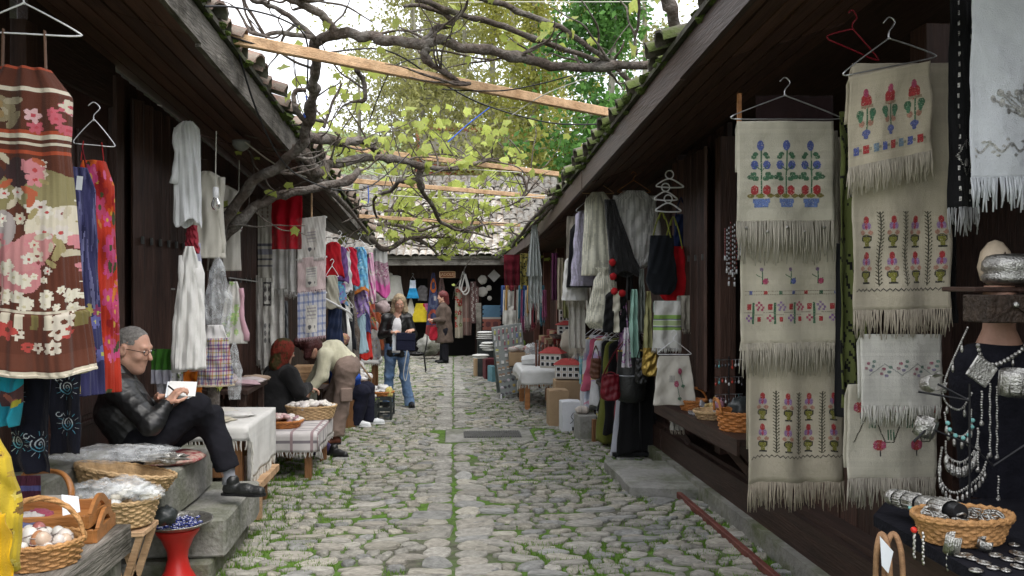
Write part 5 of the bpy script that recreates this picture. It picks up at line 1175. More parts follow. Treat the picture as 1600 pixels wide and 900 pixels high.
LEATH=mat('black_leather',(.014,.015,.015),rough=.38,var=.3,scale=12,bump=.35,bscale=40,spec=.5)
p=at(986,548,7.75);t=thing('leather_bag',p-V((0,0,.5)),'large black leather bucket bag with gold rim hung on the rack','bag');P=[]
b=MB()
for tt_,hw,hd in((0,.125,.06),(.04,.128,.065),(.3,.135,.08),(.45,.14,.085),(.8,.145,.09),(.95,.125,.075),(1,.05,.03)):P.append([p+V((math.cos(2*PI*j/28)*hw,math.sin(2*PI*j/28)*hd,-.5*tt_))for j in range(28)])
b.grid(np.array(P),cu=True);b.build('body',LEATH,t,smooth=True)
b=MB();b.tube([p+V((math.cos(2*PI*j/24)*.127,math.sin(2*PI*j/24)*.062,.0))for j in range(25)],.006,6);b.build('gold_rim',mat('gold',(.6,.42,.12),rough=.3,metal=1),t,smooth=True)
b=MB();b.tube([p+V((math.cos(2*PI*j/24)*.143,math.sin(2*PI*j/24)*.088,-.235))for j in range(25)],.007,5);b.build('seam_band',mat('grey_band',(.25,.26,.28),rough=.5),t,smooth=True)
b=MB();b.tube(spline([p+V((-.12,-.03,0)),p+V((-.05,-.04,.13)),p+V((.01,0,.2)),p+V((.06,-.04,.13)),p+V((.12,-.03,0))],6),.012,6,sq=.4);b.build('strap',LEATH,t,smooth=True)
tote('shoulder_bag','dark red leather shoulder bag beside the black bucket bag',938,585,970,626,7.7,(.13,.008,.015),.02,None,99,1.0,mat('red_leather',(.13,.008,.015),rough=.4,var=.3,scale=12,bump=.3))
b=MB();b.tube(spline([at(942,588,7.68),at(958,555,7.62),at(975,532,7.6),at(985,520,7.62)],6),.016,6,sq=.3);b.build('shoulder_strap',MATS['red_leather'],[o for o in bpy.data.objects if o.name.startswith('shoulder_bag')][0],smooth=True)
tote('gold_bag','crumpled gold handbag hanging right of the leather bag',1003,540,1029,588,7.3,(.42,.30,.07),.06,None,98,1.05,mat('gold_leather',(.45,.31,.08),rough=.3,metal=.7,bump=.8,bscale=18,var=.3))
CARD=mat('cardboard',(.36,.25,.15),rough=.9,var=.12,scale=6,bump=.1)
def carton(label,c,d,m,rot=.05,name='cardboard_box'):
 t=thing(name,c,label,'box');b=MB();b.box(V(c)+V((0,0,d[2]/2)),d,RZ(rot),bev=.004);b.build('body',m,t)
 for sg in(-1,1):b=MB();b.box(V(c)+RZ(rot)@V((sg*d[0]*.24,0,d[2]+.004)),(d[0]*.47,d[1]*.98,.006),RZ(rot)@RY(sg*.06));b.build('flap',m,t)
 return t
g=gr(872,663);carton('tall brown cardboard box below the miniature houses',(1.30,10.15,GZ(10.15)),(.24,.26,.45),CARD)
t=carton('white carton printed with a faint scrawl beside the brown box',(1.40,9.72,GZ(9.72)),(.24,.22,.36),mat('white_card',(.62,.63,.66),rough=.8,var=.06))
b=MB();c0=V((1.40,9.60,GZ(9.7)+.17));b.tube(spline([c0+V((-.02,0,-.06)),c0+V((.02,0,-.02)),c0+V((-.01,0,.02)),c0+V((.02,0,.07))],5),.003,4);b.build('scrawl',BLACKM,t)
b=MB();b.box((1.50,9.2,GZ(9.2)+.14),(.22,.25,.28),RZ(.1),bev=.01);b.build('stone_block',SLAB,loc=(1.5,9.2,GZ(9.2)),label='square grey stone block by the foot of the rack',cat='block')
lump(V((1.46,9.2,GZ(9.2)+.325)),.07,(1.2,.8,.65),None,4,amp=.15).build('striped_pouch',mat('striped_pouch',(.45,.40,.36),rough=.9,var=.6,scale=3,stretch=(14,1,1)),loc=(1.46,9.2,GZ(9.2)+.28),smooth=True,label='small striped pouch on the grey stone block',cat='pouch')
b=MB();b.box((1.62,8.9,GZ(8.9)+.13),(.2,.05,.27),RZ(.2));b.build('wooden_board',TABLEW,loc=(1.62,8.9,GZ(8.9)),label='short wooden board leaning under the rack',cat='board')
def table(name,label,x0,x1,y0,y1,z,m,leg=.06,th=.04,rail=True):
 t=thing(name,((x0+x1)/2,(y0+y1)/2,GZ((y0+y1)/2)),label,'table');b=MB();b.box(((x0+x1)/2,(y0+y1)/2,z-th/2),(x1-x0,y1-y0,th),bev=.004);b.build('top',m,t)
 for x in(x0+leg,x1-leg):
  for y in(y0+leg,y1-leg):b=MB();b.box((x,y,(z-th+GZ(y))/2),(leg,leg,z-th-GZ(y)),bev=.004);b.build('leg',m,t)
 if rail:
  for y in(y0+leg,y1-leg):b=MB();b.bar((x0+leg*1.5,y,z*.45),(x1-leg*1.5,y,z*.45),.03,.06);b.build('rail',m,t)
 return t
def drape(name,label,x0,x1,y0,y1,z,hang,cf,fringe=60,fl=.05,fcol=(.66,.64,.58),seed=1,amp=.012,n=60,m=None):
 """cloth over a table top, hanging over its edges: hang = (left, right, front, back) drops"""
 root=thing(name,((x0+x1)/2,(y0+y1)/2,z),label,'tablecloth');hl,hr,hf,hb=hang
 W_,D_=hl+(x1-x0)+hr,hf+(y1-y0)+hb;nx,ny=max(12,int(W_/.025)),max(12,int(D_/.025));P=np.zeros((ny+1,nx+1,3))
 for j in range(ny+1):
  for i in range(nx+1):
   s_,q=i/nx*W_-hl,j/ny*D_-hf;w_,d_=x1-x0,y1-y0
   ox=max(0,-s_)+max(0,s_-w_);oy=max(0,-q)+max(0,q-d_);x=min(max(s_,0),w_);y=min(max(q,0),d_)
   sx=-1 if s_<0 else 1;sy=-1 if q<0 else 1;o=max(ox,oy)if ox and oy else ox+oy
   r_=.012;zz=-(o if o<1e9 else 0);px_=(.014+.010*math.sin(q*16+seed)*min(1,ox*5)+(min(ox,oy)*.4 if ox and oy else 0))if ox>0 else 0;py_=(.014+.014*math.sin(s_*17+seed*2)*min(1,oy*5)+(min(ox,oy)*.4 if ox and oy else 0))if oy>0 else 0
   P[j,i]=(x0+x+sx*px_,y0+y+sy*py_,z+.004+zz+(.004*noise.noise(V((s_*9,q*9,seed)))if not o else 0))
 b=MB();b.grid(P,cols=colgrid(cf,nx,ny));b.build('cloth',m or CLOTHV,root,smooth=True,solid=.003)
 b=MB();rs_=random.Random(seed)
 edges=([(P[0,i],P[0,i+1])for i in range(nx)]if hf else[])+([(P[j,0],P[j+1,0])for j in range(ny)]if hl else[])+([(P[j,nx],P[j+1,nx])for j in range(ny)]if hr else[])
 for a,c in edges:
  for k in range(2):
   p=V(a).lerp(V(c),rs_.random());b.col=tuple(np.array(fcol)*rs_.uniform(.85,1.1));d=V((rs_.uniform(-.01,.01),rs_.uniform(-.01,.01),-fl*rs_.uniform(.7,1.1)));b.tube([p,p+d*.5+V((rs_.uniform(-.006,.006),0,0)),p+d],[.0035,.004,.002],4)
 if fringe:b.build('fringe',CLOTHV,root,kind='stuff')
 return root
table('trestle_table','orange-brown wooden table under a white cloth on the right',.98,1.52,11.5,12.6,.36,OAK,.07)
drape('white_tablecloth','white fringed cloth on the right-hand table',.97,1.53,11.49,12.61,.365,(.14,.14,.2,.1),solidc(WHITE),fl=.06,seed=3)
def minihouse(label,c,w,d,h,rot,sc=1):
 t=thing('miniature_house',c,label,'miniature house','miniature souvenir houses');c=V(c);M=RZ(rot)
 b=MB();b.box(c+V((0,0,h/2)),(w,d,h),M,bev=.003);b.build('wall',mat('mini_wall',(.58,.54,.48),rough=.8,var=.1),t)
 b=MB();e=.16;hw,hd=w/2*(1+e),d/2*(1+e)
 P=[(-hw,-hd,h),(hw,-hd,h),(hw,hd,h),(-hw,hd,h),(-w*.22,0,h*1.42),(w*.22,0,h*1.42)];b.add([c+M@V(p)for p in P],[[0,1,5,4],[1,2,5],[2,3,4,5],[3,0,4],[3,2,1,0]]);b.build('roof',mat('mini_roof',(.36,.05,.045),rough=.7,var=.25,scale=30,bump=.4),t)
 for fl in range(2):
  for k in range(4):
   x=(-.36+.24*k)*w;z=h*(.28+.42*fl);b=MB();b.box(c+M@V((x,-d/2-.004,z)),(w*.19,.008,h*.30),M);f=b.build('window',WHITEP,t)
   b=MB();b.box(c+M@V((x,-d/2-.009,z)),(w*.13,.006,h*.23),M);b.build('pane',BLACKM,f)
minihouse('miniature house with red roof on the edge of the white-clothed table',(1.36,11.15,.44),.30,.2,.2,-.45)
minihouse('lowest miniature house with red roof above the cardboard box',(1.48,10.5,GZ(10.5)+.56),.32,.22,.18,-.2)
minihouse('small miniature house with red roof, highest of all',(1.72,12.4,at(867,503,12.4).z),.22,.18,.21,-.1)
minihouse('wide miniature house with broad red roof below the highest one',(1.74,12.2,at(868,522,12.2).z),.36,.24,.14,-.1)
b=MB();b.box((1.78,12.4,at(868,524,12.3).z-.02),(.55,.7,.03));b.build('shelf_board',WOODD,rh2)
b=MB();b.box((1.74,12.4,at(868,505,12.4).z-.012),(.28,.24,.02));b.build('shelf_board',WOODD,rh2)
b=MB();b.box((1.48,10.5,GZ(10.5)+.27),(.36,.3,.54),bev=.004);b.build('wooden_crate',CARD,loc=(1.48,10.5,GZ(10.5)),label='upright cardboard carton carrying the lowest miniature house',cat='box')
carton('open cardboard box with pink cloth behind the white table',(1.05,12.95,.30),(.34,.3,.2),CARD,0,'open_box')
for k in range(6):lump(V((.95+.05*k,12.9+.02*(k%2),.55+.015*(k%3))),.075,(1.2,1,.5),None,200+k,amp=.3).build('folded_cloth',cloth(((.62,.55,.5),(.55,.30,.28),(.66,.64,.6))[k%3]),loc=(.95+.05*k,12.9,.5),smooth=True,label='crumpled pastel cloth in the open box behind the white table',cat='cloth',group='cloths in the open box')
for k in range(9):
 p=V((1.22+.045*k,12.0+.05*(k%3),.37));b=MB();q=p+V((.02*math.sin(k),.03,.34+.04*math.sin(k*2)));b.tube([p,p.lerp(q,.7),q],[.014,.012,.02],8);b.build('wooden_flute',mat('flute_wood',(.17,.06,.035),rough=.4,var=.3),loc=p,smooth=True,label='turned dark wooden flute standing on the white table',cat='flute',group='wooden flutes on the table')
lump(V((1.25,12.5,.52)),.17,(.9,.7,1),None,31,amp=.3).build('plastic_sack',PBAG,loc=(1.25,12.5,.37),smooth=True,label='clear plastic sack of goods on the right-hand table',cat='bag')
lump(V((1.18,12.25,.44)),.13,(1.3,1,.6),None,33,amp=.3).build('white_bundle',cloth(WHITE),loc=(1.18,12.25,.37),smooth=True,label='white cloth bundle beside the wooden flutes',cat='bundle')
lump(at(895,535,11.4),.17,(1,.8,1.1),None,35,amp=.25).build('canvas_bag',cloth((.50,.46,.38)),loc=at(895,560,11.4),smooth=True,label='cream canvas bag slumped below the pale runner',cat='bag')
for k in range(5):
 p=V((1.02+.03*k,13.2,.62));b=MB();b.col=((.45,.42,.06),(.20,.32,.05),(.42,.10,.30))[k%3];b.tube([p-V((0,0,.12)),p],.004,4);b.ball(p,.035,8,6,(1,1,1.4),nz=.3);b.build('dyed_flower',VC,loc=p,smooth=True,label='small dyed flower head beside the miniature houses',cat='flower',group='dyed flowers')
cv=Cv(.25,.5,(.22,.45,.50)).scatter(30,.02,[(.5,.6,.6),(.12,.3,.36)],[(.55,.5,.2)])
hc('turquoise_apron','turquoise patterned apron hanging left of the clothes rack','apron',905,556,922,600,9.8,cv.at,folds=2,amp=.02,seed=110)
ab=thing('display_board',(.8,13.0,GZ(13)),'grey folding display board covered with small souvenirs','display board')
tl,tr_,bl,br=at(768,512,13.1),at(815,505,13.25),at(783,626,12.75),at(826,616,12.9)
GREYB=mat('grey_board',(.22,.24,.235),rough=.7,var=.12)
b=MB();b.prism([tl,tr_,br+V((0,0,.06)),bl+V((0,0,.06))],(0,.02,.004));b.build('front_panel',GREYB,ab)
b=MB();bk=at(764,622,13.5);b.prism([tl+V((0,.03,0)),tr_+V((0,.03,0)),br+V((.0,.7,.02)),V((bl.x-.03,bl.y+.7,bl.z+.02))],(0,.02,.004));b.build('rear_panel',GREYB,ab)
for q in(bl,br):b=MB();b.bar(q,q+V((0,.01,.1)),.025,.025);b.build('foot',STEEL,ab)
gcols=[[(.45,.2,.3),(.3,.12,.15),(.5,.5,.15),(.6,.6,.62),(.2,.25,.5),(.4,.3,.2)],[(.36,.24,.14),(.6,.6,.6),(.3,.2,.14)],[(.18,.17,.19),(.42,.42,.46),(.1,.1,.11),(.55,.5,.55),(.4,.3,.1)]]
for r_ in range(11):
 for c_ in range(7):
  if r_ in(3,4)and c_%2:continue
  u=(c_+.5+random.uniform(-.15,.15))/7;v=.03+.93*(r_+.5)/11;p=tl.lerp(tr_,u).lerp(bl.lerp(br,u),v)+V((0,-.02,0));pal=gcols[0 if r_<3 else 1 if 4<r_<8 else 2 if r_>7 else 0]
  b=MB();b.col=random.choice(pal)
  if r_<3:b.tube([p-V((0,0,.03)),p+V((0,0,.03))],.014,6);b.col=(.6,.55,.5);b.ball(p+V((0,-.004,.038)),.013,6,5)
  elif r_<8:b.box(p,(.045,.02,.05),RY(random.uniform(-.2,.2)),bev=.004);b.col=(.62,.62,.6);b.box(p+V((0,-.011,-.012)),(.036,.006,.018))
  else:b.ball(p,.026,7,5,(1,.6,.9),nz=.4)
  b.build('souvenir_magnet',VC,loc=p,label=('tiny bottle-shaped souvenir in the top rows of the display board' if r_<3 else 'small house-shaped magnet on the display board' if r_<8 else 'dark trinket in the lowest rows of the display board'),cat='souvenir',group='souvenirs on the display board, '+('top' if r_<3 else 'middle' if r_<8 else 'bottom'))
BR=(.115,.040,.025);CRM=(.54,.49,.39);RUST=(.33,.065,.03)
cv=Cv(.5,1.2,(.095,.032,.020),.0028)
random.seed(21)
for(x,y,rx,ry,c)in((.16,.52,.07,.09,(.22,.19,.09)),(.36,.50,.09,.16,(.23,.20,.10)),(.10,.60,.08,.05,CRM),(.40,.62,.075,.12,CRM),(.22,.78,.13,.09,(.48,.20,.21)),(.30,.72,.10,.06,(.50,.23,.23)),(.06,.85,.06,.12,(.45,.18,.19)),(.25,.42,.06,.05,(.05,.028,.03)),(.12,.43,.05,.08,(.05,.028,.03)),(.44,.80,.06,.1,(.10,.032,.02)),(.2,.64,.05,.07,(.32,.28,.27)),(.08,.72,.05,.05,(.34,.30,.30))):cv.disc(x,y,rx,ry,c,random.uniform(0,3))
cv.scatter(46,.025,[(.55,.50,.45),(.50,.20,.22),CRM,(.60,.57,.5)],[(.4,.06,.06),(.2,.05,.05)],box=(0,.5,.36,.80));cv.scatter(30,.028,[(.30,.25,.12),(.38,.10,.05),(.45,.40,.3)],[BR],'leaf',(0,.5,.36,.82))
cv.scatter(30,.022,[(.64,.60,.5)],[(.5,.45,.3)],box=(.15,.5,.78,.95))
for k in range(7):cv.ring(.05,.86,.02+.022*k,.004,(.45,.07,.08)if k%2 else(.6,.4,.36))
for(y0,y1,c)in((0,.012,RUST),(.085,.10,CRM),(.255,.268,RUST),(.27,.285,CRM),(.30,.312,CRM),(.33,.345,RUST)):cv.rect(0,.5,y0,y1,c)
cv.rect(.05,.27,.105,.25,(.07,.032,.02));cv.scatter(14,.035,[(.22,.18,.11),(.30,.26,.18)],[(.2,.08,.04)],'leaf',(.07,.25,.12,.24));cv.flower(.16,.18,.045,(.25,.17,.08),(.12,.05,.03));cv.scatter(10,.025,[(.55,.35,.36),CRM,(.45,.1,.13)],[(.4,.06,.08)],box=(.29,.47,.11,.25))
for k in range(10):cv.rect(.05*k,.05*k+.03,.965,1.02,CRM if k%3 else(.16,.13,.05))
cv.scatter(12,.03,[(.55,.5,.42),(.38,.06,.05)],[BR],box=(0,.5,.98,1.1));cv.rect(0,.5,1.115,1.175,BR);cv.rect(0,.5,1.182,1.2,CRM);cv.rect(0,.5,.95,.963,CRM)
garment('floral_sundress','brown sundress with cream and pink flower patches on a white hanger, nearest on the left','dress',at(38,107,3.2),1.14,[(0,.085),(.09,.158),(.2,.160),(.27,.156),(.5,.175),(.8,.20),(.81,.215),(1,.235)],cv.at,yaw=.1,dr=.42,folds=8,amp=.13,nu=300,nv=340,seed=4,straps=((-.075,.075),.145,(.16,.09,.06),.95),hang=WHITEP,hangw=.36,edge=(.62,.56,.45),hem=.012)
cv=Cv(.4,1.05,(.035,.035,.10),.006)
for k in range(60):cv.disc(random.uniform(0,.4),random.uniform(0,.7),.008,random.uniform(.05,.16),random.choice([(.16,.16,.30),(.05,.05,.13),(.10,.10,.22),(.02,.02,.06)]),random.uniform(-.15,.15))
cv.scatter(22,.035,[(.25,.05,.13),(.15,.06,.2),(.35,.3,.08),(.12,.12,.3)],[(.4,.4,.1)],box=(0,.4,.6,1.05));
t,S=garment('tie_dye_dress','dark violet tie-dyed sundress with a white price tag','dress',at(116,262,3.8),1.02,[(0,.05),(.1,.085),(.3,.09),(1,.12)],cv.at,yaw=.6,dr=.4,folds=7,amp=.16,nu=150,nv=230,seed=6,straps=((-.05,.05),.1,(.20,.02,.03),.6))
b=MB();b.box(at(124,286,3.68),(.025,.002,.06),RY(.1));b.build('price_tag',PAPER,t)
cv=Cv(.4,1.05,(.42,.035,.018),.004);cv.scatter(40,.05,[(.48,.06,.18),(.42,.05,.12),(.55,.10,.02),(.30,.02,.02)],[(.5,.3,.05),(.06,.07,.03)]);cv.scatter(30,.03,[(.06,.07,.03),(.55,.12,.25),(.5,.16,.03)],[BR],'leaf')
garment('red_floral_dress','bright red and orange flowered sundress on a thin hanger','dress',at(147,252,3.95),1.08,[(0,.05),(.1,.085),(.3,.088),(1,.108)],cv.at,yaw=.5,dr=.42,folds=7,amp=.13,nu=150,nv=230,seed=8,straps=((-.055,.04),.09,(.35,.03,.03),.8),hang=STEEL,hangw=.16)
cv=Cv(.3,1,(.08,.28,.33),.008).scatter(30,.03,[(.3,.05,.08),(.1,.4,.45),(.4,.35,.1)],[BR])
garment('turquoise_dress','turquoise flowered dress just behind the red one','dress',at(160,280,4.15),1.0,[(0,.04),(.15,.05),(1,.055)],cv.at,yaw=.3,seed=10)
def spiral(st,x,y,r,c=(.55,.62,.66),c2=(.10,.36,.50)):
 a=0
 while a<5.2*PI:q=r*.7*a/(5.2*PI);st.disc(x+q*math.cos(a),y+q*math.sin(a),.9,.9,c2 if math.sin(a)>.2 else c);a+=.12
 for k in range(14):
  a=2*PI*k/14
  if 1.0<a<1.6:continue
  st.line(x+r*.8*math.cos(a),y+r*.8*math.sin(a),x+r*1.15*math.cos(a),y+r*1.15*math.sin(a),c if k%2 else c2)
 for k in range(24):a=k/24*5;st.disc(x-r*.95+r*.2*math.cos(a),y-r*.8+r*.2*math.sin(a),.7,.7,c)
NAVY=(.008,.009,.016)
r1,S=hc('black_sarong','black sarong with spiral sun prints, larger of the pair under the brown dress','sarong',18,575,80,732,3.36,solidc(NAVY),folds=1.5,amp=.02,seed=12,back=0,ragged=.005)
st=Stitch(60,150);spiral(st,44,110,17);spiral(st,12,105,15,(.5,.6,.5),(.15,.45,.5));spiral(st,10,40,14);st.lay(r1,S,.0,1,0,1,'print')
r1,S=hc('black_sarong','black sarong with two stacked spiral suns, nearer the seated man','sarong',82,565,128,703,3.5,solidc(NAVY),folds=1.2,amp=.015,seed=14,back=0,flare=1.0,ragged=.005)
st=Stitch(50,150);spiral(st,26,42,18);spiral(st,28,100,18);st.lay(r1,S,.05,1,0,1,'print')
cv=Cv(.2,.25,(.02,.30,.40));cv.rect(.05,.2,.08,.16,(.10,.05,.05)).disc(.12,.12,.06,.02,(.35,.12,.08),.5).disc(.16,.15,.03,.015,(.45,.42,.05))
hc('turquoise_scarf','turquoise scarf knotted at the left edge above the sarong','scarf',-14,588,44,662,3.25,cv.at,folds=1.5,amp=.03,seed=15,back=0,flare=.5,nu=40,nv=40,droop=-.05)
hc('navy_cloth','plain navy cloth in shade beside the violet dress hem','cloth',112,560,152,604,3.95,solidc((.012,.013,.03)),folds=3,amp=.02,seed=16,back=0)
cv=Cv(.3,.5,(.50,.36,.03),.005).scatter(120,.014,[(.16,.09,.02),(.40,.26,.04),(.58,.46,.10)],[(.1,.06,.02)])
t,S=garment('yellow_blouse','yellow printed blouse with a plain yellow sash at the left edge','blouse',at(-32,672,2.5),.42,[(0,.04),(.2,.08),(.6,.11),(1,.10)],cv.at,yaw=.2,dr=.6,folds=5,amp=.12,nu=140,nv=90,seed=18)
r1=hangcloth('sash',None,None,at(-10,800,2.38),at(12,800,2.38),.35,solidc((.62,.36,.01)),folds=2,amp=.03,seed=19,back=0,flare=1.6)[0]
for ch in list(r1.children):ch.parent=t;ch.location=r1.location-t.location;ch.name='sash'
bpy.data.objects.remove(r1)
bn=thing('wooden_bench',(-1.7,3.0,GZ(3)),'weathered grey plank bench at the lower left','bench')
for k,(x0,x1)in enumerate(((-2.1,-1.86),(-1.855,-1.60),(-1.595,-1.335))):b=MB();b.box(((x0+x1)/2,2.95,.585),(x1-x0,1.1,.03),bev=.003);b.build('plank',WOODG,bn)
b=MB();b.box((-1.345,2.95,.53),(.03,1.08,.085));b.build('apron',WOODG,bn)
for x in(-1.39,-2.05):
 for y in(2.5,3.44):b=MB();b.box((x,y,.25),(.055,.055,.66));b.build('leg',mat('grey_leg',(.16,.15,.13),rough=.9,var=.4,scale=6,stretch=(5,5,.6),bump=.6),bn)
basket('wicker_basket','honey wicker basket with hoop handle holding painted eggs on the grey bench',V((-1.47,3.02,.601)),.125,.10,.085,WICKER,rows=8,stakes=26,flare=1.18,handle='hoop',weave=.006,rot=.15)
cols=[(.62,.60,.55),(.42,.20,.10),(.60,.55,.5),(.30,.10,.09),(.55,.42,.32)]
sh=[]
for c in cols:b=MB();b.col=c;b.ball((0,0,0),.026,12,9,(1,1,1.3));b.col=(.35,.3,.28);b.tube([(math.cos(2*PI*j/14)*.0265,math.sin(2*PI*j/14)*.0265,.004)for j in range(15)],.002,4);sh.append(meshof(b,VCG))
loose('painted_egg','small painted wooden egg in the hoop-handled basket','egg','painted eggs in the basket',heap((-1.47,3.02,.672),.10,.075,.04,24,3),sh)
for k,(z,dx)in enumerate(((.602,.0),(.66,-.02))):
 c=V((-1.60+dx,3.34,z));t=thing('wooden_tray',c,('lower orange varnished tray in the stacked pair','upper orange varnished tray with arched handles')[k],'tray','varnished trays on the bench');M=RZ(.12-.05*k)
 b=MB();b.box(c+V((0,0,.006)),(.42,.26,.012),M);b.build('base',OAK,t)
 for sg in(-1,1):
  b=MB();b.box(c+M@V((0,sg*.125,.028)),(.42,.014,.05),M,bev=.003);b.build('side',OAK,t)
  b=MB();n=12;poly=[V((sg*.21,-.125,0)),V((sg*.21,.125,0)),V((sg*.21,.125,.05))]+[V((sg*.21,.10-.2*i/n,.05+.055*math.sin(PI*i/n)))for i in range(n+1)]+[V((sg*.21,-.125,.05))]
  inner=[V((sg*.21,.05-.1*i/n,.045+.03*math.sin(PI*i/n)))for i in range(n+1)]
  pts_o=[V((sg*.21,.10-.2*i/n,.05+.055*math.sin(PI*i/n)))for i in range(n+1)];pts_i=[V((sg*.21,.055-.11*i/n,.045+.032*math.sin(PI*i/n)))for i in range(n+1)]
  for i in range(n):b.prism([c+M@q for q in(pts_o[i],pts_o[i+1],pts_i[i+1],pts_i[i])],M@V((.014,0,0)))
  b.prism([c+M@V((sg*.21,y,z_))for y,z_ in((-.125,0),(.125,0),(.125,.048),(-.125,.048))],M@V((.014,0,0)));b.build('handle',OAK,t)
b=MB();b.prism([at(96,773,3.16),at(122,776,3.16),at(125,800,3.12),at(98,806,3.12)],(0,.003,0));b.build('price_card',PAPER,loc=at(110,800,3.14),label='pale blue price card behind the basket handle',cat='card')
pat=Cv(.2,.2,(.6,.58,.55)).scatter(12,.03,[(.1,.12,.3),(.45,.06,.1),(.08,.1,.12)],[(.5,.3,.1)])
for k,(x,y,Y)in enumerate(((48,812,3.35),(62,806,3.4),(40,828,3.2))):
 p=at(x,y,Y);b=lump(p,.045,(1.2,1,.6),None,40+k,amp=.4);b.build('knitted_slipper',cloth(((.55,.52,.5),(.30,.06,.10),(.09,.10,.20))[k]),loc=p,smooth=True,label=('white knitted slipper behind the egg basket','dark red knitted slipper behind the egg basket','navy knitted slipper left of the egg basket')[k],cat='slipper',group='knitted slippers on the bench')
basket('wicker_basket','small dark wicker basket half hidden by the yellow blouse',V((-1.62,2.85,.601)),.08,.08,.1,WICKER,rows=7,stakes=18,flare=1.1,weave=.006)
t=thing('wooden_chair',(-1.95,3.6,GZ(3.6)),'bentwood chair back with woven seat beside the bench','chair')
b=MB();b.tube(spline([at(104,800,3.6),at(112,770,3.6),at(100,742,3.65),at(72,736,3.7),at(40,740,3.72)],6),.018,8,sq=.6);b.build('back_rail',OAK,t,smooth=True)
b=MB();b.tube([at(104,800,3.6),V((at(104,800,3.6).x,3.6,GZ(3.6)))],.018,8);b.build('leg',OAK,t);b=MB();b.tube([at(40,740,3.72),V((at(40,740,3.72).x,3.72,GZ(3.7)))],.018,8);b.build('leg',OAK,t)
b=MB();b.col=(.5,.47,.42);b.box(at(55,790,3.75),(.3,.25,.03),bev=.006);b.build('seat',VC,t)
cv=Cv(.3,.3,(.10,.03,.05)).rect(0,.3,.08,.12,(.12,.12,.3)).rect(0,.3,.18,.22,(.45,.4,.3))
hc('woven_rug','small striped woven mat hung on the chair back','mat',28,742,66,800,3.66,cv.at,seed=22,back=0,folds=1,amp=.005)
basket('wicker_basket','deep pale wicker basket of wrapped shells on a pine stool',at(196,818,3.95),.115,.10,.12,WICKERP,rows=9,stakes=30,flare=1.3,weave=.006)
b=MB();sh=[]
for c in((.68,.66,.6),(.60,.56,.47),(.72,.72,.70)):b=MB();b.col=c;b.ball((0,0,0),.024,8,6,(1.4,1,.6),nz=.4);sh.append(meshof(b,VCG))
loose('sea_shell','pale shell in the plastic lined wicker basket','shell','shells in the wicker basket',heap(at(196,776,3.95),.13,.11,.04,46,5),sh)
for k,(x,y,s_,lb)in enumerate(((150,766,.10,'crumpled clear plastic bag at the left of the shells'),(196,762,.11,'crumpled clear plastic bag over the shells'),(228,770,.075,'crumpled clear plastic bag at the right rim of the shell basket'))):lump(at(x,y,3.9),s_,(1.1,.8,.45),None,50+k,amp=.45,n=30,mm=18).build('plastic_bag',PBAG,loc=at(x,y,3.9),smooth=True,label=lb,cat='bag',group='clear bags round the shells')
t=thing('pine_stool',at(204,880,3.95),'small pine folding stool under the shell basket','stool');c=at(202,826,3.95);b=MB();b.box(c,(.2,.2,.025),bev=.004);b.build('seat',PINE,t)
for sg in(-1,1):
 for s2 in(-1,1):b=MB();q=V((c.x+sg*.08*s2,c.y+sg*.08,GZ(3.95)));b.bar(V((c.x-sg*.08*s2,c.y+sg*.08,c.z-.01)),q,.022,.03);b.build('leg',PINE,t)
wc=at(192,742,4.25);t=basket('wicker_tray','wide braided wicker tray tilted against the step',wc+V((0,0,-.06)),.20,.16,.085,WICKERP,rows=5,stakes=36,flare=1.2,weave=.008);t.rotation_euler=(-.12,.16,.0)
fl=lump(at(180,708,4.3),.16,(1.6,.9,.22),None,61,amp=.5,n=30,mm=16);fl.build('plastic_sheet',PBAG,loc=at(180,708,4.3),smooth=True,label='clear plastic sheet crumpled along the wicker tray',cat='plastic sheet')
lump(at(255,716,4.45),.09,(1.3,.8,.3),None,62,amp=.5).build('foil_packet',SILVER,loc=at(255,716,4.45),smooth=False,label='silvery foil packet beside the man',cat='packet')
lump(at(258,806,4.35),.06,(1,1,.8),None,63,amp=.3).build('plastic_bag',DARKP,loc=at(262,790,4.35),smooth=True,label='black plastic bag at the foot of the stone block',cat='bag')
b=MB();b.prism([(-2.12,3.55,.02),(-2.12,4.55,0),(-2.12,4.55,.46),(-2.12,3.55,.48)],(.12,0,0));b.build('plank_front',mat('door_red_brown',(.045,.02,.016)),lh1)
b=MB();b.box((-2.03,4.0,.60),(.3,1.3,.16),bev=.01);b.build('step_block',CONC,lh1)
def rock(name,label,x0,x1,y0,y1,z0,z1,m,seed):
 rs=random.Random(seed);pl=[]
 P=[(x0,y0),(x1,y0),(x1,y1),(x0,y1)]
 for i in range(4):
  a,c=V((*P[i],0)),V((*P[(i+1)%4],0))
  for k in range(5):q=a.lerp(c,k/5);pl.append((q.x+rs.uniform(-.012,.012),q.y+rs.uniform(-.012,.012),z0))
 b=MB();b.prism(pl,(0,0,z1-z0));b.build(name,m,loc=((x0+x1)/2,(y0+y1)/2,z0),bevel=.014,label=label,cat='step')
rock('stone_step','worn grey stone slab under the seated man\'s foot',-2.1,-1.29,4.72,5.62,.05,.27,SLAB,1)
rock('stone_step','stone block the man sits on',-2.13,-1.56,4.55,5.5,.28,.54,SLAB,2)
rock('stone_footing','rough mossy footing stones below the slab',-2.12,-1.36,4.66,5.55,GZ(5)-.05,.045,CONC,3)
sp=V((-1.49,4.55,GZ(4.55)));t=thing('red_stool',sp,'red plastic hourglass stool on the cobbles','stool')
b=MB();b.lathe([(.125,0),(.132,.015),(.125,.03),(.10,.07),(.066,.13),(.052,.19),(.056,.23),(.085,.30),(.112,.335),(.115,.352),(.108,.358),(.001,.358)],40,sp);b.build('body',mat('red_plastic_stool',(.50,.022,.018),rough=.35,var=.12,scale=6,bump=.05,spec=.5),t,smooth=True,auto=50)
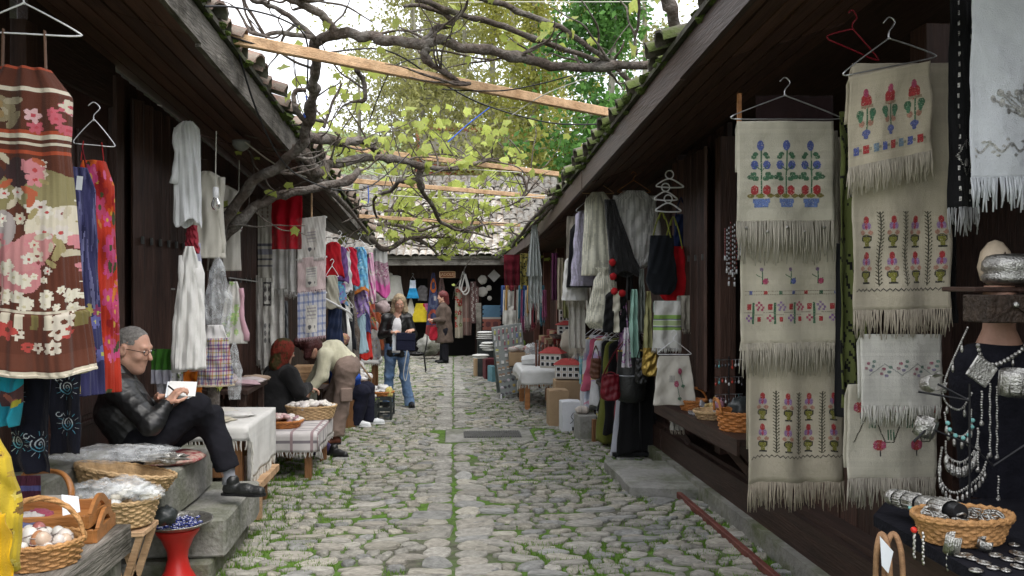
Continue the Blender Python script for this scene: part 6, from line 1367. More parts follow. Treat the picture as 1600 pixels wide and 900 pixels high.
tp=sp+V((0,0,.362));b=MB();b.lathe([(.05,0),(.13,.004),(.16,.022),(.18,.03),(.183,.036),(.176,.036),(.155,.026),(.125,.012),(.001,.010)],48,tp);b.build('metal_tray',SILVER,loc=tp,smooth=True,label='round metal tray on the red stool',cat='tray')
b=MB();b.col=(.02,.03,.16);b.ball((0,0,0),.0125,10,7,(1,1,.4));b.col=(.7,.72,.75);b.ball((0,0,.0025),.008,8,5,(1,1,.4));b.col=(.02,.03,.12);b.ball((0,0,.0045),.004,8,5,(1,1,.5));em=meshof(b,VCG)
loose('eye_bead','blue and white glass eye bead on the metal tray','bead','glass eye beads on the tray',heap(tp+V((0,0,.018)),.125,.125,.012,90,7),[em])
g=lambda name,label,cat,x,y0,y1,Y,prof,cf,**kw:garment(name,label,cat,at(x,y0,Y),(y1-y0)*pxm(Y),prof,cf,**kw)
WHT=(.76,.76,.74);CRW=(.62,.58,.48)
NAR=[(0,.03),(.06,.08),(.5,.1),(1,.11)]
g('white_tunic','white cotton tunic with crochet hem hanging highest beside the shutters','tunic',293,190,345,5.6,[(0,.03),(.06,.075),(.6,.085),(1,.09)],solidc((.80,.81,.82)),yaw=.5,dr=.5,folds=6,amp=.14,nu=120,seed=101,sleeves=((-.06,-.05,-.075,-.42,.035,.045),),hem=.03)
g('cream_shirt','cream collared shirt behind the hanging bulb','shirt',324,268,400,6.15,[(0,.03),(.06,.10),(.5,.11),(1,.12)],solidc((.66,.63,.55)),yaw=.35,dr=.4,seed=102,sleeves=((-.09,-.04,-.10,-.55,.04,.035),(.09,-.04,.1,-.6,.04,.035)))
g('cream_jacket','pale jacket half hidden by the vine trunk','jacket',350,290,420,6.9,[(0,.03),(.06,.11),(1,.13)],solidc((.58,.55,.49)),yaw=.3,seed=103)
g('white_blouse','long white blouse with hanging sleeve above the orange cloth','blouse',296,385,572,5.5,[(0,.025),(.1,.05),(.5,.09),(1,.10)],solidc((.80,.79,.76)),yaw=.35,dr=.5,folds=6,amp=.14,nu=120,seed=104,sleeves=((-.03,-.06,-.07,-.82,.035,.05),(.05,-.1,.06,-.66,.035,.05)))
g('lavender_shirt','pale lavender shirt sleeve behind the long white blouse','shirt',306,380,466,5.9,[(0,.03),(1,.045)],solidc((.52,.52,.66)),seed=105)
g('red_blouse','red blouse edge between white tunic and blouse','blouse',300,352,395,5.75,[(0,.03),(1,.05)],solidc((.38,.04,.06)),seed=106)
chk=Cv(.3,.4,(.5,.45,.4),.005)
for k in range(30):chk.a[:,(chk.X[0]>k*.02)&(chk.X[0]<k*.02+.01)]*=np.array(((.55,.35,.75),(.9,.5,.5),(.4,.5,.8))[k%3])
for k in range(30):chk.a[(chk.Y[:,0]>k*.025)&(chk.Y[:,0]<k*.025+.012)]*=np.array(((.6,.35,.55),(.75,.7,.35),(.5,.45,.7))[k%3])
g('checked_skirt','lilac and ochre checked skirt with a white yoke','skirt',336,508,600,5.75,[(0,.05),(.2,.075),(.25,.085),(1,.12)],lambda u,v:np.where((v<.22)[...,None],np.array((.68,.66,.66)),chk.at(u,v)),yaw=.1,dr=.4,folds=7,amp=.14,nu=90,nv=70,seed=107,edge=(.5,.42,.3))
cv=Cv(.3,.5,(.62,.60,.56));cv.scatter(14,.03,[(.32,.48,.18),(.40,.55,.25)],[(.6,.6,.3)])
g('pastel_dress','white and pink child\'s dress with green print by the shutter','dress',364,440,535,6.3,[(0,.03),(.15,.05),(.4,.07),(1,.10)],cv.at,yaw=.2,seed=108,sleeves=((.05,-.05,.085,-.45,.03,.05),),scol=(.60,.36,.42))
hc('green_towel','green cloth with a broad white border beside the man\'s glasses','cloth',237,545,270,598,5.75,Cv(.15,.25,(.06,.20,.03)).rect(0,.15,.15,.25,(.58,.58,.66)).at,folds=3,amp=.015,seed=109,back=0)
cv=Cv(.1,.25,(.66,.66,.66)).scatter(40,.01,[(.1,.1,.1),(.25,.35,.1)],[(.1,.1,.1)])
hc('print_towel','white cloth with small black sprigs right of the green cloth','cloth',268,548,287,600,5.8,cv.at,folds=2,amp=.01,seed=110,back=0,nu=30,nv=50)
hc('white_towel','plain white cloth under the green bordered cloth','cloth',246,596,272,632,5.85,solidc((.62,.62,.68)),folds=2,amp=.015,seed=111,back=0)
hc('orange_cloth','bright orange cloth hanging behind the white table','cloth',285,560,308,615,5.9,solidc((.62,.17,.015)),folds=2,amp=.02,seed=112,back=0,flare=1.7)
def hung_bag(x,y0,y1,w_,Y,label,seed,m=PBAG):
 p=at(x,y0,Y);H=(y1-y0)*pxm(Y);b=MB();P=[];n=30
 for k in range(21):
  t=k/20;hw=w_*(.15+.85*min(1,t*2.2)**.7)*(1-.25*max(0,t-.7)/.3)
  P.append([p+V((math.cos(2*PI*j/n)*hw*(1+.35*noise.noise(V((j*.5,t*5,seed)))),math.sin(2*PI*j/n)*hw*.5*(1+.5*noise.noise(V((j*.6,t*6,seed+4)))),-H*t))for j in range(n)])
 b.grid(np.array(P),cu=True);b.build('plastic_bag',m,loc=p-V((0,0,H)),smooth=False,label=label,cat='bag',group='clear plastic garment bags')
hung_bag(340,402,545,.095,6.0,'large clear plastic garment bag tied to the vine trunk',3)
hung_bag(303,500,578,.07,5.55,'clear plastic bag round a folded white cloth above the orange cloth',5)
hung_bag(366,535,622,.05,6.0,'clear plastic bag trailing below the checked skirt',7)
b=MB();b.tube([at(216,449,5.9),at(276,452,6.5)],.008,6);b.build('wall_rod',STEEL,loc=at(216,449,5.9),label='thin metal rod across the folded shutter',cat='rod')
b=MB();b.tube([at(358,434,6.9),at(402,440,8.2)],.006,6);b.build('wall_rod',STEEL,loc=at(358,434,6.9),label='thin metal rod on the farther shutter',cat='rod')
r1,S=hc('embroidered_runner','long ivory runner with dark grey woven bands beside the red voile','runner',403,318,426,432,8.7,Cv(.14,.7,(.58,.56,.50)).rect(0,.14,.38,.40,(.15,.15,.18)).rect(0,.14,.43,.48,(.30,.30,.36)).rect(0,.14,.52,.54,(.16,.16,.18)).rect(0,.14,.58,.60,(.2,.2,.22)).at,folds=1.5,amp=.01,seed=120,nv=80,back=0)
st=Stitch(20,40)
for x in(6,14):[st.disc(x,y,1.5,3,(.22,.14,.1))for y in(4,11,18)]
st.lay(r1,S,.05,.95,.03,.35)
for k,(x0,y0,x1,y1,Y,c,lb)in enumerate(((396,430,412,560,9.0,(.72,.70,.65),'long plain ivory scarf with knotted ends by the shutter'),(408,432,428,575,8.8,(.74,.72,.67),'long ivory runner with dark diamond panel'),(426,352,448,450,9.1,(.70,.69,.67),'short white towel under the red voile'),(444,365,462,455,9.2,(.68,.67,.65),'narrow white scarf right of the short towel'),(428,440,444,540,9.3,(.72,.70,.66),'white scarf slanting beside the dark strap'),(442,470,450,540,9.4,(.16,.17,.18),'dark grey strap hanging between white scarves'))):
 r1,S=hc('white_scarf',lb,'scarf',x0,y0,x1,y1,Y,linen(c,k+20),folds=2,amp=.02,fringe=14,fl=.08,fcol=c,seed=121+k,back=0,group='white scarves by the far shutter',flare=1.15)
 if k==1:
  st=Stitch(20,90);st.rect(3,17,4,6,BLK);st.rect(3,17,28,30,BLK);st.rect(3,5,4,30,BLK);st.rect(15,17,4,30,BLK)
  for y in(12,22):[st.disc(x,y,2,3.5,(.12,.1,.1))for x in(7,13)]
  for y in(52,60,68):[st.disc(x,y,1.4,3,(.2,.2,.2))for x in(7,13)]
  st.lay(r1,S,.05,.95,.02,.9)
hc('red_voile','sheer red voile scarf with white specks hanging from the eave','scarf',424,306,472,388,7.8,solidc((.45,.01,.02)),folds=2.5,amp=.03,seed=130,back=.4,m=sheer((.42,.008,.02),'red_voile',.72))
tb=thing('towel_rack',at(487,345,8.2),'wooden stick and white rods holding three hanging towels','rack');b=MB();b.bar(at(487,298,8.2),at(487,342,8.2),.03,.012);b.build('stick',PINE,tb)
for y in(340,402,458):b=MB();b.tube([at(462,y+4,8.2),at(511,y-1,8.2)],.009,6);b.build('rod',WHITEP,tb)
for k,(y0,y1,cf,lb)in enumerate(((342,405,(.62,.61,.58),'cream towel with small sheep print, top of the three on white rods'),(404,455,(.60,.48,.48),'pale pink towel, middle of the three on white rods'),(458,528,None,'blue checked towel, lowest of the three on white rods'))):
 cv=Cv(.3,.4,cf or(.58,.58,.62))
 if cf is None:
  for q in range(6):cv.a[:,int(cv.nx*(q+.2)/6):int(cv.nx*(q+.55)/6)]*=np.array((.55,.62,.85));cv.a[int(cv.ny*(q+.2)/6):int(cv.ny*(q+.55)/6)]*=np.array((.6,.66,.85))
 cv.rect(.09,.21,.12,.36,(.64,.62,.58));[cv.rect(.1,.2,.14+.03*q,.15+.03*q,(.4,.38,.4))for q in range(4)];cv.disc(.13,.31,.02,.022,(.12,.12,.13));cv.disc(.185,.315,.01,.01,(.2,.2,.2))
 hc('guest_towel',lb,'towel',465,y0,509,y1,8.15,cv.at,folds=1,amp=.01,fringe=40,fl=.035,fcol=cf or(.5,.35,.38),seed=131+k,back=.3,nu=44,nv=60,y0r=y0-5)
FP=lambda base,cols,n=24,r=.045:Cv(.4,.8,base,.01).scatter(n,r,cols,[(.5,.4,.1)]).at
rail=[(521,378,432,9.6,(.42,.012,.02),None,'plain red scarf nearest on the far left rail'),(531,385,440,9.9,(.14,.06,.20),None,'dark purple scarf beside the plain red scarf'),(529,440,476,9.7,(.10,.28,.45),FP((.12,.25,.42),[(.3,.06,.12),(.1,.4,.5),(.2,.1,.35)]),'blue and red batik scarf low on the rail'),(538,392,455,10.2,(.55,.55,.57),None,'white shirt between purple and red on the rail'),(546,386,445,10.5,(.45,.015,.04),None,'crimson blouse left of the blue dress'),(519,430,480,9.5,(.42,.40,.33),None,'beige trousers under the red scarf'),(530,472,540,9.8,(.03,.03,.035),None,'black jacket low on the rail'),(541,478,545,10.1,(.015,.016,.02),None,'black trousers beside the white umbrella'),(536,460,530,10.3,(.26,.30,.05),None,'olive green dress hanging low'),(523,478,545,9.6,(.02,.03,.07),None,'navy skirt at the near end low on the rail'),(536,470,500,9.9,(.6,.6,.58),None,'white lace scarf with long fringe'),(569,470,520,11.6,(.05,.06,.16),None,'navy blouse under the lilac scarf'),(571,490,560,11.7,(.52,.03,.025),None,'long bright red skirt hanging by the pole'),(563,490,550,11.3,(.35,.50,.58),None,'pale blue dress beside the red skirt'),(582,500,560,12.2,(.60,.58,.57),FP((.6,.58,.56),[(.5,.3,.3),(.4,.4,.45)]),'white sprigged dress behind the blonde woman'),(578,470,515,11.9,(.40,.10,.06),FP((.35,.08,.05),[(.5,.35,.1),(.1,.12,.1)]),'rust flowered blouse under the pink dress'),(588,488,545,12.4,(.45,.12,.05),None,'orange-red cloth near the blonde woman'),(596,430,470,12.6,(.60,.58,.54),None,'cream child dress left of the blonde hair')]
for k,(x,y0,y1,Y,c,cf,lb)in enumerate(rail):
 w_=random.uniform(.085,.12);g('hanging_clothes',lb,'clothes',x,y0,y1,Y,[(0,.035),(.08,w_*.8),(.5,w_*.9),(1,w_*1.15)],cf or solidc(c),yaw=random.uniform(.2,.9),dr=.35,folds=6,amp=.2,nu=40,nv=30,seed=140+k,hang=WHITEP if k%2 else None,hangw=.16,group='clothes on the far left rails',hem=.02)
cv=Cv(.3,.6,(.16,.42,.62));[cv.disc(random.uniform(0,.3),random.uniform(0,.5),.012,.06,random.choice([(.3,.55,.7),(.08,.25,.5)]),random.uniform(0,3))for _ in range(40)];cv.rect(0,.3,.50,.6,(.62,.22,.06));[cv.disc(.03+.06*q,.5,.03,.06,(.22,.48,.66))for q in range(6)]
g('blue_batik_dress','sky blue batik dress with pointed orange hem','dress',562,386,456,11.0,[(0,.05),(.1,.09),(1,.125)],cv.at,dr=.35,folds=6,amp=.16,nu=60,nv=50,seed=170,hang=WHITEP,hangw=.2,hem=.03)
g('lilac_scarf','lilac and violet batik scarf under the sky blue dress','scarf',565,440,492,11.1,[(0,.05),(.5,.09),(1,.11)],FP((.34,.24,.48),[(.45,.36,.58),(.2,.1,.35)]),dr=.3,folds=5,amp=.25,seed=171,hem=.04)
g('magenta_scarf','magenta scarf right of the sky blue dress','scarf',579,395,470,11.4,[(0,.03),(.5,.06),(1,.07)],FP((.55,.30,.42),[(.6,.08,.35),(.6,.55,.55)]),dr=.3,folds=5,amp=.25,seed=172,hem=.04)
cv=Cv(.3,.75,(.66,.66,.64));cv.rect(0,.3,.24,.50,(.45,.28,.35));cv.scatter(90,.012,[(.6,.55,.55),(.25,.08,.16)],[(.3,.1,.2)],box=(0,.3,.26,.5));cv.rect(0,.3,.52,.75,(.55,.10,.32));[cv.disc(.025+.05*q,.53,.025,.05,(.42,.25,.34))for q in range(6)]
g('pink_hem_dress','white-topped dress with flowered skirt and hot pink hem','dress',594,386,460,12.0,[(0,.07),(.05,.10),(.3,.105),(.4,.11),(1,.14)],cv.at,dr=.35,folds=6,amp=.16,nu=60,nv=60,seed=173,hem=.05)
b=MB();limb(b,[at(545,445,10.6),at(552,500,10.6),at(556,555,10.6),V((at(556,555,10.6).x,10.6,GZ(10.6)))],.05,.06);b.build('wooden_pole',BARK,loc=V((at(556,555,10.6).x,10.6,GZ(10.6))),smooth=True,label='dark crooked pole among the far left clothes',cat='pole')
b=MB();p=at(543,492,9.9);b.tube([p,p-V((0,0,.2)),p-V((0,0,.5))],[.004,.045,.06],10);b.build('folded_parasol',cloth(WHT),loc=p-V((0,0,.5)),smooth=True,label='closed white parasol standing behind the stooping woman',cat='parasol')
b=MB();b.tube([at(505,465,9.0),at(546,488,9.6)],.012,6);b.build('metal_rail',WHITEP,loc=at(505,465,9.0),label='slanting white rail beside the blue checked towel',cat='rail')
b=MB();b.tube([at(545,545,10.2),at(580,592,10.9)],.011,6);b.build('wooden_stick',PINE,loc=at(580,592,10.9),label='thin wooden stick leaning by the far white table',cat='stick')
lump(at(531,530,9.8),.09,(1.3,1,.9),None,70,amp=.15).build('patchwork_bag',mat('patchwork',(.45,.28,.12),rough=.9,var=.8,scale=12,col2=(.25,.08,.2)),loc=at(531,545,9.8),smooth=True,label='round patchwork bag above the stooping woman',cat='bag')
lump(at(597,480,12.5),.1,(1.2,1,.9),None,71,amp=.4).build('soft_bundle',cloth((.62,.5,.5)),loc=at(597,490,12.5),smooth=True,label='pale pink soft bundle left of the blonde woman',cat='bundle')
b=MB();b.tube([at(560,388,10.9),at(600,380,12.4)],.006,5);b.build('clothes_line',WIREW,loc=at(560,388,10.9),label='line carrying the sky blue and pink dresses',cat='line')
class Sdf:
 def __init__(s,lo,hi,h):
  s.lo=np.array(lo,float);s.h=h;s.n=np.ceil((np.array(hi,float)-s.lo)/h).astype(int)+1;s.d=np.full(tuple(s.n),1.0,dtype=np.float32)
 def blk(s,lo,hi):
  a=np.clip(np.floor((np.array(lo)-s.lo)/s.h).astype(int),0,s.n);b=np.clip(np.ceil((np.array(hi)-s.lo)/s.h).astype(int)+1,0,s.n)
  sl=tuple(slice(int(i),int(j))for i,j in zip(a,b))
  ax=[s.lo[i]+s.h*np.arange(a[i],b[i])for i in range(3)]
  return sl,np.meshgrid(*ax,indexing='ij')
 def mix(s,sl,q,k,sub=False):
  d=s.d[sl];q=q.astype(np.float32)
  if sub:d,q=-d,q
  hh=np.clip(.5+.5*(d-q)/k,0,1);r=d*(1-hh)+q*hh-k*hh*(1-hh)
  s.d[sl]=-r if sub else r
 def cap(s,a,b,ra,rb,k=.03,sq=None,sub=False):
  a,b=np.array(a,float),np.array(b,float);m=max(ra,rb)+k+2*s.h
  sl,(X,Y,Z)=s.blk(np.minimum(a,b)-m,np.maximum(a,b)+m)
  if X.size==0:return s
  ab=b-a;px,py,pz=X-a[0],Y-a[1],Z-a[2]
  t=np.clip((px*ab[0]+py*ab[1]+pz*ab[2])/max(1e-9,ab@ab),0,1);dx,dy,dz=px-t*ab[0],py-t*ab[1],pz-t*ab[2]
  if sq is not None:
   n=np.array(sq[0],float);n/=np.linalg.norm(n);f=sq[1];c=dx*n[0]+dy*n[1]+dz*n[2]
   dx,dy,dz=dx+n[0]*c*(f-1),dy+n[1]*c*(f-1),dz+n[2]*c*(f-1)
  s.mix(sl,np.sqrt(dx*dx+dy*dy+dz*dz)-(ra+(rb-ra)*t),k,sub);return s
 def ell(s,c,r,M=None,k=.03,sub=False):
  c=np.array(c,float);r=np.array(r,float);m=r.max()+k+2*s.h;sl,(X,Y,Z)=s.blk(c-m,c+m)
  if X.size==0:return s
  P=np.stack([X-c[0],Y-c[1],Z-c[2]],-1)
  if M is not None:P=P@np.array(M)
  q=np.linalg.norm(P/r,axis=-1);s.mix(sl,(q-1)*r.min()*np.where(q>1,1,1),k,sub);return s
 def cut(s,p,n):
  """keep the side the normal points away from"""
  n=np.array(n,float);n/=np.linalg.norm(n);ax=[s.lo[i]+s.h*np.arange(s.n[i])for i in range(3)]
  d=(ax[0][:,None,None]-p[0])*n[0]+(ax[1][None,:,None]-p[1])*n[1]+(ax[2][None,None,:]-p[2])*n[2];s.d=np.maximum(s.d,d.astype(np.float32));return s
 def mesh(s):
  D=s.d;S=D<0;n=D.shape
  c=np.zeros((n[0]-1,n[1]-1,n[2]-1),int)
  corners=[(i,j,k)for i in(0,1)for j in(0,1)for k in(0,1)]
  for i,j,k in corners:c+=S[i:n[0]-1+i,j:n[1]-1+j,k:n[2]-1+k]
  act=np.argwhere((c>0)&(c<8));idx=-np.ones(c.shape,int);idx[tuple(act.T)]=np.arange(len(act))
  acc=np.zeros((len(act),3));cnt=np.zeros(len(act))
  for p in corners:
   for ax in range(3):
    if p[ax]:continue
    q=list(p);q[ax]=1
    da=D[act[:,0]+p[0],act[:,1]+p[1],act[:,2]+p[2]];db=D[act[:,0]+q[0],act[:,1]+q[1],act[:,2]+q[2]]
    m=(da<0)!=(db<0);t=np.where(m,da/np.where(m,da-db,1),0)
    pos=np.tile(np.array(p,float),(len(act),1));pos[:,ax]+=t;acc[m]+=pos[m];cnt[m]+=1
  vs=s.lo+s.h*(act+acc/np.maximum(cnt,1)[:,None]);F=[]
  for ax in range(3):
   o=[0,0,0];o[ax]=1;u,v=[(1,2),(2,0),(0,1)][ax]
   A_=S[:n[0]-o[0],:n[1]-o[1],:n[2]-o[2]];B_=S[o[0]:,o[1]:,o[2]:]
   for sgn in(0,1):
    e=np.argwhere((A_&~B_)if sgn==0 else(~A_&B_));e=e[(e[:,u]>0)&(e[:,v]>0)&(e[:,u]<n[u]-1)&(e[:,v]<n[v]-1)]
    if not len(e):continue
    du=np.zeros(3,int);du[u]=1;dv=np.zeros(3,int);dv[v]=1
    q=[idx[tuple((e-a*du-b*dv).T)]for a,b in((1,1),(0,1),(0,0),(1,0))]
    f=np.stack(q if sgn==0 else q[::-1],1);F.append(f[(f>=0).all(1)])
  return vs,np.concatenate(F)if F else np.zeros((0,4),int)
def skinmesh(name,sdf,m,parent,wrinkle=0,wscale=9,smooth=1,seed=0):
 vs,F=sdf.mesh()
 for _ in range(smooth):
  acc=np.zeros_like(vs);c=np.zeros(len(vs))
  for a in range(4):np.add.at(acc,F[:,a],vs[F[:,(a+1)%4]]+vs[F[:,(a+3)%4]]);np.add.at(c,F[:,a],2)
  vs=vs*.5+.5*acc/np.maximum(c,1)[:,None]
 me=bpy.data.meshes.new(name);me.from_pydata([tuple(v)for v in vs-np.array(ORG[parent.name])],[],F.tolist());me.polygons.foreach_set('use_smooth',[True]*len(F))
 if wrinkle:
  me.update();nr=np.zeros(len(vs)*3);me.vertices.foreach_get('normal',nr);nr=nr.reshape(-1,3);r=np.random.default_rng(seed);d=np.zeros(len(vs))
  for k in range(7):
   w=r.normal(0,1,3);w*=wscale*(1+k*.5)/np.linalg.norm(w);w2=r.normal(0,1,3)*wscale*.4;d+=(1-np.abs(np.sin(vs@w+1.5*np.sin(vs@w2)+r.uniform(0,6))))**2/(1+k*.4)
  vs2=vs+nr*((d-d.mean())*wrinkle)[:,None];me.vertices.foreach_set('co',(vs2-np.array(ORG[parent.name])).ravel())
 me.materials.append(m);o=bpy.data.objects.new(name,me);link(o,parent);ORG[o.name]=ORG[parent.name];return o
SKIN=mat('skin',(.54,.31,.225),rough=.5,var=.10,scale=18,bump=.12,bscale=90,spec=.35)
SKIN.node_tree.nodes['Principled BSDF'].inputs['Subsurface Weight'].default_value=.08
def frame(fwd,up=(0,0,1)):
 f=V(fwd).normalized();u=V(up);r_=f.cross(u).normalized();u=r_.cross(f).normalized();return Matrix((r_,f,u)).transposed()
def head(sd,c,M,s=1.0,fem=False,nose=1.0):
 L_=lambda x,y,z:V(c)+M@V((x,y,z))*s
 sd.ell(L_(0,-.012,.035),np.array((.074,.095,.088))*s,M,.02);sd.ell(L_(0,.022,-.028),np.array((.060,.070,.082))*s,M,.03)
 sd.cap(L_(-.045,0,-.06),L_(0,.055,-.098),.03*s,.026*s,.03);sd.cap(L_(.045,0,-.06),L_(0,.055,-.098),.03*s,.026*s,.03)
 sd.cap(L_(-.032,.078,.030),L_(.032,.078,.030),.013*s,.013*s,.015)
 for sg in(-1,1):
  sd.ell(L_(sg*.032,.096,.010),np.array((.019,.014,.013))*s,M,.010,sub=True);sd.ell(L_(sg*.031,.077,.010),np.array((.0135,.0125,.011))*s,M,.004)
  sd.ell(L_(sg*.037,.060,-.025),np.array((.022,.025,.02))*s,M,.02);sd.ell(L_(sg*.079,-.010,-.002),np.array((.013,.023,.036))*s,M,.004);sd.ell(L_(sg*.092,-.004,.004),np.array((.008,.012,.020))*s,M,.004,sub=True)
 sd.cap(L_(0,.088,.018),L_(0,.088+.022*nose,-.026),.008*s,.0125*s,.010);sd.cap(L_(-.011,.088,-.032),L_(.011,.088,-.032),.009*s,.009*s,.008)
 sd.cap(L_(-.020,.080,-.058),L_(.020,.080,-.058),.007*s,.007*s,.006);sd.cap(L_(-.017,.080,-.070),L_(.017,.080,-.070),.008*s,.008*s,.006);sd.cap(L_(-.022,.092,-.064),L_(.022,.092,-.064),.003*s,.003*s,.004,sub=True)
def eyes(root_part,c,M,s,col=(.08,.06,.05)):
 for sg in(-1,1):
  p=V(c)+M@V((sg*.031,.086,.009))*s;b=MB();b.col=(.62,.60,.57);b.ball(p,.0075*s,10,8);b.col=col;b.ball(p+M@V((0,.0048,-.001))*s,.0042*s,8,6);b.build('eye',VCG,root_part,smooth=True)
def hand(sd,w,d,n,side=1,curl=.5,r=.0088,s=1.0,spread=.10,thumb=.5):
 """palm and five unequal fingers; d = along the hand, n = palm normal (fingers close toward n)"""
 w=V(w);d=V(d).normalized();n=(V(n)-d*V(n).dot(d)).normalized();l=d.cross(n)*side
 sd.cap(w-d*.02*s,w+d*.02*s,.024*s,.024*s,.012,sq=(n,1.35));sd.cap(w+d*.02*s-l*.018*s,w+d*.075*s-l*.022*s,.021*s,.019*s,.012,sq=(n,1.5));sd.cap(w+d*.02*s+l*.018*s,w+d*.072*s+l*.022*s,.021*s,.019*s,.012,sq=(n,1.5))
 for k,(o,ln)in enumerate(((-.030,.060),(-.010,.074),(.010,.080),(.030,.072))):
  p=w+d*(.078-.006*abs(k-2))*s+l*o*s;a=.25*curl;f=(d+l*(o*spread*30)*.1).normalized()
  for q in range(3):
   dd=f*math.cos(a)+n*math.sin(a);e=p+dd*ln*s*(.46,.31,.26)[q];sd.cap(p,e,r*s*(1.05-.08*q),r*s*(.97-.08*q),.004);p=e;a+=curl*(.9,.8,.6)[q]
 p=w+d*.022*s+l*.030*s;dirs=[(d*.55+l*.75+n*.35).normalized(),(d*.8+l*(.5-thumb*.5)+n*.45).normalized(),(d*.85+l*(.2-thumb*.5)+n*.4).normalized()]
 for q in range(3):e=p+dirs[q]*(.036,.030,.026)[q]*s;sd.cap(p,e,r*s*(1.45-.2*q),r*s*(1.25-.2*q),.006);p=e
def bounds(pts,m):P=np.array([tuple(p)for p in pts]);return P.min(0)-m,P.max(0)+m
def limbchain(sd,P,r,k=.03):
 for i in range(len(P)-1):sd.cap(P[i],P[i+1],r[i],r[i+1],k)
def shoe(root,heel,toe,m,s=1.0,name='shoe',sole=None):
 heel,toe=V(heel),V(toe);d=(toe-heel).normalized();L_=(toe-heel).length;sd=Sdf(*bounds([heel,toe],.12),.006)
 sd.cap(heel+d*.035+V((0,0,.035)),heel+d*L_*.55+V((0,0,.035)),.036*s,.036*s,.02);sd.cap(heel+d*L_*.5+V((0,0,.03)),toe-d*.035+V((0,0,.026)),.040*s,.032*s,.02);sd.cap(heel+d*.05+V((0,0,.05)),heel+d*.06+V((0,0,.085)),.040*s,.042*s,.02);sd.cut(heel+V((0,0,.004)),(0,0,-1))if abs(d.z)<.3 else None
 o=skinmesh(name,sd,m,root)
 b=MB();u=V((0,0,1));side=d.cross(u).normalized();prof=[]
 for t_,w_ in((0,.028),(.12,.036),(.35,.034),(.6,.042),(.8,.042),(.94,.03),(1.0,.012)):prof.append((t_,w_*s))
 poly=[heel+d*L_*t_+side*w_ for t_,w_ in prof]+[heel+d*L_*t_-side*w_ for t_,w_ in prof[::-1]];b.prism(poly,(0,0,.014));b.build('sole',sole or BLACKM,o)
 return o
def bodyfig(root,J,h,rs=1.0,fem=False,hs=1.0,hands=None,hk='HF',fin=.0088,nose=1.0):
 """J: dict of joints; returns skin body"""
 pts=list(J[k]for k in J if k not in('HF','HU'));sd=Sdf(*bounds(pts,.2),h);q=.8*rs
 M=frame(J['HF'],J.get('HU',(0,0,1)))
 lat=(V(J['SR'])-V(J['SL'])).normalized();fw=lat.cross(V((0,0,1)))
 sd.cap(J['P'],J['C'],.125*q,.135*q,.05,sq=(fw,1.5));sd.cap(J['C'],J['N'],.13*q,.06*q,.05,sq=(fw,1.35));sd.cap(J['SL'],J['SR'],.055*q,.055*q,.05);sd.cap(J['HL'],J['HR'],.10*q,.10*q,.04)
 sd.cap(V(J['N']),V(J['H'])+M@V((0,-.025,-.045)),.056*rs,.052*rs,.03)
 for s_ in 'LR':
  limbchain(sd,[J['S'+s_],J['E'+s_],J['W'+s_]],[.050*q,.040*q,.026*rs],.02);limbchain(sd,[J['H'+s_],J['K'+s_],J['A'+s_]],[.080*q,.056*q,.036*q],.03)
 head(sd,J['H'],M,hs,fem,nose)
 for s_,a in(hands or{}).items():hand(sd,J['W'+s_],*a,r=fin)
 o=skinmesh('body',sd,SKIN,root,smooth=1);eyes(o,J['H'],M,hs);return o,M
def hair(root,J,M,s,m,fn,h=.006,wr=.003,pts=(),name='hair'):
 c=V(J['H']);sd=Sdf(*bounds([c]+[c+M@V(p)for p in pts],.17),h);fn(sd,lambda x,y,z:c+M@V((x,y,z))*s,M,s);return skinmesh(name,sd,m,root,wrinkle=wr,wscale=60,seed=3)
random.seed(77)
LJ=mat('leather_jacket',(.010,.0105,.011),rough=.42,var=.2,scale=8,bump=.08,bscale=40,spec=.5)
TRO=mat('black_trousers',(.011,.011,.015),rough=.9,var=.2,scale=8,bump=.3,bscale=300,spec=.15)
D0=5.0
J=dict(P=at(226,700,D0),C=at(196,640,D0),N=at(190,588,D0),H=at(208,546,D0),HF=(1,-.22,-.24),SL=at(190,604,5.17),SR=at(186,608,4.84),EL=at(232,652,5.22),WL=at(250,622,5.10),ER=at(236,664,4.74),WR=at(262,630,4.84),HL=at(228,700,5.1),HR=at(228,700,4.9),KR=at(308,634,4.98),AR=at(340,690,5.16),KL=at(328,652,5.12),AL=at(355,742,5.04))
man=thing('person',(J['P'].x,D0,.54),'grey-haired person in black leather jacket and glasses seated writing on the step','person')
body,M=bodyfig(man,J,.006,1.05,hs=1.07,hands={'R':(at(277,612,4.86)-at(262,630,4.84),(.5,.5,-.6),-1,1.1),'L':(at(266,618,5.04)-at(250,622,5.10),(.1,-.3,.9),1,.6)},nose=1.15)
sd=Sdf(*bounds([J[k]for k in('P','C','N','SL','SR','EL','ER','WL','WR')],.22),.007)
sd.cap(J['P']+V((-.03,0,-.02)),J['C'],.152,.155,.06,sq=((1,0,0),1.15));sd.cap(J['C']+V((-.02,0,0)),J['N']+V((-.015,0,.0)),.155,.082,.06);sd.cap(J['SL'],J['SR'],.085,.085,.05)
for s_ in 'LR':limbchain(sd,[J['S'+s_],J['E'+s_],J['E'+s_].lerp(J['W'+s_],.86)],[.074,.060,.044],.025)
sd.cap(J['P']+V((-.02,-.12,-.06)),J['P']+V((.10,-.12,-.05)),.06,.05,.05);sd.cap(J['N']+V((0,-.05,.028)),J['N']+V((0,.05,.028)),.058,.058,.02)
sd.cap(J['H']+M@V((0,-.02,-.06)),J['N']+V((0,0,.08)),.062,.062,.01,sub=True)
for s_ in 'LR':d_=(J['W'+s_]-J['E'+s_]).normalized();sd.cap(J['W'+s_]+d_*.0,J['W'+s_]+d_*.1,.03,.03,.004,sub=True)
skinmesh('jacket',sd,LJ,man,wrinkle=.0045,wscale=22,seed=5)
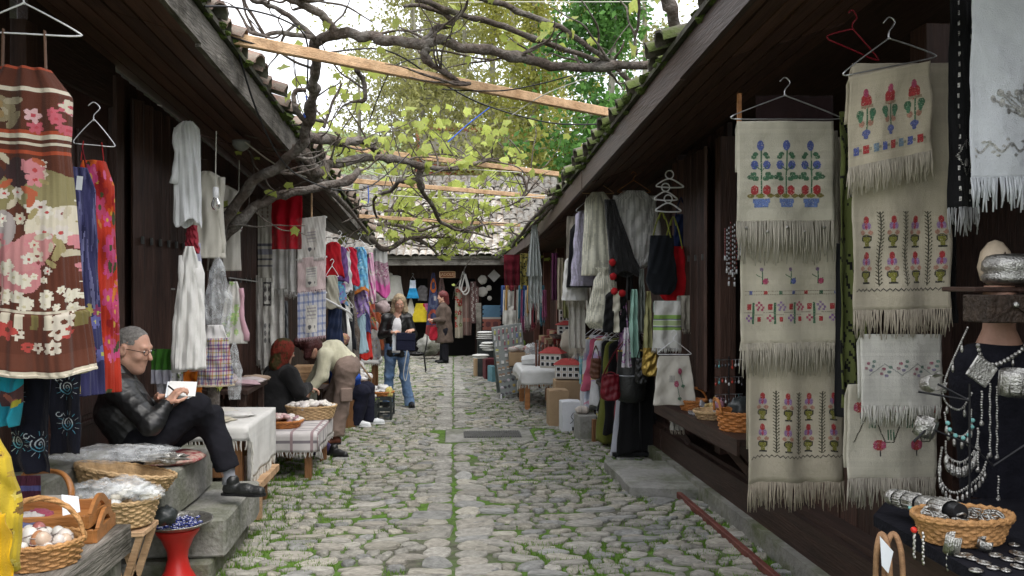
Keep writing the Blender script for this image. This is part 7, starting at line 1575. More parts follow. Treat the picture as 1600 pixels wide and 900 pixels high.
sd=Sdf(*bounds([J[k]for k in('HL','HR','KL','KR','AL','AR')],.18),.007)
sd.cap(J['HL'],J['HR'],.13,.13,.05)
limbchain(sd,[J['HR'],J['KR'],J['AR']+V((.0,0,.02))],[.096,.074,.064],.03);limbchain(sd,[J['HL'],J['KL'],J['AL']+V((0,0,.05))],[.096,.074,.074],.03);sd.cut(J['AL']+V((0,0,.035)),(.3,0,-1))
skinmesh('trousers',sd,TRO,man,wrinkle=.006,wscale=11,seed=6)
b=MB();b.tube([J['AL']+V((0,0,.07)),J['AL']+V((.01,0,.0)),J['AL']+V((.015,0,-.05))],[.036,.036,.045],14);b.build('sock',cloth((.33,.34,.38)),man,smooth=True)
sh1=at(352,774,5.02);shoe(man,V((sh1.x-.02,5.04,sh1.z)),V((sh1.x+.245,4.99,sh1.z)),LEATH,.95)
shoe(man,J['AR']+V((-.03,.02,-.03)),J['AR']+V((.10,.0,-.20)),LEATH,1.0)
HAIRG=mat('grey_hair',(.25,.235,.22),rough=.8,var=.4,scale=60,bump=.8,bscale=220)
def hr(sd,L_,M,s):
 sd.ell(L_(0,-.014,.038),np.array((.0752,.0960,.0890))*s,M,.01);sd.cut(L_(0,.050,.085),M@V((0,1,-.25)));sd.cut(L_(0,.0,-.045),M@V((0,.25,-1)))
 sd.ell(L_(.09,.0,-.01),np.array((.028,.035,.042))*s,M,.01,sub=True);sd.ell(L_(-.09,.0,-.01),np.array((.028,.035,.042))*s,M,.01,sub=True)
hair(man,J,M,1.07,HAIRG,hr,.005,.0022)
gl=MB();hc_=J['H'];L_=lambda x,y,z:hc_+M@V((x,y,z))*1.07
for sg in(-1,1):
 gl.tube([L_(sg*.034+.022*math.cos(2*PI*j/16),.102,.008+.016*math.sin(2*PI*j/16))for j in range(17)],.0018,5);gl.tube([L_(sg*.056,.100,.012),L_(sg*.078,.03,.012),L_(sg*.078,-.02,.006)],.0022,5)
gl.tube([L_(-.012,.103,.012),L_(.012,.103,.012)],.0018,5);gl.build('glasses',BLACKM,man)
nb=at(284,610,4.96);t=thing('notebook',nb,'open white notebook held on the seated person\'s knee','notebook');M2=RZ(.25)@RY(.10)@RX(.75)
b=MB();b.box(nb+V((-.005,0,0)),(.16,.12,.006),M2);b.build('cover',PAPER,t)
for k in range(3):b=MB();b.box(nb+M2@V((.002*k,.002*k,.006+.003*k)),(.15,.11,.002),M2@RY(-.02*k));b.build('page',mat('white_page',(.72,.72,.70),rough=.9,var=.04),t)
pw=at(263,603,4.84);b=MB();b.tube([pw,pw+(at(278,615,4.9)-pw)],.005,8);b.build('pen',BLACKM,loc=pw,label='black pen in the seated person\'s hand',cat='pen')
lump(V((J['P'].x+.16,4.98,.565)),.15,(1.3,1.2,.22),None,81,amp=.1).build('seat_cushion',mat('red_cushion',(.22,.02,.03),rough=.9,var=.4,scale=10,col2=(.4,.3,.25),blotch=14),loc=(J['P'].x+.1,5,.54),smooth=True,label='flat red cushion under the seated person',cat='cushion')
D1=12.0
J=dict(P=at(620,540,D1),C=at(620,508,D1),N=at(621,490,D1),H=at(624,473,D1-.03),HF=(.10,-1,-.42),SL=at(637,497,D1),SR=at(603,497,D1),ER=at(596,524,D1-.02),WR=at(613,519,D1-.24),EL=at(646,522,D1-.03),WL=at(645,516,D1-.24),HL=at(629,545,D1),HR=at(611,545,D1),KL=at(632,588,D1-.03),KR=at(608,588,D1),AL=at(640,628,D1-.05),AR=at(606,627,D1))
wo=thing('person',(at(620,635,D1).x,D1,GZ(D1)),'blonde person in black leather jacket and blue jeans opening a navy bag','person')
body,M=bodyfig(wo,J,.009,.95,True,hs=.98,hands={'R':((.5,-.5,.1),(.3,.2,-1),1,1.2),'L':((-.3,-.6,.0),(-.1,.2,-1),-1,1.2)},fin=.010)
sd=Sdf(*bounds([J[k]for k in('P','C','N','SL','SR','EL','ER','WL','WR')],.25),.009)
sd.cap(J['P']+V((0,0,-.10)),J['C'],.175,.15,.05,sq=((0,1,0),1.35));sd.cap(J['C'],J['N']+V((0,0,-.02)),.15,.07,.05,sq=((0,1,0),1.2));sd.cap(J['SL'],J['SR'],.07,.07,.04)
for s_ in 'LR':limbchain(sd,[J['S'+s_],J['E'+s_],J['E'+s_].lerp(J['W'+s_],.85)],[.066,.055,.046],.02)
sd.cut(J['P']+V((0,0,-.16)),(0,0,-1));fr=V((.01,-.125,0));sd.cap(J['N']+fr+V((0,.03,.0)),J['C']+fr+V((.0,0,-.05)),.05,.07,.01,sub=True);sd.cap(J['C']+fr+V((.0,0,-.05)),J['P']+fr+V((-.02,0,-.2)),.07,.06,.01,sub=True);sd.cap(J['N']+V((0,-.02,.0)),J['N']+V((0,-.02,.12)),.058,.06,.01,sub=True)
skinmesh('jacket',sd,LJ,wo,wrinkle=.006,wscale=15,seed=7)
sd=Sdf(*bounds([J['P'],J['N']],.24),.009);sd.cap(J['P']+V((0,0,-.12)),J['C'],.145,.125,.05,sq=((0,1,0),1.25));sd.cap(J['C'],J['N']+V((0,.01,-.07)),.122,.075,.05,sq=((0,1,0),1.2));sd.cut(J['P']+V((0,0,-.10)),(0,0,-1));sd.ell(J['N']+V((0,-.10,.0)),(.06,.08,.07),None,.01,sub=True);skinmesh('white_shirt',sd,cloth((.72,.72,.74)),wo,wrinkle=.003,seed=8)
JEAN=mat('blue_denim',(.09,.16,.29),rough=.9,var=.35,scale=7,bump=.3,bscale=200,col2=(.16,.24,.38),blotch=3)
sd=Sdf(*bounds([J[k]for k in('P','HL','HR','AL','AR')],.2),.009);sd.cap(J['HL']+V((-.02,0,.03)),J['HR']+V((.02,0,.03)),.115,.115,.04)
for s_ in 'LR':limbchain(sd,[J['H'+s_],J['K'+s_],J['A'+s_]],[.098,.068,.072],.025);sd.cap(J['A'+s_],J['A'+s_]-V((0,0,.04)),.072,.078,.02)
sd.cut(J['AL']-V((0,0,.055)),(0,0,-1));skinmesh('jeans',sd,JEAN,wo,wrinkle=.007,wscale=12,seed=9)
for s_,dx in(('L',.06),('R',-.03)):a=J['A'+s_];shoe(wo,V((a.x,a.y+.05,GZ(D1)+.03)),V((a.x+dx,a.y-.20,GZ(D1)+.03)),BLACKM,1.0)
HAIRB=mat('blonde_hair',(.42,.33,.215),rough=.55,var=.45,scale=20,stretch=(8,8,1),bump=.6,bscale=90,col2=(.24,.175,.11))
def hr(sd,L_,M,s):
 sd.ell(L_(0,-.018,.042),np.array((.086,.102,.090))*s,M,.02)
 for sg in(-1,1):sd.cap(L_(sg*.070,-.01,.03),L_(sg*.085,.01,-.12),.036*s,.042*s,.03);sd.cap(L_(sg*.085,.01,-.12),L_(sg*.088,.04,-.24),.042*s,.022*s,.03)
 sd.cap(L_(0,-.06,0),L_(0,-.05,-.19),.08*s,.07*s,.03);sd.ell(L_(0,.085,-.03),np.array((.058,.075,.105))*s,M,.012,sub=True)
hair(wo,J,M,.98,HAIRB,hr,.008,.006,((0,0,-.25),))
bp=at(634,534,D1-.32);t=thing('navy_bag',bp-V((0,0,.13)),'flat navy blue bag held in both hands by the blonde person','bag');b=MB();b.box(bp,(.27,.045,.255),RY(.03),bev=.012);b.build('body',mat('navy_fabric',(.008,.010,.028),rough=.9,var=.15,scale=12,bump=.2),t);b=MB();b.box(bp+V((0,-.026,.075)),(.26,.008,.10),RY(.03),bev=.003);b.build('flap',MATS['navy_fabric'],t)
b=MB();b.tube(spline([bp+V((.02,-.02,-.12)),bp+V((.0,-.03,-.25)),bp+V((-.03,-.02,-.45)),bp+V((.0,0,-.55)),bp+V((.05,0,-.3))],5),.006,5);b.build('strap',WIREW,t)
b=MB();b.prism([at(614,515,11.72),at(620,515,11.72),at(619,548,11.72),at(613,548,11.72)],(0,.01,0));b.build('paper_strip',PAPER,loc=at(616,548,11.72),label='folded white paper beside the navy bag',cat='paper')
D2=9.1
J=dict(P=at(543,572,D2),C=at(520,553,D2),N=at(499,547,D2-.05),H=at(484,541,D2-.1),HF=(-.62,-.25,-.74),HU=(-.7,0,.7),SL=at(508,556,D2+.15),SR=at(508,556,D2-.17),EL=at(493,588,D2+.16),WL=at(478,610,D2+.12),ER=at(503,588,D2-.22),WR=at(485,610,D2-.25),HL=at(540,578,D2+.1),HR=at(541,578,D2-.1),KR=at(533,632,D2-.1),AR=at(524,676,D2-.1),KL=at(516,630,D2+.18),AL=at(506,668,D2+.2))
st_=thing('person',(at(524,690,D2).x,D2,GZ(D2)),'stooping person in cream sweater and brown cargo trousers bending over the baskets','person')
body,M=bodyfig(st_,J,.009,.97,True,hs=.98,hands={'R':((-.35,0,-.9),(-.8,.2,0),1,.8),'L':((-.5,0,-.8),(-.8,.2,0),-1,.8)},fin=.010)
sd=Sdf(*bounds([J[k]for k in('P','C','N','SL','SR','EL','ER','WL','WR')],.22),.009)
sd.cap(J['P']+V((-.02,0,.01)),J['C'],.150,.150,.05);sd.cap(J['C'],J['N'],.150,.075,.05);sd.cap(J['SL'],J['SR'],.078,.078,.05)
for s_ in 'LR':limbchain(sd,[J['S'+s_],J['E'+s_],J['E'+s_].lerp(J['W'+s_],.9)],[.078,.062,.05],.025)
sd.cut(J['P']+V((.05,0,-.02)),(.9,0,-.35));sd.cap(J['N']+V((-.03,0,0)),J['N']+V((-.16,0,.05)),.06,.06,.01,sub=True);skinmesh('sweater',sd,mat('cream_wool',(.56,.54,.40),rough=.95,var=.12,scale=10,bump=.5,bscale=150,sheen=.2),st_,wrinkle=.007,wscale=12,seed=10)
CARGO=mat('brown_cotton',(.21,.155,.13),rough=.9,var=.2,scale=8,bump=.3,bscale=150)
sd=Sdf(*bounds([J[k]for k in('P','HL','HR','AL','AR')],.2),.009);sd.cap(J['HL']+V((0,0,.02)),J['HR']+V((0,0,.02)),.135,.135,.04);sd.cap(J['P'],J['P']+V((-.05,0,-.02)),.14,.13,.04)
for s_ in 'LR':limbchain(sd,[J['H'+s_],J['K'+s_],J['A'+s_]+V((0,0,-.03))],[.120,.088,.095],.03)
sd.cut(J['AR']-V((0,0,.03)),(0,0,-1));skinmesh('trousers',sd,CARGO,st_,wrinkle=.008,wscale=11,seed=11)
b=MB();p=at(541,617,D2-.2);b.box(p,(.13,.04,.15),RZ(.3),bev=.012);b.build('cargo_pocket',CARGO,st_)
for s_ in 'RL':a=J['A'+s_];shoe(st_,V((a.x+.06,a.y,GZ(D2)+.02)),V((a.x-.20,a.y-.06,GZ(D2)+.02)),mat('brown_shoe',(.12,.04,.025),rough=.6),1.05)
HAIRD=mat('dark_red_hair',(.055,.014,.014),rough=.5,var=.4,scale=25,bump=.6,bscale=90)
def hr(sd,L_,M,s):
 sd.ell(L_(0,-.020,.03),np.array((.095,.11,.105))*s,M,.02)
 for sg in(-1,1):sd.cap(L_(sg*.07,.0,.0),L_(sg*.06,.10,-.05),.05*s,.04*s,.03)
 sd.cap(L_(0,-.05,-.05),L_(0,.05,.13),.07*s,.05*s,.03);sd.ell(L_(0,.10,-.05),np.array((.05,.06,.08))*s,M,.01,sub=True)
hair(st_,J,M,1.0,HAIRD,hr,.009,.006)
D3=8.45
J=dict(P=at(432,640,D3),C=at(436,598,D3),N=at(440,572,D3),H=at(444,550,D3),HF=(.75,.62,-.2),SL=at(425,584,D3+.15),SR=at(452,584,D3-.12),ER=at(468,612,D3-.14),WR=at(482,606,D3+.02),EL=at(420,615,D3+.2),WL=at(450,612,D3+.25),HL=at(425,640,D3+.1),HR=at(440,640,D3-.08),KR=at(470,636,D3+.15),AR=at(472,690,D3+.2),KL=at(450,636,D3+.3),AL=at(455,690,D3+.35))
hw_=thing('person',(J['P'].x,D3,GZ(D3)),'person in red-brown headscarf and black coat seated behind the baskets','person')
body,M=bodyfig(hw_,J,.009,.97,True,hands={'R':((.6,.3,-.2),(0,0,-1),1,.8)},fin=.010)
BLKW=mat('black_wool',(.010,.010,.011),rough=.95,var=.3,scale=9,bump=.4,bscale=150,sheen=.1)
sd=Sdf(*bounds([J[k]for k in J if k not in('HF','H')],.24),.010);sd.cap(J['P'],J['C'],.20,.165,.06);sd.cap(J['C'],J['N'],.165,.08,.06);sd.cap(J['SL'],J['SR'],.085,.085,.05)
for s_ in 'LR':limbchain(sd,[J['S'+s_],J['E'+s_],J['E'+s_].lerp(J['W'+s_],.9)],[.085,.075,.055],.03);limbchain(sd,[J['H'+s_],J['K'+s_],J['A'+s_]],[.13,.11,.10],.05)
skinmesh('coat',sd,BLKW,hw_,wrinkle=.007,wscale=11,seed=12)
def hr(sd,L_,M,s):
 sd.ell(L_(0,-.018,.035),np.array((.098,.115,.108))*s,M,.02);sd.cap(L_(0,-.03,-.02),L_(0,-.05,-.13),.10*s,.085*s,.04);sd.cap(L_(0,.02,-.11),L_(0,.05,-.13),.06*s,.04*s,.03);sd.ell(L_(0,.10,-.02),np.array((.055,.06,.085))*s,M,.012,sub=True)
SCARF=mat('patterned_headscarf',(.20,.03,.018),rough=.85,var=.5,scale=10,col2=(.05,.04,.012),blotch=7,c2pos=(.46,.52),bump=.3)
hair(hw_,J,M,1.0,SCARF,hr,.009,.004,((0,0,-.15),),'headscarf')
b=MB();b.box((J['P'].x,D3+.02,GZ(D3)+.12),(.4,.36,.24));b.build('low_stool',TABLEW,loc=(J['P'].x,D3,GZ(D3)),label='low stool under the person in the headscarf',cat='stool')
D4=10.3
J=dict(P=at(535,612,D4),C=at(533,578,D4),N=at(533,556,D4),H=at(534,538,D4),HF=(.9,-.3,-.3),SL=at(530,565,D4+.16),SR=at(545,567,D4-.15),ER=at(555,590,D4-.18),WR=at(556,604,D4-.1),EL=at(535,592,D4+.2),WL=at(550,606,D4+.12),HL=at(535,614,D4+.1),HR=at(537,614,D4-.1),KR=at(567,612,D4-.15),AR=at(556,660,D4-.12),KL=at(574,608,D4+.12),AL=at(578,655,D4+.1))
bl_=thing('person',(J['P'].x,D4,GZ(D4)),'seated person in blue sweater and navy trousers half hidden by the stooping person','person')
body,M=bodyfig(bl_,J,.010,.96,True,hands={'R':((.7,.0,-.5),(-.3,0,-1),1,.6)},fin=.011)
sd=Sdf(*bounds([J[k]for k in('P','C','N','SL','SR','EL','ER','WR','WL')],.22),.010);sd.cap(J['P'],J['C'],.16,.15,.05);sd.cap(J['C'],J['N'],.15,.07,.05);sd.cap(J['SL'],J['SR'],.075,.075,.05)
for s_ in 'LR':limbchain(sd,[J['S'+s_],J['E'+s_],J['E'+s_].lerp(J['W'+s_],.85)],[.075,.062,.05],.03)
skinmesh('sweater',sd,mat('blue_wool',(.03,.09,.42),rough=.95,var=.15,bump=.4,bscale=150),bl_,wrinkle=.006,wscale=12,seed=14)
sd=Sdf(*bounds([J[k]for k in('P','HL','KR','KL','AL','AR')],.2),.010);sd.cap(J['HL'],J['HR'],.13,.13,.04)
for s_ in 'LR':limbchain(sd,[J['H'+s_],J['K'+s_],J['A'+s_]],[.115,.09,.085],.03)
sd.cut(J['AR']-V((0,0,.03)),(0,0,-1));skinmesh('trousers',sd,mat('navy_trousers',(.008,.009,.022),rough=.9,var=.2),bl_,wrinkle=.007,wscale=11,seed=15)
for s_ in 'RL':a=J['A'+s_];shoe(bl_,V((a.x-.06,a.y+.02,GZ(a.y)+.02)),V((a.x+.19,a.y-.06,GZ(a.y)+.02)),mat('white_shoe',(.66,.68,.70),rough=.6),1.0,sole=WHITEP)
hair(bl_,J,M,1.0,HAIRD,lambda sd,L_,M,s:(sd.ell(L_(0,-.02,.045),np.array((.092,.105,.092))*s,M,.02),sd.ell(L_(0,.09,-.03),np.array((.06,.075,.105))*s,M,.012,sub=True)),.010,.004)
b=MB();b.box((J['P'].x,D4,GZ(D4)+.18),(.36,.4,.36));b.build('low_stool',TABLEW,loc=(J['P'].x,D4,GZ(D4)),label='low stool under the person in blue',cat='stool')
D5=20.0
J=dict(P=at(694,512,D5),C=at(693,488,D5),N=at(693,475,D5),H=at(691,464,D5),HF=(-1,-.1,-.1),SL=at(691,481,D5-.15),SR=at(692,481,D5+.15),EL=at(692,500,D5-.22),WL=at(677,500,D5-.15),ER=at(688,502,D5+.2),WR=at(676,503,D5+.05),HL=at(695,515,D5-.1),HR=at(695,515,D5+.1),KL=at(695,540,D5-.1),KR=at(693,540,D5+.1),AL=at(696,561,D5-.1),AR=at(692,561,D5+.1))
fw_=thing('person',(J['P'].x,D5,GZ(D5)),'distant person with dark red hair in a long brown coat, seen from the side','person')
body,M=bodyfig(fw_,J,.012,1.0,True,hs=1.05,hands={'L':((-.8,0,.2),(0,0,-1),1,.9)},fin=.013)
sd=Sdf(*bounds([J[k]for k in J if k not in('HF','H','AL','AR')],.28),.013);sd.cap(J['P']+V((0,0,-.30)),J['P'],.225,.19,.05);sd.cap(J['P'],J['C'],.19,.18,.05);sd.cap(J['C'],J['N']+V((0,0,-.01)),.175,.08,.05);sd.cap(J['SL'],J['SR'],.085,.085,.05)
for s_ in 'LR':limbchain(sd,[J['S'+s_],J['E'+s_],J['E'+s_].lerp(J['W'+s_],.85)],[.085,.07,.055],.03)
sd.cut(J['P']+V((0,0,-.36)),(0,0,-1));skinmesh('coat',sd,mat('brown_coat',(.085,.062,.05),rough=.95,var=.2,scale=8,bump=.3),fw_,wrinkle=.008,wscale=9,seed=16)
sd=Sdf(*bounds([J['P'],J['AL'],J['AR']],.2),.013)
for s_ in 'LR':limbchain(sd,[J['H'+s_],J['K'+s_],J['A'+s_]],[.11,.085,.085],.03)
skinmesh('trousers',sd,TRO,fw_,wrinkle=.006,seed=17)
for s_ in 'RL':a=J['A'+s_];shoe(fw_,V((a.x+.08,a.y,GZ(D5)+.02)),V((a.x-.20,a.y,GZ(D5)+.02)),BLACKM,1.0)
hair(fw_,J,M,1.05,mat('auburn_hair',(.10,.018,.018),rough=.5,var=.4,scale=20,bump=.5),lambda sd,L_,M,s:(sd.ell(L_(0,-.025,.045),np.array((.10,.115,.10))*s,M,.02),sd.cap(L_(0,-.06,.0),L_(0,-.09,-.15),.09*s,.06*s,.03),sd.ell(L_(0,.10,-.03),np.array((.07,.075,.105))*s,M,.012,sub=True)),.012,.006,((0,0,-.2),))
hb=at(677,520,D5-.1);t=tote('red_handbag','red handbag carried by the person in the brown coat',671,511,684,532,D5-.12,(.32,.015,.03),.14,None,200,1.1)
table('trestle_table','wooden trestle table under the long white cloth beside the seated person',-2.05,-1.44,5.8,6.65,.60,TABLEW,.06)
drape('white_tablecloth','white fringed lace cloth over the table beside the seated person',-2.06,-1.43,5.79,6.66,.604,(.02,.38,.10,.0),linen((.72,.71,.68),31),fl=.07,seed=5)
for k,(x,y,s_)in enumerate(((-1.72,5.98,.11),(-1.86,6.1,.12),(-1.62,6.2,.10),(-1.8,6.35,.12))):lump(V((x,y,.625)),s_,(1.4,1,.22),None,300+k,amp=.35).build('folded_lace',cloth(((.62,.57,.44),(.68,.66,.6),(.70,.69,.66),(.66,.63,.56))[k]),loc=(x,y,.61),smooth=True,label=('folded beige lace near the front of the white table','folded ivory lace at the left of the white table','folded white lace near the fringed edge','folded cream lace at the back of the white table')[k],cat='lace',group='folded lace on the white table')
b=MB();b.bar((-1.40,5.85,.16),(-1.42,6.6,.14),.09,.05);b.build('wooden_plank',PINE,loc=(-1.41,6.2,.14),label='short pine plank propped below the white fringe',cat='plank')
b=MB();b.box((-1.40,6.0,.02),(.05,.05,.24));b.build('wooden_prop',PINE,loc=(-1.40,6.0,GZ(6)),label='pine prop under the short plank',cat='prop')
pl=Cv(.8,1.2,(.60,.57,.56),.012)
for q in range(14):pl.rect(0,.8,q*.09,q*.09+.012,(.22,.20,.22));pl.rect(q*.07,q*.07+.010,0,1.2,(.34,.25,.26))
table('low_table','low wooden table under the plaid cloth',-1.66,-1.21,7.25,8.2,.29,TABLEW,.06)
drape('plaid_tablecloth','white and grey plaid fringed cloth on the low table',-1.67,-1.20,7.24,8.21,.294,(.02,.16,.17,.0),pl.at,fl=.05,seed=7,fcol=(.55,.53,.5))
basket('wicker_tray','shallow orange wicker tray at the front of the plaid table',V((-1.52,7.5,.30)),.13,.10,.06,WICKERO,rows=5,stakes=20,flare=1.3,weave=.006)
basket('wicker_basket','wide oval wicker basket at the back of the plaid table',V((-1.36,7.98,.30)),.20,.13,.12,WICKERP,rows=8,stakes=34,flare=1.2,weave=.006)
sh=[]
for c in((.62,.58,.56),(.55,.36,.36),(.66,.63,.58),(.30,.18,.2),(.6,.5,.46)):b=MB();b.col=c;b.ball((0,0,0),.028,7,5,(1.3,1,.7),nz=.5);sh.append(meshof(b,VC))
loose('shell_trinket','pinkish shell trinket heaped in the orange wicker tray','trinket','trinkets in the orange tray',heap((-1.52,7.5,.36),.14,.11,.04,40,8),sh)
sh2=sh[:1]+sh[2:3]
loose('shell_trinket','white shell trinket heaped in the wide oval basket','trinket','trinkets in the oval basket',heap((-1.36,7.98,.42),.21,.14,.03,54,9),sh2)
loose('shell_trinket','mixed shell trinket spread left of the orange tray','trinket','trinkets left of the tray',heap((-1.68,7.62,.36),.13,.16,.03,30,10),sh)
b=MB();b.box((-1.70,7.62,.325),(.28,.4,.05),bev=.01);b.build('shallow_box',TABLEW,loc=(-1.7,7.62,.3),label='shallow box of mixed shells left of the orange tray',cat='box')
table('side_bench','narrow dark bench with wooden bowl and folded pink cloths',-2.12,-1.72,7.0,7.75,.70,WOODD,.05)
b=MB();b.lathe([(.05,0),(.10,.02),(.13,.06),(.125,.06),(.09,.025),(.001,.015)],24,(-1.98,7.2,.702));b.build('wooden_bowl',OAK,loc=(-1.98,7.2,.702),smooth=True,label='turned orange wooden bowl on the narrow bench',cat='bowl')
loose('shell_trinket','small trinket in the turned wooden bowl','trinket','trinkets in the bowl',heap((-1.98,7.2,.745),.09,.09,.03,16,12),sh)
for k in range(4):lump(V((-1.82+.03*(k%2),7.3+.1*k,.725+.012*(k%2))),.10,(1.3,.8,.28),None,320+k,amp=.3).build('folded_cloth',cloth(((.58,.40,.44),(.62,.55,.55),(.50,.22,.34),(.45,.33,.24))[k]),loc=(-1.82,7.3+.1*k,.70),smooth=True,label=('pale pink folded cloth on the narrow bench','whitish folded cloth on the narrow bench','rose folded cloth on the narrow bench','tan folded cloth on the narrow bench')[k],cat='cloth',group='folded cloths on the bench')
lump(V((-1.98,7.45,.745)),.06,(1,1,.7),None,330,amp=.5).build('soft_toy',cloth((.55,.42,.42)),loc=(-1.98,7.45,.70),smooth=True,label='crumpled pink bundle behind the wooden bowl',cat='bundle')
for k in range(3):b=MB();z=.40+.085*k;b.box((at(475,580,9.6).x,9.6,z+.04),(.26-.03*k,.22,.08),bev=.004);b.build('wooden_box',PINE,loc=(at(475,580,9.6).x,9.6,z),label=('lowest pine box in the stack by the headscarf','middle pine box in the stack by the headscarf','topmost pine box in the stack by the headscarf')[k],cat='box',group='stacked pine boxes')
table('far_stand','small dark stand carrying the stacked pine boxes',at(475,580,9.6).x-.25,at(475,580,9.6).x+.25,9.4,9.85,.40,WOODD,.05)
for k,(x,y)in enumerate(((-1.36,8.45),(-1.24,8.32))):shoe(thing('loose_shoe',(x,y,GZ(y)),('dark shoe lying under the plaid table','black shoe by the leg of the plaid table')[k],'shoe','loose shoes'),V((x,y,GZ(y)+.02)),V((x+.2,y-.12,GZ(y)+.02)),(DARKP,LEATH)[k],.95,'upper')
lump(V((-1.33,8.35,GZ(8.3)+.09)),.10,(1,.8,.8),None,340,amp=.35).build('purple_bag',cloth((.05,.035,.10)),loc=(-1.33,8.35,GZ(8.3)),smooth=True,label='dark purple bag on the ground under the plaid table',cat='bag')
def crate(label,c,d,m=None):
 t=thing('plastic_crate',c,label,'crate','black crates');c=V(c);m=m or DARKP
 for sx in(-1,1):
  for z in(.02,.5,.98):b=MB();b.box(c+V((sx*d[0]/2,0,d[2]*z)),(.014,d[1],.05));b.build('slat',m,t)
 for sy in(-1,1):
  for z in(.02,.5,.98):b=MB();b.box(c+V((0,sy*d[1]/2,d[2]*z)),(d[0],.014,.05));b.build('slat',m,t)
 for sx in(-1,1):
  for sy in(-1,1):b=MB();b.box(c+V((sx*d[0]/2,sy*d[1]/2,d[2]/2)),(.03,.03,d[2]));b.build('corner_post',m,t)
 b=MB();b.box(c+V((0,0,.01)),(d[0],d[1],.015));b.build('base',m,t)
crate('black plastic crate nearest the blonde person',(-.98,11.0,GZ(11)),(.34,.5,.30));crate('black plastic crate behind the white shoes',(-1.15,10.55,GZ(10.6)),(.36,.36,.28))
table('lace_table','low table heaped with white lace behind the crates',-1.75,-1.15,10.75,11.9,.28,TABLEW,.05)
sh3=[]
for c in((.70,.70,.68),(.64,.61,.56),(.72,.72,.72)):
 b=lump((0,0,0),.06,(1.3,1,.5),None,random.randrange(99),n=12,mm=8,amp=.5);sh3.append(meshof(b,cloth(c)))
for lab,grp,ctr,rx,ry,n_ in(('crumpled white lace piece on the lace table','lace on the lace table',(-1.42,11.2,.32),.26,.5,46),('crumpled white lace piece on the nearest crate','lace on the nearest crate',(-.98,11.0,.13),.14,.22,18),('crumpled white lace piece in the crate behind the white shoes','lace on the second crate',(-1.15,10.55,.11),.14,.14,14)):loose('lace_piece',lab,'lace',grp,heap(ctr,rx,ry,.09,n_,n_),sh3)
basket('wicker_tray','orange wicker tray on the nearest black crate',V((-.92,10.85,.12)),.12,.09,.05,WICKERO,rows=4,stakes=16,flare=1.2,weave=.005)
lump(at(608,615,10.8),.07,(.7,.6,1.2),None,350,amp=.5).build('yellow_paper_flower',cloth((.60,.50,.16)),loc=at(608,625,10.8),smooth=True,label='yellow crumpled paper flower on the crate corner',cat='flower')
lump(at(583,625,10.75),.07,(1,.8,.7),None,351,amp=.5).build('green_cloth',cloth((.18,.26,.06)),loc=at(583,632,10.75),smooth=True,label='olive green cloth between the crates',cat='cloth')
table('round_table','far small table with a white cloth left of the blonde person',-1.55,-1.12,12.1,12.7,.46,TABLEW,.05);drape('white_tablecloth','white cloth on the far small table left of the blonde person',-1.57,-1.10,12.08,12.72,.464,(.03,.05,.05,0),solidc(WHITE),fl=.03,seed=9)
lump(at(553,575,11.6),.16,(1,1,.7),None,352,amp=.3).build('white_bundle',cloth((.70,.70,.69)),loc=at(553,590,11.6),smooth=True,label='white bundle in front of the far small table',cat='bundle')
YW=22.0
for k,(x,y0,y1,prof,c,lb)in enumerate(((616,430,468,LONG,(.55,.53,.48),'long white shirt hanging at the street end'),(657,474,503,SKIRT,(.60,.46,.03),'yellow child skirt at the street end'),(661,474,498,[(0,.06),(1,.12)],(.50,.03,.04),'red child skirt right of the yellow one'),(666,474,492,[(0,.05),(1,.10)],(.55,.16,.30),'pink child skirt right of the red one'),(603,425,470,LONG,(.50,.47,.42),'cream dress at the left end of the far shop'),(642,466,498,[(0,.02),(1,.16)],(.60,.57,.50),'white pointed cloth beside the blonde hair'),(660,446,470,[(0,.05),(.2,.14),(1,.12)],(.14,.13,.13),'dark patterned top above the yellow skirt'))):
 g('hanging_clothes',lb,'clothes',x,y0,y1,YW,prof,solidc(c),dr=.3,folds=5,amp=.15,nu=32,nv=20,seed=400+k,group='clothes at the street end')
g('blue_child_dress','bright blue child dress with a white bodice at the street end','dress',645,438,466,YW-.2,[(0,.07),(.4,.085),(1,.16)],lambda u,v:np.where((v<.45)[...,None],np.array((.55,.60,.68)),np.array((.03,.28,.55))),dr=.3,folds=6,amp=.15,nu=40,nv=30,seed=410,hang=STEEL,hangw=.14)
kil=Cv(.5,1.8,(.05,.055,.12),.02)
for q in range(4):kil.disc(.25,.35+.42*q,.22,.20,((.50,.13,.03),(.10,.12,.20),(.38,.08,.05),(.06,.06,.14))[q]);kil.disc(.25,.35+.42*q,.12,.11,(.05,.06,.13))
kil.rect(.28,.42,.62,.74,(.4,.38,.38));kil.rect(0,.5,1.4,1.8,(.22,.04,.04))
hc('kilim_rug','tall blue and orange kilim gathered at its top beside the brown coat','rug',664,426,690,530,YW-.1,kil.at,top=.15,flare=1.0,folds=2,amp=.06,nu=30,nv=60,seed=420,back=0)
hc('kilim_rug','rose and grey kilim hanging right of the tall blue one','rug',682,432,698,475,YW+.1,Cv(.3,.8,(.22,.14,.13)).scatter(12,.06,[(.35,.22,.2),(.12,.1,.1)],[(.3,.3,.28)]).at,top=.2,folds=2,amp=.04,seed=421,back=0)
hc('kilim_rug','red and cream flowered rug hanging behind the brown coat','rug',711,448,723,528,YW+.1,Cv(.25,1.4,(.40,.36,.28)).scatter(22,.06,[(.42,.04,.03),(.30,.03,.03),(.2,.22,.1)],[(.5,.45,.35)]).at,folds=1.5,amp=.04,nu=24,nv=60,seed=422,back=0)
hc('kilim_rug','plain brown striped rug right of the red flowered rug','rug',721,448,739,524,YW,Cv(.3,1.4,(.16,.10,.085)).rect(0,.3,.9,1.0,(.3,.15,.12)).rect(.1,.13,0,1.4,(.26,.2,.17)).at,folds=1.5,amp=.04,seed=423,back=0,flare=.7)
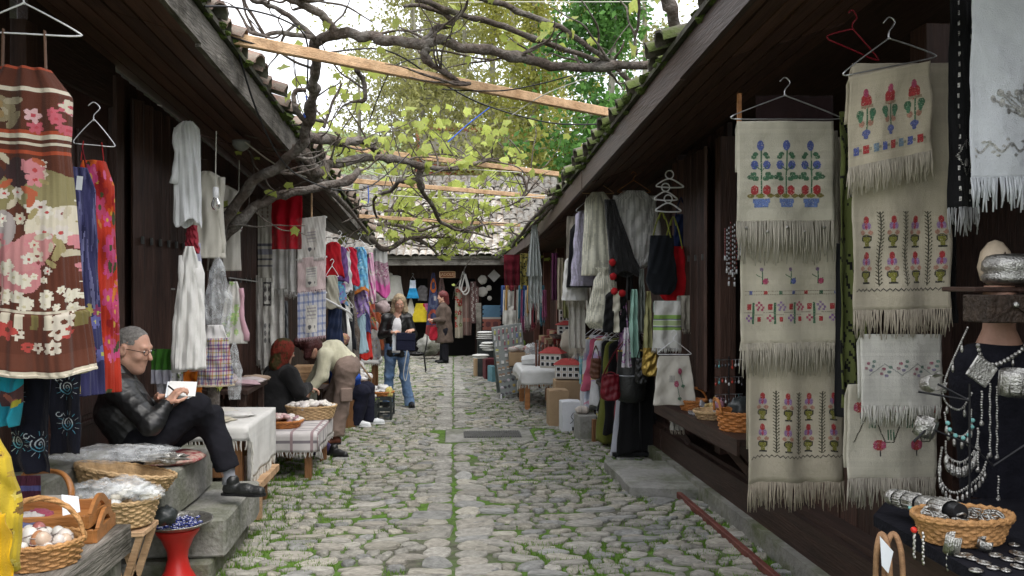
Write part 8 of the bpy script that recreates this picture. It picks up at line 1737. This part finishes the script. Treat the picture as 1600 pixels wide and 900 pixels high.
kb=Cv(.3,1.2,(.13,.075,.07));[kb.disc(.08+.07*(q%2),.1*q,.04,.05,(.45,.42,.38))for q in range(12)];[kb.disc(.08+.07*(q%2),.1*q,.025,.03,(.1,.06,.06))for q in range(12)]
for k,(x0,x1,y0,y1,lb)in enumerate(((735,744,440,505,'narrow dark woven band with pale rings'),(741,748,448,500,'narrow woven band right of the ringed band'))):hc('woven_band',lb,'band',x0,y0,x1,y1,YW-.1,kb.at,folds=1,amp=.03,nu=16,nv=60,seed=424+k,back=0)
for k,(x,y0)in enumerate(((724,424),(727,428))):
 b=MB();p=at(x,y0,YW-.2);w_=.10;b.tube(spline([p,p+V((-w_,0,-.4)),p+V((0,0,-.55)),p+V((w_,0,-.4)),p],6),.022,6);b.build('white_braid',cloth((.52,.50,.47)),loc=p,smooth=True,label=('thick white braided loop hanging above the brown rug','second white braided loop above the brown rug, slightly lower')[k],cat='braid',group='white braided loops')
for k,(x,y,s_,lb)in enumerate(((754,437,.20,'round cream knitted cap on the far wall'),(754,456,.22,'cream embroidered bib on the far wall'),(764,450,.12,'small white pouch on the far wall'),(765,466,.10,'small white mitten on the far wall'))):
 b=lump(at(x,y,YW),s_*.6,(1,.25,1),None,430+k,amp=.2);b.build('knitted_piece',cloth((.50,.47,.42)),loc=at(x,y,YW),smooth=True,label=lb,cat='knitwear')
b=MB();p=at(772,431,YW);b.box(p,(.24,.02,.24),RY(PI/4),bev=.006);b.build('lace_doily',cloth((.52,.50,.48)),loc=p,label='diamond white lace doily on the far wall',cat='doily')
cv=Cv(.5,.7,(.09,.17,.25),.02).rect(0,.5,.38,.7,(.25,.09,.07));[cv.disc(.02+.46*(q%2),.06*q,.03,.03,(.03,.03,.03))for q in range(12)];cv.disc(.15,.54,.08,.08,(.12,.05,.05)).disc(.35,.54,.08,.08,(.12,.05,.05)).rect(0,.5,.35,.38,(.4,.36,.33))
hc('kilim_rug','flat blue and rust kilim panel beside the weathered post','rug',754,477,783,516,YW-.5,cv.at,folds=.5,amp=.006,nu=30,nv=40,seed=440,back=0)
b=MB();p=at(748,500,YW-.45);b.box(p,(.13,.1,.9));b.build('post',WOODGX,eb)
sp_=at(699,429,YW-.3);t=thing('shop_sign',sp_,'small brown wooden sign with pale carved letters over the doorway','sign')
b=MB();b.box(sp_,(.42,.03,.17),bev=.006);b.build('board',mat('sign_wood',(.16,.06,.02),rough=.6,var=.3,scale=10),t)
for(dx,dz,w_,h_)in((0,.078,.42,.014),(0,-.078,.42,.014),(-.203,0,.014,.17),(.203,0,.014,.17)):b=MB();b.box(sp_+V((dx,-.02,dz)),(w_,.012,h_));b.build('frame',PINE,t)
tcu=bpy.data.curves.new('lettering','FONT');tcu.body='JADOLEJ';tcu.size=.105;tcu.extrude=.004;tcu.align_x='CENTER';tcu.align_y='CENTER';tcu.space_character=.95;tcu.materials.append(PINE)
tmp_=bpy.data.objects.new('lettering',tcu);link(tmp_);me_=bpy.data.meshes.new_from_object(tmp_.evaluated_get(bpy.context.evaluated_depsgraph_get()));bpy.data.objects.remove(tmp_);to=bpy.data.objects.new('lettering',me_);link(to,t);to.location=(0,-.022,0);to.rotation_euler=(R(90),0,0)
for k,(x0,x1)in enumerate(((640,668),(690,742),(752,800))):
 p0,p1=at(x0,440,YE+1.36),at(x1,440,YE+1.36);b=MB();b.box(((p0.x+p1.x)/2,YE+1.37,.62),(p1.x-p0.x,.06,2.2));b.build('doorway',mat('painted_interior_shade',(.006,.005,.005),rough=1,bump=0),eb)  # thin near-black slab on the wall, its colour stands in for interior shade
wcx=at(651,545,17.6);t=thing('wire_chair',(wcx.x,17.6,GZ(17.6)),'small black wire chair behind the blonde person','chair');b=MB()
for sx in(-1,1):
 for sy in(-1,1):b=MB();b.tube([(wcx.x+sx*.15,17.6+sy*.14,.10),(wcx.x+sx*.2,17.6+sy*.18,GZ(17.6))],.01,6);b.build('leg',BLACKM,t)
b=MB();b.tube([(wcx.x+.19*math.cos(2*PI*j/20),17.6+.18*math.sin(2*PI*j/20),.10)for j in range(21)],.012,6);b.build('seat_ring',BLACKM,t)
for q in range(5):b=MB();b.tube([(wcx.x-.16+.08*q,17.44,.10),(wcx.x-.16+.08*q,17.76,.10)],.006,5);b.build('seat_wire',BLACKM,t)
b=MB();b.tube(spline([(wcx.x+.17,17.5,.1),(wcx.x+.22,17.5,.35),(wcx.x+.22,17.6,.48),(wcx.x+.22,17.7,.35),(wcx.x+.17,17.7,.1)],6),.012,6);b.build('back',BLACKM,t)
lump(at(670,540,21.3),.3,(1,.8,.8),None,360,amp=.4).build('boulder',SLAB,loc=at(670,548,21.3),smooth=True,label='grey boulder at the foot of the kilims',cat='boulder')
p=gr(745,553);b=MB();b.box((p.x,p.y,GZ(p.y)+.15),(.36,.36,.3),bev=.01);b.build('black_box',DARKP,loc=(p.x,p.y,GZ(p.y)),label='black box carrying a basket near the street end',cat='box')
basket('wicker_basket','round basket of white wool on the black box near the street end',V((p.x,p.y,GZ(p.y)+.305)),.17,.17,.12,WICKER,rows=6,stakes=20,flare=1.15,weave=.008);lump(V((p.x,p.y,GZ(p.y)+.46)),.18,(1.2,1.1,.5),None,361,amp=.3).build('white_wool',cloth(WHITE),loc=(p.x,p.y,GZ(p.y)+.42),smooth=True,label='heap of white wool in the far round basket',cat='wool')
for k,(px_,py_,w_,h_,m,lb)in enumerate(((752,588,.30,.36,CARD,'brown carton with white cloth near the display board'),(765,592,.22,.40,mat('maroon_card',(.10,.02,.025),rough=.7),'dark red carton beside the display board'),(770,597,.12,.30,VC if 0 else mat('teal_card',(.10,.22,.26),rough=.7),'small teal carton against the display board'))):
 p=gr(px_,py_);carton(lb,(p.x,p.y,GZ(p.y)),(w_,.3,h_),m,.05+.1*k)
for k,(x,y,Y,w_,lb)in enumerate(((752,560,14.9,.3,'crumpled white cloth on the brown carton near the display board'),(762,548,15.6,.3,'pile of folded white cloths behind the display board'),(762,530,16.6,.4,'folded white towels on a stand behind the display board'))):
 t=thing('towel_stack',at(x,y,Y),lb,'towels');z=0
 for q in range(2+2*(k>0)):
  h_=random.uniform(.03,.05);lump(at(x,y,Y)+V((random.uniform(-.03,.03),0,z+h_/2)),.5,(w_*random.uniform(.9,1.1),.26,h_*1.1),None,370+k*9+q,amp=.12).build('towel',cloth((.74,.73,.70)),t,smooth=True);z+=h_
b=MB();p=at(762,532,16.6);b.box((p.x,16.6,(p.z+GZ(16.6))/2),(.42,.4,p.z-GZ(16.6)));b.build('stand',DARKP,loc=(p.x,16.6,GZ(16.6)),label='dark stand under the folded white towels',cat='stand')
hc('burgundy_shawl','burgundy shawl hanging at the far right eave','shawl',787,398,812,446,15.0,solidc((.10,.008,.016)),folds=2,amp=.03,seed=450,fringe=16,fl=.08,fcol=(.25,.02,.04),flare=.95)
cv=Cv(.2,.7,(.25,.21,.06),.012).scatter(60,.016,[(.02,.02,.015)],[(.02,.02,.01)],'blob')
hc('leopard_scarf','yellow and black leopard scarf between burgundy shawl and net scarf','scarf',813,396,827,452,14.2,cv.at,folds=1.5,amp=.03,nu=24,nv=60,seed=451)
NET=sheer((.42,.45,.44),'grey_net',.75)
hangcloth('net_scarf','long grey net scarf hung from one point at the right eave','scarf',at(832,350,11.2),at(838,350,11.2),82*pxm(11.2),solidc((.5,.5,.5)),folds=4,amp=.03,top=1,flare=4.2,seed=452,back=0,m=NET);hangcloth('net_scarf','lower tier of grey net scarf with ragged ends','scarf',at(826,428,11.3),at(846,428,11.3),46*pxm(11.3),solidc((.5,.5,.5)),folds=4,amp=.03,flare=1.1,seed=453,back=0,m=NET,fringe=20,fl=.1,fcol=(.4,.42,.42))
b=MB();b.tube([at(829,300,11.2),at(835,352,11.2)],.005,5);b.build('cord',WIREW,loc=at(829,300,11.2),label='cord holding the grey net scarf',cat='cord')
FC=[(.06,.12,.30),(.45,.42,.38),(.30,.05,.07),(.55,.53,.5),(.10,.25,.32),(.02,.02,.025),(.5,.3,.1),(.35,.1,.2),(.16,.08,.07),(.6,.58,.55)]
LB=['blue','cream','dark red','white','teal','black','orange','rose','brown','ivory']
for k in range(20):
 x=786+k*3.4;Y=16.6-k*.26;y0=446+(k*7)%14;c=FC[(k*3)%10]
 hc('hanging_scarf','%s scarf, number %s from the left in the far right row'%(LB[(k*3)%10],['one','two','three','four','five','six','seven','eight','nine','ten','eleven','twelve','thirteen','fourteen','fifteen','sixteen','seventeen','eighteen','nineteen','twenty'][k]),'scarf',x-4,y0,x+4,y0+42+(k*11)%26,Y,solidc(c),folds=2,amp=.03,nu=10,nv=14,seed=460+k,back=0,top=.7,fringe=6,fl=.06,fcol=c,group='scarves in the far right row')
for k,(x,y0,y1,Y)in enumerate(((803,455,480,15.2),(803,478,505,15.1),(797,485,520,15.0))):hc('lace_runner',('upper white lace runner on the far right stall','lower white lace runner on the far right stall','white lace runner trailing beside the display board')[k],'runner',x-9,y0,x+9,y1,Y,linen((.60,.58,.54),60+k),folds=2,amp=.02,seed=490+k,fringe=16,fl=.06)
RDW=mat('red_lacquer_box',(.16,.02,.02),rough=.4,var=.2)
for k in range(9):
 p=V((1.55+.14*(k%3),13.3+.35*(k//3),.60+.0*k));h_=.10+.05*((k*5)%3);b=MB();b.box(p+V((0,0,h_/2)),(.11,.14,h_),RZ(.1*k),bev=.006);b.build('lacquer_box',RDW if k%2 else CARD,loc=p,label=('dark red lacquer box on the far right shelf' if k%2 else 'plain brown box on the far right shelf'),cat='box',group='boxes on the far right shelf, '+('red' if k%2 else 'brown'))
table('goods_table','dark table with lacquer boxes on the far right',1.45,1.98,13.1,14.3,.60,WOODD,.06)
table('goods_table','dark table behind the white-clothed table on the right',1.0,1.55,12.75,13.05,.30,WOODD,.05)
for k in range(26):
 p=V((1.62+.3*random.random(),8.9+2.8*random.random(),.52));b=MB();b.col=random.choice([(.5,.48,.42),(.3,.08,.06),(.12,.12,.14),(.45,.3,.12),(.25,.3,.35)]);s_=random.uniform(.03,.06);b.lathe([(s_*.7,0),(s_,s_*.8),(s_*.8,s_*1.8),(s_*.4,s_*2.2),(s_*.45,s_*2.5),(.001,s_*2.5)],10,p);b.build('souvenir_pot',VCG,loc=p,smooth=True,label='small souvenir pot on the shelf behind the rack',cat='pot',group='souvenir pots behind the rack')
tote('leather_bag','small black leather bag hanging between the mint scarf and the gold bag',992,560,1012,600,7.5,(.012,.012,.013),.12,None,601,1.05,LEATH)
tote('leather_bag','brown leather bag hanging low at the far end of the rack',922,560,940,592,8.9,(.10,.045,.025),.14,None,602,1.05,MATS['brown_leather'])
g('white_blouse','white cotton blouse hanging behind the cream poncho','blouse',898,400,470,9.0,[(0,.04),(.08,.12),(1,.16)],solidc((.76,.75,.72)),yaw=.4,dr=.35,seed=603)
g('black_vest','black and cream knit vest under the black crochet shawl','vest',962,455,520,7.9,[(0,.05),(.1,.10),(1,.13)],lambda u,v:np.where((np.abs(u-.5)<.12)[...,None],np.array((.70,.67,.55)),np.array((.012,.012,.013))),dr=.35,seed=604)
table('goods_table','dark shelf table behind the clothes rack',1.58,2.0,8.7,11.9,.52,WOODD,.06)
for k in range(7):hc('hanging_scarf',('plum','sand','olive','white','grey','rust','ivory')[k]+' scarf on the inner wall behind the knitwear','scarf',862+k*9,395+(k%3)*8,872+k*9,470+(k%4)*14,11.6-k*.35,solidc([(.12,.03,.08),(.40,.35,.26),(.16,.16,.06),(.58,.57,.55),(.25,.25,.26),(.28,.08,.04),(.55,.52,.45)][k]),folds=2,amp=.03,nu=14,nv=20,seed=500+k,back=0,group='scarves on the inner right wall')
